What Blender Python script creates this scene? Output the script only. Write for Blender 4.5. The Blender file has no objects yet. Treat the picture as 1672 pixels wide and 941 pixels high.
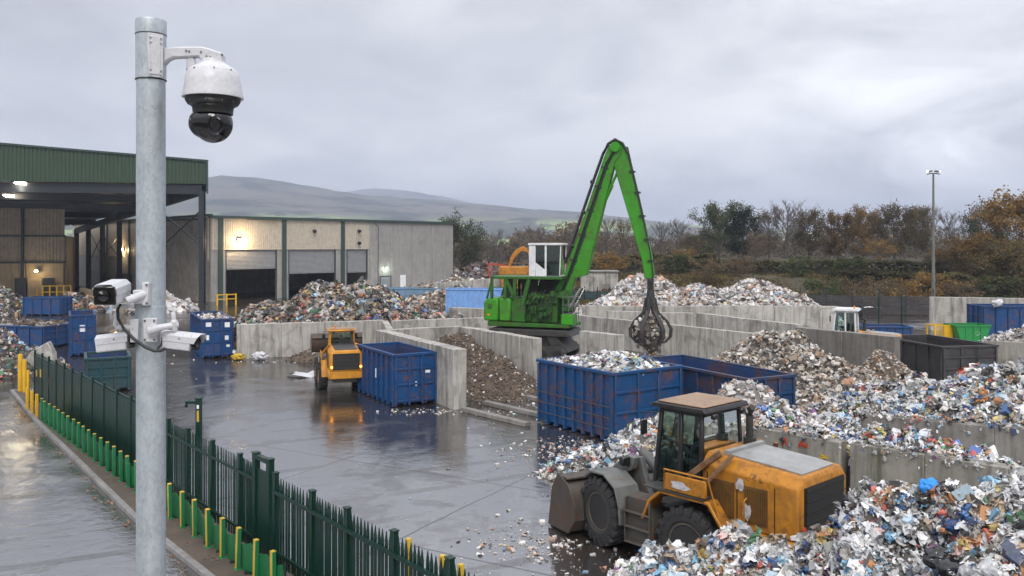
import bpy, bmesh, math, random
import numpy as np
from mathutils import Vector, Matrix, noise as mnoise
random.seed(7); RNG = np.random.default_rng(7)
SC = bpy.context.scene
COL = SC.collection
FPX, HCAM, U0, V0 = 1400.0, 7.0, 836.0, 400.0      # lens in photo pixels, eye height, vanishing point of the view axis
PI = math.pi

def GP(u, v, z=0.0):
    """point of height z seen at photo pixel (u, v)"""
    Y = FPX * (HCAM - z) / (v - V0)
    return Vector(((u - U0) * Y / FPX, Y, z))
def PP(u, v, Y):
    return Vector(((u - U0) * Y / FPX, Y, HCAM - (v - V0) * Y / FPX))

# ------------------------------------------------------------------ tagging
def tag(o, label=None, cat=None, group=None, kind=None):
    if label: o['label'] = label
    if cat: o['category'] = cat
    if group: o['group'] = group
    if kind: o['kind'] = kind
    return o
def thing(name, label, cat, loc=(0, 0, 0), rz=0.0, group=None):
    o = bpy.data.objects.new(name, None); COL.objects.link(o)
    o.empty_display_size = 0.3
    o.location = loc; o.rotation_euler = (0, 0, rz)
    return tag(o, label, cat, group)
def kids(o):
    return [c for c in bpy.data.objects if c.parent == o]
def copy_tree(o, parent=None):
    c = o.copy(); COL.objects.link(c)
    if parent is not None:
        c.parent = parent
    for ch in list(o.children):
        copy_tree(ch, c)
    return c

# ------------------------------------------------------------------ mesh builder
class MB:
    def __init__(s):
        s.v = []; s.f = []; s.m = []
    def add(s, vs, fs, m=0):
        b = len(s.v)
        s.v += [tuple(p) for p in vs]
        for f in fs:
            s.f.append(tuple(b + i for i in f)); s.m.append(m)
        return s
    def box(s, c, d, m=0, R=None):
        c = Vector(c); x, y, z = d[0] / 2, d[1] / 2, d[2] / 2
        vs = [Vector((a * x, b * y, e * z)) for e in (-1, 1) for b in (-1, 1) for a in (-1, 1)]
        if R is not None: vs = [R @ p for p in vs]
        return s.add([c + p for p in vs], [(0, 2, 3, 1), (4, 5, 7, 6), (0, 1, 5, 4), (2, 6, 7, 3), (0, 4, 6, 2), (1, 3, 7, 5)], m)
    def bb(s, x0, x1, y0, y1, z0, z1, m=0):
        return s.box(((x0 + x1) / 2, (y0 + y1) / 2, (z0 + z1) / 2), (abs(x1 - x0), abs(y1 - y0), abs(z1 - z0)), m)
    def beam(s, p0, p1, w, h, m=0, up=(0, 0, 1)):
        p0 = Vector(p0); p1 = Vector(p1); d = p1 - p0
        L = d.length
        if L < 1e-6: return s
        x = d / L; upv = Vector(up)
        if abs(x.dot(upv)) > 0.98: upv = Vector((0, 1, 0))
        y = upv.cross(x).normalized(); z = x.cross(y)
        R = Matrix((x, y, z)).transposed()
        return s.box((p0 + p1) / 2, (L, w, h), m, R)
    def tube(s, p0, p1, r0, r1=None, n=10, m=0, cap=True):
        r1 = r0 if r1 is None else r1
        p0 = Vector(p0); p1 = Vector(p1); d = (p1 - p0)
        if d.length < 1e-7: return s
        x = d.normalized()
        a = Vector((0, 0, 1)) if abs(x.z) < 0.9 else Vector((1, 0, 0))
        y = a.cross(x).normalized(); z = x.cross(y)
        vs = []
        for p, r in ((p0, r0), (p1, r1)):
            for i in range(n):
                t = 2 * PI * i / n
                vs.append(p + (y * math.cos(t) + z * math.sin(t)) * r)
        fs = [(i, (i + 1) % n, n + (i + 1) % n, n + i) for i in range(n)]
        if cap: fs += [tuple(range(n - 1, -1, -1)), tuple(range(n, 2 * n))]
        return s.add(vs, fs, m)
    def path(s, pts, r, n=6, m=0):
        pts = [Vector(p) for p in pts]; N = len(pts); vs = []
        for k, p in enumerate(pts):
            d = (pts[min(k + 1, N - 1)] - pts[max(k - 1, 0)]).normalized()
            a = Vector((0, 0, 1)) if abs(d.z) < 0.9 else Vector((0, 1, 0))
            y = a.cross(d).normalized(); z = d.cross(y)
            rr = r[k] if isinstance(r, (list, tuple)) else r
            for i in range(n):
                t = 2 * PI * i / n
                vs.append(p + (y * math.cos(t) + z * math.sin(t)) * rr)
        fs = []
        for k in range(N - 1):
            for i in range(n):
                j = (i + 1) % n
                fs.append((k * n + i, k * n + j, (k + 1) * n + j, (k + 1) * n + i))
        fs += [tuple(range(n - 1, -1, -1)), tuple((N - 1) * n + i for i in range(n))]
        return s.add(vs, fs, m)
    def prism(s, poly, ax, a, b, m=0):
        """poly of 2-D points extruded along axis ax ('x': points are (y,z), 'y': (x,z), 'z': (x,y)) from a to b"""
        def P(p, t):
            return {'x': (t, p[0], p[1]), 'y': (p[0], t, p[1]), 'z': (p[0], p[1], t)}[ax]
        n = len(poly)
        vs = [P(p, a) for p in poly] + [P(p, b) for p in poly]
        fs = [tuple(range(n)), tuple(range(2 * n - 1, n - 1, -1))] + [(i, n + i, n + (i + 1) % n, (i + 1) % n) for i in range(n)]
        return s.add(vs, fs, m)
    def lathe(s, prof, n=24, M=None, m=0, a0=0.0, a1=2 * PI):
        M = M or Matrix.Identity(4); full = abs(a1 - a0 - 2 * PI) < 1e-6
        k = n if full else n + 1; vs = []; fs = []
        for r, z in prof:
            for i in range(k):
                t = a0 + (a1 - a0) * i / n
                vs.append(M @ Vector((r * math.cos(t), r * math.sin(t), z)))
        for j in range(len(prof) - 1):
            for i in range(n):
                i2 = (i + 1) % k
                fs.append((j * k + i, j * k + i2, (j + 1) * k + i2, (j + 1) * k + i))
        if full:
            if prof[0][0] > 1e-5: fs.append(tuple(range(k - 1, -1, -1)))
            if prof[-1][0] > 1e-5: fs.append(tuple((len(prof) - 1) * k + i for i in range(k)))
        return s.add(vs, fs, m)
    def ball(s, c, r, m=0, nu=20, nv=12, sc=(1, 1, 1)):
        prof = [(max(r * math.sin(PI * i / nv), 1e-6), -r * math.cos(PI * i / nv)) for i in range(nv + 1)]
        return s.lathe(prof, nu, Matrix.Translation(c) @ Matrix.Diagonal((*sc, 1)), m)
    def build(s, name, mats, parent=None, sharp=38, bevel=0.0, weld=False):
        me = bpy.data.meshes.new(name)
        me.from_pydata(s.v, [], s.f)
        mats = mats if isinstance(mats, (list, tuple)) else [mats]
        for q in mats: me.materials.append(q)
        me.polygons.foreach_set('material_index', s.m)
        bm = bmesh.new(); bm.from_mesh(me)
        if weld: bmesh.ops.remove_doubles(bm, verts=bm.verts, dist=1e-5)
        bmesh.ops.recalc_face_normals(bm, faces=bm.faces)
        lim = math.radians(sharp)
        for f in bm.faces: f.smooth = True
        for e in bm.edges:
            e.smooth = len(e.link_faces) == 2 and e.calc_face_angle(0.0) < lim
        bm.to_mesh(me); bm.free()
        o = bpy.data.objects.new(name, me); COL.objects.link(o)
        if parent is not None: o.parent = parent
        if bevel > 0:
            b = o.modifiers.new('bevel', 'BEVEL'); b.width = bevel; b.segments = 1; b.limit_method = 'ANGLE'; b.angle_limit = math.radians(40)
            b.harden_normals = False
        return o
def obj_np(name, verts, faces_list, mats, parent=None, attr=None, smooth=False, midx=None):
    """fast mesh from numpy: faces_list is a list of (k x n) int arrays"""
    me = bpy.data.meshes.new(name)
    verts = np.asarray(verts, np.float32)
    me.vertices.add(len(verts)); me.vertices.foreach_set('co', verts.ravel())
    tot = np.concatenate([np.full(len(f), f.shape[1], np.int32) for f in faces_list])
    idx = np.concatenate([f.ravel() for f in faces_list]).astype(np.int32)
    st = np.concatenate([[0], np.cumsum(tot)[:-1]]).astype(np.int32)
    me.loops.add(len(idx)); me.loops.foreach_set('vertex_index', idx)
    me.polygons.add(len(tot)); me.polygons.foreach_set('loop_start', st)
    for q in (mats if isinstance(mats, (list, tuple)) else [mats]): me.materials.append(q)
    me.polygons.foreach_set('use_smooth', np.full(len(tot), smooth))
    if midx is not None: me.polygons.foreach_set('material_index', np.asarray(midx, np.int32))
    me.update(calc_edges=True)
    if attr is not None:
        a = me.attributes.new('piece_rnd', 'FLOAT', 'FACE'); a.data.foreach_set('value', np.asarray(attr, np.float32))
    me.validate()
    o = bpy.data.objects.new(name, me); COL.objects.link(o)
    if parent is not None: o.parent = parent
    return o

# ------------------------------------------------------------------ materials
class NT:
    def __init__(s, name):
        s.mat = bpy.data.materials.new(name); s.mat.use_nodes = True
        s.t = s.mat.node_tree; s.t.nodes.clear()
        s.out = s.n('ShaderNodeOutputMaterial')
    def n(s, typ, **kw):
        x = s.t.nodes.new(typ)
        for k, v in kw.items():
            if k.startswith('i_'):
                x.inputs[k[2:].replace('_', ' ')].default_value = v
            else: setattr(x, k, v)
        return x
    def l(s, a, b): s.t.links.new(a, b)
    def coord(s, scale=(1, 1, 1), world=False, rnd=True):
        if world:
            src = s.n('ShaderNodeNewGeometry').outputs['Position']
        else:
            src = s.n('ShaderNodeTexCoord').outputs['Object']
            if rnd:
                oi = s.n('ShaderNodeObjectInfo'); mu = s.n('ShaderNodeMath', operation='MULTIPLY'); mu.inputs[1].default_value = 37.0
                s.l(oi.outputs['Random'], mu.inputs[0])
                ad = s.n('ShaderNodeVectorMath', operation='ADD'); s.l(src, ad.inputs[0]); s.l(mu.outputs[0], ad.inputs[1]); src = ad.outputs[0]
        mp = s.n('ShaderNodeMapping'); mp.inputs['Scale'].default_value = scale
        s.l(src, mp.inputs['Vector']); return mp.outputs[0]
    def noise(s, vec, scale, detail=4, rough=.55, dist=0.0):
        x = s.n('ShaderNodeTexNoise'); x.inputs['Scale'].default_value = scale; x.inputs['Detail'].default_value = detail
        x.inputs['Roughness'].default_value = rough; x.inputs['Distortion'].default_value = dist
        s.l(vec, x.inputs['Vector']); return x.outputs['Fac']
    def ramp(s, fac, stops, const=False):
        x = s.n('ShaderNodeValToRGB'); r = x.color_ramp
        if const: r.interpolation = 'CONSTANT'
        while len(r.elements) < len(stops): r.elements.new(1.0)
        for e, (p, c) in zip(r.elements, stops):
            e.position = p
            e.color = (c, c, c, 1) if isinstance(c, (int, float)) else (*c, 1)
        s.l(fac, x.inputs[0]); return x.outputs['Color']
    def mix(s, fac, a, b, typ='MIX'):
        x = s.n('ShaderNodeMix', data_type='RGBA', blend_type=typ)
        if isinstance(fac, (int, float)): x.inputs[0].default_value = fac
        else: s.l(fac, x.inputs[0])
        for k, c in ((6, a), (7, b)):
            if isinstance(c, tuple): x.inputs[k].default_value = (*c[:3], 1)
            else: s.l(c, x.inputs[k])
        return x.outputs[2]
    def math(s, op, a, b=0.0, clamp=False):
        x = s.n('ShaderNodeMath', operation=op, use_clamp=clamp)
        for k, c in ((0, a), (1, b)):
            if isinstance(c, (int, float)): x.inputs[k].default_value = c
            else: s.l(c, x.inputs[k])
        return x.outputs[0]
    def bump(s, h, strength=.3, dist=.02, nrm=None):
        x = s.n('ShaderNodeBump'); x.inputs['Strength'].default_value = strength; x.inputs['Distance'].default_value = dist
        s.l(h, x.inputs['Height'])
        if nrm is not None: s.l(nrm, x.inputs['Normal'])
        return x.outputs[0]
    def bsdf(s, col, rough=.5, metal=0.0, nrm=None, ior=None, spec=None, **kw):
        x = s.n('ShaderNodeBsdfPrincipled')
        for k, c in (('Base Color', col), ('Roughness', rough), ('Metallic', metal)):
            if isinstance(c, tuple): x.inputs[k].default_value = (*c[:3], 1)
            elif isinstance(c, (int, float)): x.inputs[k].default_value = c
            else: s.l(c, x.inputs[k])
        if ior: x.inputs['IOR'].default_value = ior
        if spec is not None: x.inputs['Specular IOR Level'].default_value = spec
        if nrm is not None: s.l(nrm, x.inputs['Normal'])
        s.l(x.outputs[0], s.out.inputs[0]); return x

def paint(name, col, rough=.42, dirt=.4, dirtcol=(.07, .055, .042), rust=.1, rustcol=(.11, .045, .02), scale=1.0, metal=0.0, streak=.3, scuff=.22):
    s = NT(name); c = s.coord()
    n1 = s.ramp(s.noise(c, 1.7 * scale, 6, .65, .4), [(.42, 0.0), (.72, 1.0)])
    base = s.mix(s.noise(c, 5 * scale, 3), tuple(x * .8 for x in col), tuple(min(1, x * 1.15) for x in col))
    cs = s.coord((5 * scale, 5 * scale, .5 * scale))
    st = s.ramp(s.noise(cs, 1.5, 5, .6), [(.5, 0.0), (.75, 1.0)])
    d = s.math('MULTIPLY', n1, dirt); d2 = s.math('MULTIPLY', st, streak)
    k = s.math('MAXIMUM', d, d2, True)
    cc = s.mix(k, base, dirtcol)
    if rust > 0:
        rs = s.ramp(s.noise(c, 7 * scale, 8, .75), [(.62 - rust * .2, 0.0), (.66 - rust * .2, 1.0)])
        rs = s.math('MULTIPLY', rs, s.ramp(s.noise(c, 1.1 * scale, 3), [(.45, 0.0), (.6, 1.0)]))
        cc = s.mix(s.math('MULTIPLY', rs, .85), cc, rustcol)
    sf = s.ramp(s.noise(s.coord((2.2 * scale, 2.2 * scale, 9 * scale)), 3.0, 7, .72, .6), [(.62, 0.0), (.70, 1.0)])
    cc = s.mix(s.math('MULTIPLY', sf, scuff), cc, tuple(min(1, x * 1.6 + .06) for x in col))
    rg = s.math('ADD', s.math('MULTIPLY', k, .35), rough)
    nb = s.bump(s.noise(c, 6 * scale, 4), .12, .02)
    s.bsdf(cc, rg, metal, nb, spec=.28); return s.mat
def plain(name, col, rough=.5, metal=0.0, var=.25, scale=4.0, bump=0.0, ior=None):
    s = NT(name); c = s.coord()
    n = s.noise(c, scale, 5, .6)
    cc = s.mix(n, tuple(x * (1 - var) for x in col), tuple(min(1, x * (1 + var)) for x in col))
    nb = s.bump(s.noise(c, scale * 6, 4), bump, .03) if bump else None
    s.bsdf(cc, rough, metal, nb, ior); return s.mat
def concrete(name, lo, hi, stain=(.06, .055, .045), amt=.55, green=0.0, wet=.6):
    s = NT(name); c = s.coord()
    a = s.noise(c, .9, 8, .68, .3); b = s.noise(c, 9, 6, .7)
    base = s.mix(s.ramp(a, [(.3, 0.0), (.7, 1.0)]), lo, hi)
    base = s.mix(s.math('MULTIPLY', b, .45), base, tuple(x * .7 for x in lo))
    cs = s.coord((2.4, 2.4, .22))
    st = s.ramp(s.noise(cs, 1.6, 7, .68), [(.46, 0.0), (.68, 1.0)])
    base = s.mix(s.math('MULTIPLY', st, amt), base, stain)
    bl = s.ramp(s.noise(c, .75, 7, .72, .7), [(.52, 0.0), (.66, 1.0)])
    base = s.mix(s.math('MULTIPLY', bl, amt * .8), base, stain)
    if green:
        g = s.ramp(s.noise(cs, .8, 5, .65), [(.58, 0.0), (.74, 1.0)])
        base = s.mix(s.math('MULTIPLY', g, green), base, (.045, .055, .02))
    pit = s.ramp(s.noise(c, 22, 3, .6), [(.28, 0.0), (.36, 1.0)])
    base = s.mix(pit, tuple(x * .55 for x in lo), base)
    nb = s.bump(s.math('ADD', s.math('MULTIPLY', b, .6), pit), .35, .02)
    s.bsdf(base, wet, 0, nb); return s.mat
def glass(name, tint=(.62, .75, .70), rough=.02, k=1.0):
    s = NT(name)
    tr = s.n('ShaderNodeBsdfTransparent'); tr.inputs[0].default_value = (*tint, 1)
    gl = s.n('ShaderNodeBsdfGlossy'); gl.inputs['Color'].default_value = (.9, .95, .95, 1); gl.inputs['Roughness'].default_value = rough
    fr = s.n('ShaderNodeFresnel'); fr.inputs[0].default_value = 1.5
    f2 = s.math('ADD', s.math('MULTIPLY', fr.outputs[0], k), .03, True)
    mx = s.n('ShaderNodeMixShader'); s.l(f2, mx.inputs[0]); s.l(tr.outputs[0], mx.inputs[1]); s.l(gl.outputs[0], mx.inputs[2])
    s.l(mx.outputs[0], s.out.inputs[0]); return s.mat
def emit(name, col, strength):
    s = NT(name); e = s.n('ShaderNodeEmission'); e.inputs[0].default_value = (*col, 1); e.inputs[1].default_value = strength
    s.l(e.outputs[0], s.out.inputs[0]); return s.mat
def galv(name, col=(.42, .46, .49)):
    s = NT(name); c = s.coord(rnd=False)
    vo = s.n('ShaderNodeTexVoronoi'); vo.inputs['Scale'].default_value = 75; s.l(s.coord((1, 1, .55), rnd=False), vo.inputs['Vector'])
    n = s.noise(c, 9, 6, .7)
    f = s.mix(.72, vo.outputs['Color'], n)
    bw = s.n('ShaderNodeRGBToBW'); s.l(f, bw.inputs[0])
    cc = s.ramp(bw.outputs[0], [(.25, tuple(x * .72 for x in col)), (.55, col), (.85, tuple(min(1, x * 1.18) for x in col))])
    st = s.ramp(s.noise(s.coord((14, 14, .35), rnd=False), 1.2, 6, .65), [(.5, 0.0), (.8, 1.0)])
    cc = s.mix(s.math('MULTIPLY', st, .45), cc, (.2, .22, .23))
    sp = s.ramp(s.noise(c, 34, 4, .6), [(.68, 0.0), (.73, 1.0)])
    cc = s.mix(s.math('MULTIPLY', sp, .35), cc, (.66, .68, .7))
    rg = s.math('ADD', s.math('MULTIPLY', n, .25), .38)
    s.bsdf(cc, rg, .55, s.bump(n, .12, .004)); return s.mat
def pieces_mat(name, stops, rough=.42, var=.3, sss=0.0):
    """every rubbish piece takes its own colour from the piece_rnd number stored on its faces"""
    s = NT(name); at = s.n('ShaderNodeAttribute', attribute_name='piece_rnd'); at.attribute_type = 'GEOMETRY'
    col = s.ramp(at.outputs['Fac'], stops, True)
    hsv = s.n('ShaderNodeHueSaturation')
    fr = s.math('FRACT', s.math('MULTIPLY', at.outputs['Fac'], 173.31))
    s.l(s.math('ADD', s.math('MULTIPLY', fr, .65), .55), hsv.inputs['Value']); hsv.inputs['Saturation'].default_value = .95
    s.l(col, hsv.inputs['Color'])
    c = s.coord(world=True)
    n = s.noise(c, 14, 5, .7)
    cc = s.mix(s.math('MULTIPLY', s.ramp(n, [(.4, 0.0), (.75, 1.0)]), var), hsv.outputs[0], (.10, .08, .06))
    pr = s.noise(c, 38, 2, .5)                      # printed patches on packaging
    cc = s.mix(s.math('MULTIPLY', s.ramp(pr, [(.64, 0.0), (.66, 1.0)]), .35), cc, (.12, .16, .3))
    rg = s.math('ADD', s.math('MULTIPLY', fr, .3), rough - .12)
    s.bsdf(cc, rg, 0.0, s.bump(n, .25, .03)); return s.mat
# ------------------------------------------------------------------ camera, sky, sun
cam = bpy.data.objects.new('camera', bpy.data.cameras.new('camera')); COL.objects.link(cam)
cam.location = (0, 0, HCAM); cam.rotation_euler = (PI / 2, 0, 0)
cam.data.sensor_width = 36; cam.data.lens = 36 * FPX / 1672
cam.data.shift_y = -(470.5 - V0) / 1672
cam.data.clip_start = .1; cam.data.clip_end = 20000
SC.camera = cam
SC.view_settings.view_transform = 'Standard'; SC.view_settings.look = 'None'; SC.view_settings.gamma = 1; SC.view_settings.exposure = 1.0
SC.view_settings.use_curve_mapping = False
SC.cycles.max_bounces = 7; SC.cycles.diffuse_bounces = 3; SC.cycles.glossy_bounces = 3; SC.cycles.transparent_max_bounces = 12
SC.cycles.volume_bounces = 0; SC.cycles.use_denoising = True; SC.cycles.sample_clamp_indirect = 6.0
SUN_EL, SUN_AZ = math.radians(50), math.radians(176)          # azimuth clockwise from +Y
W = bpy.data.worlds.new('World'); SC.world = W; W.use_nodes = True
t = W.node_tree; t.nodes.clear()
def wn(typ, **kw):
    x = t.nodes.new(typ)
    for k, v in kw.items(): setattr(x, k, v)
    return x
def wl(a, b): t.links.new(a, b)
def wmath(op, a, b=0.0, cl=False):
    x = wn('ShaderNodeMath', operation=op, use_clamp=cl)
    for k, c in ((0, a), (1, b)):
        if isinstance(c, (int, float)): x.inputs[k].default_value = c
        else: wl(c, x.inputs[k])
    return x.outputs[0]
wo = wn('ShaderNodeOutputWorld'); bg = wn('ShaderNodeBackground'); bg.inputs[1].default_value = .1; wl(bg.outputs[0], wo.inputs[0])
sky = wn('ShaderNodeTexSky'); sky.sky_type = 'NISHITA'; sky.sun_disc = False; sky.sun_elevation = SUN_EL; sky.sun_rotation = SUN_AZ
tc = wn('ShaderNodeTexCoord'); sp = wn('ShaderNodeSeparateXYZ'); wl(tc.outputs['Generated'], sp.inputs[0])
zz = wmath('ADD', wmath('MAXIMUM', sp.outputs[2], 0.0), .30)
cx = wmath('DIVIDE', sp.outputs[0], zz); cy = wmath('DIVIDE', sp.outputs[1], zz)
cmb = wn('ShaderNodeCombineXYZ'); wl(cx, cmb.inputs[0]); wl(cy, cmb.inputs[1])
def wnoise(scale, detail, rough, dist=0, off=0):
    mp = wn('ShaderNodeMapping'); mp.inputs['Location'].default_value = (off, off * .7, 0); mp.inputs['Scale'].default_value = (1.05, 1.0, 1); wl(cmb.outputs[0], mp.inputs[0])
    x = wn('ShaderNodeTexNoise'); x.inputs['Scale'].default_value = scale; x.inputs['Detail'].default_value = detail; x.inputs['Roughness'].default_value = rough
    x.inputs['Distortion'].default_value = dist; wl(mp.outputs[0], x.inputs['Vector']); return x.outputs['Fac']
n1 = wnoise(1.0, 7, .5, .5, 3.1); n2 = wnoise(2.4, 7, .58, .6, 8.0)
nn = wmath('ADD', wmath('MULTIPLY', n1, .60), wmath('MULTIPLY', n2, .40))
rp = wn('ShaderNodeValToRGB'); wl(nn, rp.inputs[0]); r = rp.color_ramp
r.elements.new(.5)
for e, (p, c) in zip(r.elements, [(.36, (2.85, 2.88, 3.14)), (.48, (3.55, 3.58, 3.84)), (.60, (4.55, 4.57, 4.70))]):
    e.position = p; e.color = (*c, 1)
# the cloud is thinner and brighter low on the right
dp = wn('ShaderNodeVectorMath', operation='DOT_PRODUCT'); wl(tc.outputs['Generated'], dp.inputs[0])
dp.inputs[1].default_value = Vector((.50, 1.0, .11)).normalized()
gl = wmath('POWER', wmath('MAXIMUM', dp.outputs['Value'], 0.0), 42.0)
gl = wmath('MULTIPLY', wmath('MULTIPLY', gl, wmath('MULTIPLY', wmath('SUBTRACT', n2, .28), 2.4)), 2.5)
ad = wn('ShaderNodeMix', data_type='RGBA', blend_type='ADD'); ad.inputs[0].default_value = 1; wl(rp.outputs[0], ad.inputs[6]); wl(gl, ad.inputs[7])
mxs = wn('ShaderNodeMix', data_type='RGBA'); mxs.inputs[0].default_value = .06; # an overcast sky is up to three times brighter overhead than at the horizon
ov = wn('ShaderNodeMapRange'); ov.interpolation_type = 'SMOOTHSTEP'; wl(sp.outputs[2], ov.inputs[0])
for k_, v_ in ((1, .22), (2, .85), (3, 1.0), (4, 2.5)): ov.inputs[k_].default_value = v_
vs_ = wn('ShaderNodeVectorMath', operation='SCALE'); wl(ad.outputs[2], vs_.inputs[0]); wl(ov.outputs[0], vs_.inputs['Scale'])
wl(vs_.outputs[0], mxs.inputs[6]); wl(sky.outputs[0], mxs.inputs[7])
wl(mxs.outputs[2], bg.inputs[0])
sl = bpy.data.lights.new('sun', 'SUN'); sl.energy = 1.2; sl.angle = math.radians(25); sl.color = (1, .965, .92)
so = bpy.data.objects.new('sun', sl); COL.objects.link(so)
so.rotation_euler = Vector((-math.sin(SUN_AZ) * math.cos(SUN_EL), -math.cos(SUN_AZ) * math.cos(SUN_EL), -math.sin(SUN_EL))).to_track_quat('-Z', 'Y').to_euler()

# ------------------------------------------------------------------ shared materials
M = {}
M['blue'] = paint('blue_paint', (.006, .054, .158), dirt=.42, rust=.65, streak=.4, dirtcol=(.022, .026, .034))
M['blue2'] = paint('blue_paint_worn', (.005, .047, .150), dirt=.4, rust=.5, streak=.35, dirtcol=(.02, .028, .04))
M['blue3'] = paint('blue_paint_old', (.010, .042, .115), dirt=.6, rust=.75, streak=.5, dirtcol=(.03, .03, .032))
M['blue_in'] = paint('blue_inside', (.014, .05, .16), dirt=.8, rust=.6, streak=.6, dirtcol=(.05, .04, .035))
M['lightblue'] = paint('light_blue_paint', (.16, .31, .60), dirt=.35, rust=.25, streak=.3)
M['paleblue'] = paint('pale_blue_paint', (.13, .23, .33), dirt=.4, rust=.2)
M['tealbin'] = paint('teal_bin_paint', (.012, .05, .06), dirt=.4, rust=.2)
M['blackbin'] = paint('black_bin_paint', (.03, .03, .034), dirt=.6, rust=.3, dirtcol=(.075, .068, .06), streak=.6)
M['greenbin'] = paint('green_bin_paint', (.01, .20, .045), dirt=.3, rust=.1)
M['yellow'] = paint('yellow_paint', (.41, .168, .014), dirt=.85, scale=1.5, rust=.4, dirtcol=(.13, .06, .02), streak=.5)
M['yellow2'] = paint('bright_yellow_paint', (.50, .215, .014), dirt=.6, rust=.15, dirtcol=(.10, .06, .03))
M['grey_steel'] = paint('grey_machine_paint', (.13, .135, .13), dirt=.6, rust=.3, dirtcol=(.06, .05, .04))
M['dark_steel'] = paint('dark_machine_paint', (.028, .028, .028), dirt=.5, rust=.25, dirtcol=(.07, .06, .048), rough=.5)
M['bucket'] = paint('worn_bucket_steel', (.075, .064, .054), dirt=.6, rust=.6, dirtcol=(.04, .032, .026), rough=.45, metal=.35)
M['hood_top'] = paint('grey_hood_panel', (.25, .255, .25), dirt=.3, rust=.1, rough=.3, streak=.15)
M['tanroof'] = paint('dusty_roof_paint', (.26, .17, .105), dirt=.5, rust=.3, dirtcol=(.13, .09, .06))
M['tyre'] = plain('tyre_rubber', (.016, .016, .016), .75, var=.5, scale=5, bump=.3)
M['rim'] = paint('muddy_rim', (.075, .066, .055), dirt=.7, rust=.3, dirtcol=(.05, .042, .035), rough=.6)
M['rim_y'] = paint('yellow_rim', (.50, .25, .02), dirt=.5, rust=.2)
M['black'] = plain('black_plastic', (.012, .012, .013), .4)
M['blackgloss'] = plain('black_gloss', (.008, .008, .009), .12)
M['seat'] = plain('seat_vinyl', (.03, .03, .032), .6)
M['white'] = paint('white_paint', (.66, .67, .68), dirt=.12, rust=.04, rough=.35, streak=.12)
M['camwhite'] = paint('camera_white', (.50, .50, .52), dirt=.06, rust=.03, rough=.34, streak=.07, scuff=0, dirtcol=(.3, .3, .3), scale=8)
M['cabwhite'] = paint('cab_white', (.62, .63, .64), dirt=.25, rust=.1, rough=.35)
M['green'] = paint('crane_green', (.034, .255, .010), dirt=.5, rust=.25, dirtcol=(.035, .06, .015), streak=.3, rough=.36)
M['sticker'] = paint('torn_sticker', (.5, .5, .52), dirt=.9, rust=.2, scale=7, dirtcol=(.16, .10, .04), streak=.6)
M['green_boom'] = paint('crane_green_greasy', (.038, .235, .013), dirt=.7, rust=.3, dirtcol=(.055, .06, .022), streak=.45, rough=.34, scale=.7)
M['green_dirty'] = paint('crane_green_oily', (.024, .12, .010), dirt=.95, rust=.35, dirtcol=(.025, .03, .016), streak=.7)
M['fence'] = paint('fence_green', (.003, .024, .016), dirt=.2, rust=.05, rough=.36, dirtcol=(.012, .022, .019), scuff=.06)
M['bollard'] = paint('bollard_green', (.014, .145, .052), dirt=.3, rust=.03, dirtcol=(.03, .09, .05), rough=.4)
M['screen'] = paint('screen_green', (.010, .115, .038), dirt=.4, rust=.03, dirtcol=(.02, .05, .03))
M['byellow'] = paint('bollard_yellow', (.50, .33, .03), dirt=.35, rust=.1, rough=.42)
M['safety'] = paint('safety_yellow', (.60, .34, .01), dirt=.3, rust=.1)
M['galv'] = galv('galvanised_steel')
M['steelgrey'] = paint('blue_grey_steel', (.016, .022, .030), dirt=.3, rust=.1)
M['trimgreen'] = paint('trim_green', (.03, .055, .05), dirt=.2, rust=.02)
M['fascia'] = paint('fascia_green', (.034, .058, .036), dirt=.3, rust=.02, streak=.35, dirtcol=(.03, .05, .03), rough=.45)
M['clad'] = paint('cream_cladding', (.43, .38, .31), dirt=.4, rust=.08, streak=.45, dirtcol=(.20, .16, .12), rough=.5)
M['clad_shade'] = paint('shaded_cladding', (.21, .18, .145), dirt=.6, rust=.15, streak=.6, dirtcol=(.09, .07, .05), rough=.55)  # darker copy of the cream cladding, with the shade under the canopy in its colour
M['shutter'] = paint('shutter_grey', (.21, .215, .22), dirt=.3, rust=.03, streak=.3)
M['door'] = paint('grey_door', (.20, .22, .23), dirt=.2, rust=.03)
M['conc'] = concrete('bay_concrete', (.29, .27, .24), (.46, .44, .40), amt=.72)
M['conc_b'] = concrete('precast_panel', (.235, .225, .21), (.32, .305, .285), amt=.28)
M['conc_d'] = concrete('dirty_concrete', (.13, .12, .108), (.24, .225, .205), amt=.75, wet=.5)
M['conc_g'] = concrete('mossy_concrete', (.18, .17, .145), (.32, .30, .26), amt=.65, green=.7)
M['conc_t'] = concrete('ochre_concrete', (.20, .15, .09), (.29, .22, .135), amt=.5, stain=(.1, .07, .04))
M['glass'] = glass('cab_glass', (.66, .80, .74), k=.8)
M['glass_d'] = glass('tinted_cab_glass', (.30, .40, .36))
M['darkglass'] = glass('dark_glass', (.12, .15, .15))
M['lens'] = plain('lens_glass', (.006, .006, .009), .04, var=.1)
M['rubber'] = plain('hose_rubber', (.014, .014, .014), .5)
M['chrome'] = plain('cylinder_chrome', (.45, .45, .45), .2, metal=1.0, var=.1)
M['skin'] = plain('skin', (.42, .25, .18), .5, var=.08)
M['jacket'] = plain('dark_jacket', (.03, .035, .05), .8)
M['hivis'] = plain('orange_workwear', (.55, .12, .02), .7)
M['hair'] = plain('dark_hair', (.02, .015, .012), .6)
M['amber'] = plain('amber_lens', (.7, .2, .01), .2)
M['red'] = paint('red_paint', (.42, .05, .02), dirt=.4, rust=.2)
M['lamp_cool'] = emit('lamp_lit_cool', (1, .85, .62), 40)
M['lamp_warm'] = emit('lamp_lit_warm', (1, .78, .45), 40)
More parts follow.
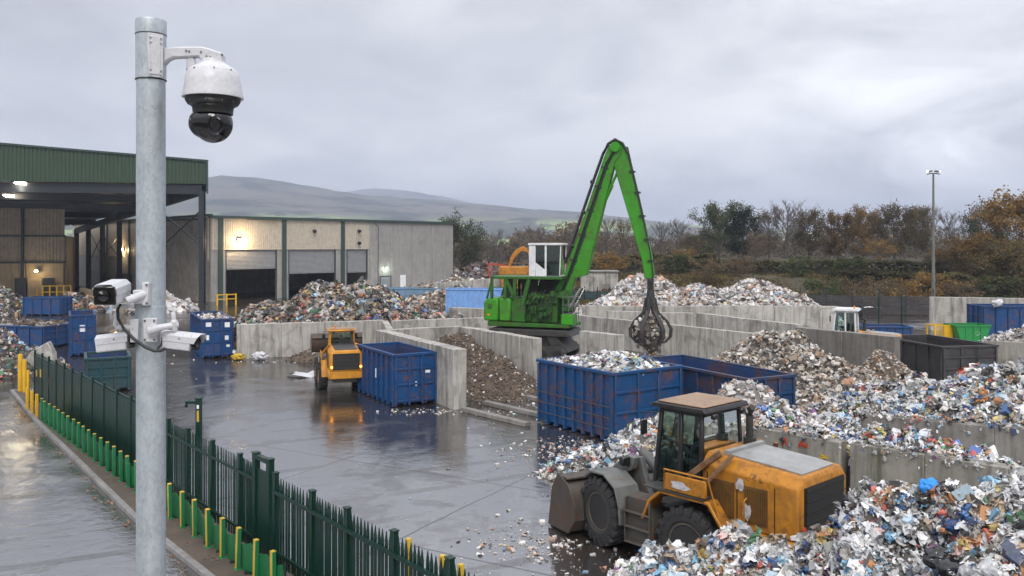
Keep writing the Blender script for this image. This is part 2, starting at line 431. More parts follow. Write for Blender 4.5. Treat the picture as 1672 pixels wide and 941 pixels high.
M['lamp_soft'] = emit('lamp_lit_green', (.75, 1, .8), 14)
M['lamp_mast'] = emit('lamp_lit_mast', (1, .98, .93), 3)
M['tail'] = emit('lamp_lit_tail', (1, .33, .05), 5)

# ------------------------------------------------------------------ wet ground
def wet_mat(name, dry, mud, pud=.5, tint=1.0, seed=0.0, bumpk=1.0, joints=True, rgh=.065):
    s = NT(name); c = s.coord(world=True)
    mp = s.n('ShaderNodeMapping'); mp.inputs['Location'].default_value = (seed, seed * 1.3, 0); s.l(c, mp.inputs[0]); c = mp.outputs[0]
    big = s.noise(c, .11, 5, .6, .6); mid = s.noise(c, .55, 7, .65, .3); fine = s.noise(c, 26, 4, .65); grit = s.noise(c, 7, 5, .7)
    base = s.mix(s.ramp(mid, [(.35, 0.0), (.7, 1.0)]), dry, tuple(x * 1.9 for x in dry))
    base = s.mix(s.math('MULTIPLY', s.ramp(s.noise(c, .21, 6, .7, 1.2), [(.48, 0.0), (.66, 1.0)]), .8), base, mud)
    base = s.mix(s.math('MULTIPLY', s.ramp(fine, [(.5, 0.0), (.8, 1.0)]), .5), base, tuple(x * 2.6 for x in dry))
    # smears left by tyres, long in one direction
    m2 = s.n('ShaderNodeMapping'); m2.inputs['Rotation'].default_value = (0, 0, .6); m2.inputs['Scale'].default_value = (.9, .06, 1); s.l(c, m2.inputs[0])
    trk = s.noise(m2.outputs[0], 1.6, 6, .7, .5)
    base = s.mix(s.math('MULTIPLY', s.ramp(trk, [(.55, 0.0), (.7, 1.0)]), .45), base, mud)
    w = s.math('ADD', s.math('MULTIPLY', big, .62), s.math('MULTIPLY', mid, .38))
    pm = s.ramp(w, [(.5 - pud * .18, 0.0), (.60 - pud * .18, 1.0)])           # 1 where water stands
    bw = s.n('ShaderNodeRGBToBW'); s.l(pm, bw.inputs[0]); pmf = bw.outputs[0]
    rg = s.math('ADD', s.math('MULTIPLY', s.math('SUBTRACT', 1.0, pmf), .17), s.math('ADD', rgh, s.math('MULTIPLY', mid, .06)))
    base = s.mix(s.math('MULTIPLY', pmf, .35), base, tuple(x * .7 for x in dry))
    rip = s.noise(c, 2.3, 5, .6, .5)
    # thin curving tyre marks
    m4 = s.n('ShaderNodeMapping'); m4.inputs['Rotation'].default_value = (0, 0, 1.1); s.l(c, m4.inputs[0])
    wv = s.n('ShaderNodeTexWave', wave_type='BANDS'); wv.inputs['Scale'].default_value = .16; wv.inputs['Distortion'].default_value = 9; wv.inputs['Detail'].default_value = 1.5; wv.inputs['Detail Scale'].default_value = .12; s.l(m4.outputs[0], wv.inputs[0])
    tm = s.math('MULTIPLY', s.ramp(wv.outputs['Fac'], [(.90, 0.0), (.95, 1.0)]), s.ramp(s.noise(c, .25, 5, .7), [(.45, 0.0), (.6, 1.0)]))
    tm = s.math('MULTIPLY', tm, s.ramp(grit, [(.3, .3), (.6, 1.0)]))
    base = s.mix(s.math('MULTIPLY', tm, .6), base, mud)
    h = s.math('ADD', s.math('MULTIPLY', s.math('MULTIPLY', fine, .35), s.math('SUBTRACT', 1.12, pmf)), s.math('MULTIPLY', s.math('MULTIPLY', grit, .8), s.math('SUBTRACT', 1.18, pmf)))
    h = s.math('ADD', h, s.math('MULTIPLY', rip, .85))
    if joints:
        br = s.n('ShaderNodeTexBrick'); br.offset = 0.0; br.inputs['Scale'].default_value = 1.0; br.inputs['Mortar Size'].default_value = .03
        br.inputs['Brick Width'].default_value = 6.2; br.inputs['Row Height'].default_value = 5.4; br.inputs['Mortar Smooth'].default_value = .2
        m3 = s.n('ShaderNodeMapping'); m3.inputs['Rotation'].default_value = (0, 0, .52); s.l(c, m3.inputs[0])
        vv = s.n('ShaderNodeVectorMath', operation='ADD'); s.l(m3.outputs[0], vv.inputs[0])
        wob = s.n('ShaderNodeTexNoise'); wob.inputs['Scale'].default_value = .8; s.l(c, wob.inputs[0])
        sc = s.n('ShaderNodeVectorMath', operation='SCALE'); sc.inputs['Scale'].default_value = .12; s.l(wob.outputs['Color'], sc.inputs[0]); s.l(sc.outputs[0], vv.inputs[1])
        s.l(vv.outputs[0], br.inputs['Vector'])
        base = s.mix(s.math('MULTIPLY', br.outputs['Fac'], .7), base, tuple(x * .45 for x in dry))
        h = s.math('SUBTRACT', h, s.math('MULTIPLY', br.outputs['Fac'], .5))
    nb = s.bump(h, .42 * bumpk, .024)
    x_ = s.bsdf(base, rg, 0, nb, 6.0)
    # drying, muddy patches shine less than standing water
    dull = s.ramp(s.noise(c, .34, 8, .72, .8), [(.30, .22), (.58, .5)]); tk = s.ramp(trk, [(.46, .5), (.70, .28)])
    sm_ = s.mix(1.0, dull, tk, 'DARKEN'); b2 = s.n('ShaderNodeRGBToBW'); s.l(sm_, b2.inputs[0])
    spl = s.math('MAXIMUM', b2.outputs[0], s.math('MULTIPLY', pmf, .46))
    if joints: spl = s.math('MULTIPLY', spl, s.math('SUBTRACT', 1.0, s.math('MULTIPLY', br.outputs['Fac'], .75)))
    spl = s.math('MULTIPLY', spl, s.math('SUBTRACT', 1.0, s.math('MULTIPLY', tm, .6)))
    s.l(spl, x_.inputs['Specular IOR Level']); return s.mat
M['yard'] = wet_mat('wet_yard', (.022, .020, .019), (.050, .037, .027), pud=.62)
M['road'] = wet_mat('wet_road', (.022, .020, .019), (.046, .035, .026), pud=.5, seed=40, bumpk=1.5, joints=False, rgh=.08)
def sheet(name, pts, z, mat, kind='structure'):
    o = MB().add([(p[0], p[1], z) for p in pts], [tuple(range(len(pts)))]).build(name, mat)
    return tag(o, kind=kind)
M['earth'] = plain('rough_ground', (.052, .055, .026), .9, var=.5, scale=.05)
sheet('ground', [(-9000, -200), (9000, -200), (9000, 9000), (-9000, 9000)], 0, M['earth'])
sheet('yard', [(-150, -6), (70, -6), (70, 124), (-150, 150)], .004, M['yard'])
KERB = [(-23.8, 40.8), (-18.6, 33.6), (-14.0, 27.6), (-9.5, 21.7), (-6.4, 18.0), (-2.2, 12.9), (2.6, 7.0), (9.5, -1.2)]
sheet('road', [(-60, -3), (-60, 41)] + [(x - .05, y - .05) for x, y in KERB] , .008, M['road'])
FENCE = lambda y: (-4.8 - .82 * (y - 18.1), y)                       # the line the fence stands on
BOLL = lambda y: (-5.7 - .82 * (y - 18.1) + .0, y)
M['verge'] = plain('verge_dirt', (.060, .044, .032), .8, var=.6, scale=1.5, bump=.6)
vp = KERB + [(FENCE(-1)[0] + .5, -1.2), (FENCE(38.2)[0] + .5, 38.2), (-21.2, 39.9)]
o = MB().prism([(x, y) for x, y in vp], 'z', .0, .09).build('verge', M['verge']); tag(o, kind='structure')
kb = MB(); M['kerb'] = concrete('kerb_stone', (.14, .135, .13), (.23, .22, .21), amt=.5)
kp = [(-21.0, 39.75)] + KERB
for (a, b) in zip(kp[:-1], kp[1:]):
    a = Vector((*a, 0)); b = Vector((*b, 0)); L = (b - a).length; n = max(1, round(L / .9))
    for i in range(n):
        p = a.lerp(b, i / n); q = a.lerp(b, (i + 1) / n); d = (q - p).normalized() * .006
        kb.beam(p + d + Vector((0, 0, .062)), q - d + Vector((0, 0, .062)), .16, .13 + random.uniform(-.004, .004))
tag(kb.build('kerb', M['kerb'], bevel=.015), kind='structure')

# ------------------------------------------------------------------ hills
def interp(pts, u):
    for (a, b), (c, d) in zip(pts[:-1], pts[1:]):
        if a <= u <= c:
            k = (u - a) / (c - a); k = k * k * (3 - 2 * k) * .6 + k * .4
            return b + (d - b) * k
    return pts[0][1] if u < pts[0][0] else pts[-1][1]
def hill_mat(name, seed):
    s = NT(name); c = s.coord(world=True)
    mp = s.n('ShaderNodeMapping'); mp.inputs['Location'].default_value = (seed, 0, 0); s.l(c, mp.inputs[0])
    sz = s.n('ShaderNodeSeparateXYZ'); s.l(c, sz.inputs[0])
    vo = s.n('ShaderNodeTexVoronoi'); vo.inputs['Scale'].default_value = .0045; s.l(mp.outputs[0], vo.inputs['Vector'])
    fld = s.ramp(vo.outputs['Color'], [(0, (.13, .17, .05)), (.3, (.035, .045, .02)), (.5, (.20, .26, .075)), (.75, (.11, .075, .05))], True)
    moor = s.mix(s.ramp(s.noise(mp.outputs[0], .004, 8, .7), [(.4, 0.0), (.6, 1.0)]), (.095, .082, .066), (.045, .055, .034))
    h = s.math('ADD', s.math('DIVIDE', sz.outputs[2], 110.0), s.math('MULTIPLY', s.noise(mp.outputs[0], .003, 5), .7))
    cc = s.mix(s.ramp(h, [(.78, 0.0), (.95, 1.0)]), fld, moor)
    wood = s.ramp(s.noise(mp.outputs[0], .007, 6, .7), [(.53, 0.0), (.56, 1.0)])
    cc = s.mix(wood, cc, (.012, .014, .009))
    s.bsdf(cc, .95, 0, s.bump(s.noise(mp.outputs[0], .03, 5), .6, 6)); return s.mat
def hill(name, pts, Y, y0, y1, seed, amp):
    ny, nx = 44, 150; xs = np.linspace(-.95, .95, nx); ys = np.linspace(y0, y1, ny); vs = []
    for j, y in enumerate(ys):
        for i, a in enumerate(xs):
            x = a * Y
            zr = HCAM + (V0 - interp(pts, U0 + a * FPX)) * Y / FPX
            k = (y - y0) / (Y - y0) if y < Y else max(0.0, 1 - (y - Y) / (y1 - Y))
            k = max(0, min(1, k)); k = k * k * (3 - 2 * k)
            nz = mnoise.fractal((x * .0022 + seed, y * .0022, 0), .8, 2.1, 6) * amp * min(1, k * 2.2) * (1.0 if k < .93 else .35)
            vs.append((x, y, max(-2, zr * k + nz + mnoise.fractal((x * .02, y * .02, seed), .9, 2, 3) * 3 * k)))
    f = np.array([(j * nx + i, j * nx + i + 1, (j + 1) * nx + i + 1, (j + 1) * nx + i) for j in range(ny - 1) for i in range(nx - 1)])
    return tag(obj_np(name, vs, [f], hill_mat(name + '_ground', seed), smooth=True), kind='structure')
hill('hills', [(-500, 350), (0, 342), (200, 330), (270, 315), (340, 302), (380, 298), (420, 296), (460, 300), (520, 309), (570, 318), (620, 324), (680, 328), (735, 332),
               (800, 341), (870, 346), (945, 350), (1010, 358), (1080, 367), (1200, 378), (1672, 388), (2300, 392)], 2600, 900, 3300, 2.0, 22)
hill('far_hill', [(-500, 380), (300, 370), (520, 326), (570, 313), (610, 308), (660, 312), (720, 321), (780, 333), (900, 352), (1100, 372), (2300, 390)], 4300, 3400, 5200, 9.0, 16)
# ------------------------------------------------------------------ rubbish
def ico(sub):
    bm = bmesh.new(); bmesh.ops.create_icosphere(bm, subdivisions=sub, radius=1)
    v = np.array([p.co[:] for p in bm.verts]); f = np.array([[q.index for q in p.verts] for p in bm.faces]); bm.free(); return v, f
def tmpl_sheet(n, rng, amp):
    g = np.linspace(-1, 1, n); x, y = np.meshgrid(g, g)
    k = 1 + rng.normal(0, .22, x.shape)
    z = rng.normal(0, amp, x.shape) + amp * 1.4 * np.sin(x * rng.uniform(1, 4) + rng.uniform(0, 6)) * np.cos(y * rng.uniform(1, 4) + rng.uniform(0, 6))
    v = np.stack([x * k, y * k * rng.uniform(.5, 1), z], -1).reshape(-1, 3)
    f = np.array([(j * n + i, j * n + i + 1, (j + 1) * n + i + 1, (j + 1) * n + i) for j in range(n - 1) for i in range(n - 1)])
    return v, f
def tmpl_bag(sub, rng, amp):
    v, f = ico(sub); v = v.copy()
    d = 1 + rng.normal(0, amp, len(v)); v *= d[:, None]; v *= np.array([1, rng.uniform(.6, 1), rng.uniform(.35, .75)])
    return v, f
def tmpl_strip(rng):
    n = 7; t = np.linspace(-1, 1, n); w = rng.uniform(.08, .25)
    zz = rng.normal(0, .25, n); yy = np.cumsum(rng.normal(0, .15, n))
    v = np.concatenate([np.stack([t, yy - w, zz], -1), np.stack([t, yy + w, zz + rng.normal(0, .1, n)], -1)])
    f = np.array([(i, i + 1, n + i + 1, n + i) for i in range(n - 1)])
    return v, f
def tmpl_box(rng):
    s = np.array([1, rng.uniform(.5, .9), rng.uniform(.15, .5)])
    v = np.array([(a, b, c) for c in (-1, 1) for b in (-1, 1) for a in (-1, 1)], float) * s + rng.normal(0, .12, (8, 3))
    f = np.array([(0, 2, 3, 1), (4, 5, 7, 6), (0, 1, 5, 4), (2, 6, 7, 3), (0, 4, 6, 2), (1, 3, 7, 5)])
    return v, f
def tmpl_bottle(rng):
    n = 7; prof = [(.28, -1), (.32, -.5), (.26, .0), (.32, .45), (.12, .85), (.1, 1)]
    v = np.array([(r * math.cos(2 * PI * i / n), r * math.sin(2 * PI * i / n) * rng.uniform(.6, 1), z) for r, z in prof for i in range(n)])[:, [2, 0, 1]]
    f = np.array([(j * n + i, j * n + (i + 1) % n, (j + 1) * n + (i + 1) % n, (j + 1) * n + i) for j in range(len(prof) - 1) for i in range(n)])
    return v, f
def fr3(P, f, seed, oct=4, ridge=False):
    o = np.array([mnoise.fractal(Vector(p) * f + Vector((seed, seed * .37, -seed)), .75, 2.1, oct) for p in P])
    return 1 - np.abs(o) * 2.2 if ridge else o
def tmpl_film(n, rng):
    """torn piece of plastic film, folded and crumpled at several scales"""
    g = np.linspace(-1, 1, n); x, y = np.meshgrid(g, g); P = np.stack([x, y, x * 0], -1).reshape(-1, 3); sd = rng.uniform(0, 90)
    z = fr3(P, 1.1, sd) * .75 + fr3(P, 2.9, sd + 9, ridge=True) * .16
    dx = fr3(P, 1.3, sd + 20) * .55; dy = fr3(P, 1.3, sd + 40) * .55
    k = rng.uniform(.45, 1)
    return np.stack([P[:, 0] + dx, P[:, 1] * k + dy, z - z.mean()], -1), np.array([(j * n + i, j * n + i + 1, (j + 1) * n + i + 1, (j + 1) * n + i) for j in range(n - 1) for i in range(n - 1)])
def tmpl_sack(sub, rng):
    """tied bag with pinched folds"""
    v, f = ico(sub); sd = rng.uniform(0, 90)
    d = .8 + fr3(v, .8, sd) * .5 + (fr3(v, 1.5, sd + 7, ridge=True) - .6) * .42
    d = np.clip(d, .25, 1.5)
    v = v * d[:, None]; v[:, 2] *= rng.uniform(.45, .8); v[:, 1] *= rng.uniform(.65, 1)
    return v, f
_rt = np.random.default_rng(3)
TM_NEAR = [tmpl_film(7, _rt) for _ in range(12)] + [tmpl_sack(2, _rt) for _ in range(4)] + [tmpl_strip(_rt) for _ in range(6)] + [tmpl_box(_rt) for _ in range(2)] + [tmpl_bottle(_rt) for _ in range(2)]
TM_BIG = [tmpl_film(13, _rt) for _ in range(9)] + [tmpl_sack(3, _rt) for _ in range(4)]
TM_FAR = [tmpl_film(4, _rt) for _ in range(7)] + [tmpl_bag(1, _rt, .22) for _ in range(6)] + [tmpl_strip(_rt) for _ in range(3)] + [tmpl_box(_rt) for _ in range(2)]
TM_SOIL = [tmpl_bag(1, _rt, .22) for _ in range(7)] + [tmpl_strip(_rt)]
def scatter(name, pts, nrm, smin, smax, mat, parent=None, tm=TM_FAR, rng=None, pw=2.2, tilt=.55, lift=.25, smooth=False):
    """one mesh of many crumpled pieces lying on the given surface points"""
    rng = rng or np.random.default_rng(len(pts))
    N = len(pts); which = rng.integers(0, len(tm), N)
    size = smin + (smax - smin) * rng.random(N) ** pw
    V = []; F3 = []; F4 = []; A3 = []; A4 = []; off = 0
    z = nrm + rng.normal(0, tilt, (N, 3)); z /= np.linalg.norm(z, axis=1)[:, None]
    a = rng.normal(0, 1, (N, 3)); x = a - (a * z).sum(1)[:, None] * z; x /= np.linalg.norm(x, axis=1)[:, None]; y = np.cross(z, x)
    R = np.stack([x, y, z], 2) * size[:, None, None]
    col = rng.random(N)
    cell = np.floor(pts / max(.25, smax * 2.6)); hh_ = np.abs(np.sin(cell @ np.array([12.9898, 78.233, 37.719])) * 43758.5453) % 1.0
    col = np.where(rng.random(N) < .33, (hh_ + rng.normal(0, .012, N)) % 1.0, col)      # like goods lie together in clumps
    for k, (tv, tf) in enumerate(tm):
        I = np.nonzero(which == k)[0]
        if not len(I): continue
        vs = np.einsum('nij,vj->nvi', R[I], tv) + (pts[I] + nrm[I] * (size[I] * lift)[:, None])[:, None, :]
        nv = len(tv); base = off + np.arange(len(I)) * nv
        ff = (tf[None] + base[:, None, None]).reshape(-1, tf.shape[1]); aa = np.repeat(col[I], len(tf))
        (F3 if tf.shape[1] == 3 else F4).append(ff); (A3 if tf.shape[1] == 3 else A4).append(aa)
        V.append(vs.reshape(-1, 3)); off += nv * len(I)
    fl = []; at = []
    if F3: fl.append(np.concatenate(F3)); at.append(np.concatenate(A3))
    if F4: fl.append(np.concatenate(F4)); at.append(np.concatenate(A4))
    return obj_np(name, np.concatenate(V), fl, mat, parent, np.concatenate(at), smooth=smooth)
def hcone(x, y, cones):
    h = np.zeros_like(x)
    for (cx, cy, hh, rx, ry, rot, p) in cones:
        dx = x - cx; dy = y - cy; c, s = math.cos(rot), math.sin(rot)
        a = (dx * c + dy * s) / rx; b = (-dx * s + dy * c) / ry
        d = np.sqrt(a * a + b * b + .012) - .11
        h = np.maximum(h, hh * np.clip(1 - d, 0, 1) ** p)
    return h
def fbm(x, y, f, seed, oct=3):
    return np.array([mnoise.fractal((a * f + seed, b * f, seed * .7), .8, 2.1, oct) for a, b in zip(x.ravel(), y.ravel())]).reshape(x.shape)
PILE_SEED = [0]
def heap(name, label, cat, box, cones, n, smin, smax, mat, core, group=None, clip=None, z0=0.0, res=60, tm=TM_FAR, rough=.16, part='loose_rubbish', pw=2.2, dens=None, lift=.25, big=0):
    """a heap: a mound mesh (the thing) under a layer of loose pieces (its part). cones: (x, y, height, rx, ry, turn, power)"""
    n = int(n * 1.75); smin *= .62; smax *= .66
    PILE_SEED[0] += 1; sd = PILE_SEED[0] * 3.7; rng = np.random.default_rng(PILE_SEED[0] + 50)
    x0, x1, y0, y1 = box; X, Y = np.meshgrid(np.linspace(x0, x1, res), np.linspace(y0, y1, res))
    def H(x, y, nz):
        h = hcone(x, y, cones)
        if clip is not None: h = h * clip(x, y)
        return h + nz * np.clip(h * 1.5, 0, 1) * rough * 2
    NZ = fbm(X, Y, .9 / max(.4, (x1 - x0) / 12), sd, 4)
    Z = H(X, Y, NZ)
    ref = Vector(((x0 + x1) / 2, (y0 + y1) / 2, 0))
    V = np.stack([X - ref.x, Y - ref.y, np.where(Z > .02, Z + z0, z0 - .03)], -1).reshape(-1, 3)
    keep = (Z > .015)
    f = []
    for j in range(res - 1):
        for i in range(res - 1):
            if keep[j, i] or keep[j + 1, i] or keep[j, i + 1] or keep[j + 1, i + 1]:
                f.append((j * res + i, j * res + i + 1, (j + 1) * res + i + 1, (j + 1) * res + i))
    o = obj_np(name, V, [np.array(f)], core, smooth=True); o.location = ref; tag(o, label, cat, group)
    # sample points by bilinear interpolation on the grid
    px = []; tot = 0
    gx = (x1 - x0) / (res - 1); gy = (y1 - y0) / (res - 1)
    zy, zx = np.gradient(Z, gy, gx)
    while tot < n:
        u = rng.random(n * 3) * (res - 1.001); v = rng.random(n * 3) * (res - 1.001)
        i = u.astype(int); j = v.astype(int); a = u - i; b = v - j
        z = Z[j, i] * (1 - a) * (1 - b) + Z[j, i + 1] * a * (1 - b) + Z[j + 1, i] * (1 - a) * b + Z[j + 1, i + 1] * a * b
        sx = zx[j, i]; sy = zy[j, i]
        ok = (z > .03) & (rng.random(len(z)) < .35 + .5 * np.sqrt(sx * sx + sy * sy))
        if dens is not None: ok &= rng.random(len(z)) < dens(x0 + u * gx, y0 + v * gy)
        px.append(np.stack([x0 + u * gx - ref.x, y0 + v * gy - ref.y, z + z0, -sx, -sy, np.ones_like(sx)], -1)[ok]); tot += ok.sum()
        if ok.sum() == 0: break
    P = np.concatenate(px)[:n]; nr = P[:, 3:]; nr = nr / np.linalg.norm(nr, axis=1)[:, None]
    q = scatter(part, P[:, :3], nr, smin, smax, mat, o, tm, rng, pw, lift=lift); tag(q, kind='stuff')
    if big:
        I = rng.choice(len(P), big, replace=False); q = scatter('plastic_bags', P[I, :3], nr[I], smax * .7, smax * 1.6, mat, o, TM_BIG, rng, 2.0, .4, .22); tag(q, kind='stuff')
    return o
W1, W2, W3 = (.68, .68, .68), (.48, .49, .51), (.55, .51, .46)
def pal(items):
    tot = sum(w for w, _ in items); p = 0; out = []
    for w, c in items:
        out.append((p / tot, c)); p += w
    return out
MIXED = pal([(34, W1), (18, W2), (15, W3), (9, (.30, .31, .32)), (8, (.035, .033, .033)), (5, (.09, .07, .05)), (5, (.05, .14, .34)), (4, (.14, .32, .46)), (5, (.34, .46, .54)), (2.5, (.42, .08, .05)),
             (3, (.48, .20, .06)), (3, (.56, .42, .12)), (2, (.08, .20, .10)), (7, (.34, .25, .16)), (3, (.03, .05, .12)), (3, (.55, .35, .32)), (6, (.42, .42, .38)), (2, (.20, .06, .20))])
PALE = pal([(24, (.64, .61, .59)), (18, (.47, .45, .44)), (14, (.48, .42, .38)), (12, (.24, .22, .21)), (6, (.06, .055, .05)), (4, (.36, .25, .16)), (4, (.50, .26, .16)), (3, (.2, .32, .45)), (3, (.3, .38, .36)), (3, (.5, .42, .25))])
DARK = pal([(16, (.03, .028, .027)), (14, (.06, .05, .04)), (12, (.11, .09, .07)), (9, (.38, .34, .30)), (7, (.55, .53, .51)), (7, (.24, .16, .09)), (4, (.03, .07, .20)), (2.5, (.38, .14, .06)), (2, (.32, .07, .05)), (2.5, (.42, .30, .09)), (2, (.08, .16, .18)), (3, (.05, .14, .07)), (4, (.2, .2, .2)), (3, (.24, .40, .52)), (4, (.42, .24, .14))])
BROWN = pal([(12, (.18, .14, .10)), (12, (.27, .21, .15)), (8, (.08, .062, .048)), (14, (.42, .37, .31)), (14, (.58, .55, .51)), (4, (.32, .16, .08)), (2, (.2, .3, .36)), (3, (.3, .3, .28))])
SOIL = pal([(30, (.075, .052, .034)), (24, (.11, .078, .05)), (18, (.05, .036, .026)), (10, (.15, .105, .07)), (3, (.45, .42, .38)), (2, (.6, .6, .6))])
BRIGHT = pal([(20, (.66, .66, .66)), (8, (.45, .42, .38)), (5, (.06, .055, .05)), (6, (.12, .28, .44)), (4, (.45, .06, .05)), (3.5, (.52, .40, .08)), (2.5, (.08, .22, .10)), (4, (.45, .2, .07)), (6, (.05, .12, .35)), (6, (.5, .55, .6)), (4, (.04, .04, .04))])
M['mixed'] = pieces_mat('mixed_rubbish', MIXED, var=.35); M['pale'] = pieces_mat('pale_rubbish', PALE, var=.3); M['darkmix'] = pieces_mat('dark_rubbish', DARK, var=.4)
M['brown'] = pieces_mat('brown_rubbish', BROWN, var=.4); M['soilp'] = pieces_mat('soil_pieces', SOIL, rough=.8, var=.2); M['bright'] = pieces_mat('bright_rubbish', BRIGHT, var=.2)
M['core'] = plain('rubbish_core', (.075, .066, .058), .8, var=.7, scale=2.5, bump=.8)
M['corepale'] = plain('pale_rubbish_core', (.15, .135, .12), .8, var=.6, scale=2.5, bump=.8)
M['coredark'] = plain('dark_rubbish_core', (.05, .042, .036), .8, var=.7, scale=2.5, bump=.8)
M['soil'] = plain('soil', (.075, .053, .036), .9, var=.6, scale=2.0, bump=.9)

# ------------------------------------------------------------------ bay walls of precast concrete panels
def bay_wall(label, p0, p1, h, th=.4, mat=None, pw=1.25, group='concrete walls of the storage bays', h1=None, name='concrete_wall', capm=None):
    p0 = Vector((*p0[:2], 0)); p1 = Vector((*p1[:2], 0)); d = p1 - p0; L = d.length; n = max(1, round(L / pw)); w = L / n
    h1 = h if h1 is None else h1
    b = MB(); rr = random.Random(int(L * 1000 + h * 77))
    for i in range(n):
        g = .014; o = rr.uniform(-.006, .006); hh0 = h + (h1 - h) * (i / n) ; hh1 = h + (h1 - h) * ((i + 1) / n); dz = rr.uniform(-.03, .02)
        x0, x1 = i * w + g, (i + 1) * w - g
        poly = [(x0, 0), (x1, 0), (x1, hh1 + dz), (x0, hh0 + dz)]
        b.prism(poly, 'y', -th / 2 + o, th / 2 + o)
    b.prism([(.02, 0), (L - .02, 0), (L - .02, h1 - .035), (.02, h - .035)], 'y', -th / 2 + .03, th / 2 - .03)
    o = b.build(name, mat or M['conc'], bevel=.018)
    o.location = p0; o.rotation_euler = (0, 0, math.atan2(d.y, d.x))
    return tag(o, label, 'concrete wall', group)

# ------------------------------------------------------------------ skips
def container(label, corner, a, L, W, H, mat, nrib=7, group=None, lo=.16, inner=None, rods=0, name='waste_container', cat='skip', doors=3, rollers=True, zb=0.0, sideswap=False, stickers=()):
    """open steel container; local x runs away from the near corner along direction a, the body lies on the y<0 side (y>0 if sideswap)"""
    rz = math.atan2(a[1], a[0]); t = thing(name, label, cat, (corner[0], corner[1], zb), rz, group)
    s = 1 if sideswap else -1; inner = inner or M['blue_in']; th = .05
    Y = lambda y: s * y
    b = MB()
    for (y0, y1) in ((0, th), (W - th, W)):
        b.bb(.0, L, Y(y0), Y(y1), lo, H - .05, 0)
    b.bb(L - th, L, Y(th + .002), Y(W - th - .002), lo, H - .05, 0)
    b.bb(.03, L - .03, Y(.03), Y(W - .03), lo - .02, lo + .04, 1)
    # inside lining, a hair inside the plates
    for (y0, y1) in ((th + .002, th + .008), (W - th - .008, W - th - .002)):
        b.bb(.06, L - .06, Y(y0), Y(y1), lo + .05, H - .08, 1)
    b.bb(L - th - .01, L - th - .004, Y(th + .01), Y(W - th - .01), lo + .05, H - .08, 1)
    for i in range(nrib + 1):
        x = .06 + (L - .12) * i / nrib
        for y in (-.045, W + .045):
            b.prism([(x - .05, lo - .12), (x + .05, lo - .12), (x + .05, H - .1), (x - .05, H - .1)], 'y', Y(y - .045), Y(y + .044))
        if 0 < i < nrib:
            for y in (.0, W):
                b.prism([(x - .05, lo - .12), (x + .05, lo - .12), (x + .05, lo), (x - .05, lo)], 'y', Y(y), Y(W / 2 + (y - W / 2) * .6))
    for y in (W * .25, W * .75):
        b.bb(.02, L - .02, Y(y - .06), Y(y + .06), .07, lo - .01)
    b.build('body', [mat, inner], t, bevel=.008)
    r = MB(); q = .10
    r.bb(-.07, L + .07, Y(-.10), Y(.03), H - .06, H + .05); r.bb(-.07, L + .07, Y(W - .03), Y(W + .10), H - .06, H + .05)
    r.bb(-.07, .05, Y(.032), Y(W - .032), H - .06, H + .05); r.bb(L - .05, L + .07, Y(.032), Y(W - .032), H - .06, H + .05)
    r.build('top_rail', mat, t, bevel=.012)
    d = MB(); d.bb(-.005, .045, Y(th + .004), Y(W - th - .004), lo, H - .06)
    for i in range(doors + 1):
        y = .04 + (W - .08) * i / doors
        d.bb(-.075, -.006, Y(y - .045), Y(y + .045), lo - .1, H - .06)
    for k in (0.02, .36, .68):
        z = lo + (H - lo) * k + .05
        d.bb(-.06, -.004, Y(.09), Y(W - .09), z - .045, z + .045)
    d.tube((-.11, Y(W * .62), lo), (-.11, Y(W * .62), H * .92), .025, n=8)
    d.build('end_door', mat, t, bevel=.008)
    if rods:
        rb = MB()
        for k in range(rods):
            z = lo + (H - lo) * (.14 + .17 * k); rb.tube((.1, Y(-.1), z), (L - .1, Y(-.1), z), .018, n=6)
        rb.build('side_rod', M['bucket'], t)
    for face, p_, z_, w_, h_ in stickers:
        q = MB()
        if face == 'end': q.bb(-.012, -.0055, Y(p_ - w_ / 2), Y(p_ + w_ / 2), z_ - h_ / 2, z_ + h_ / 2)
        else: q.bb(p_ - w_ / 2, p_ + w_ / 2, Y(-.004), Y(-.001), z_ - h_ / 2, z_ + h_ / 2)
        q.build('sticker', M['white'], t)
    if rollers:
        for x in (.35, L - .35):
            for y in (.3, W - .3):
                MB().tube((x, Y(y - .1), .09), (x, Y(y + .1), .09), .09, n=14).build('roller', M['dark_steel'], t)
    return t
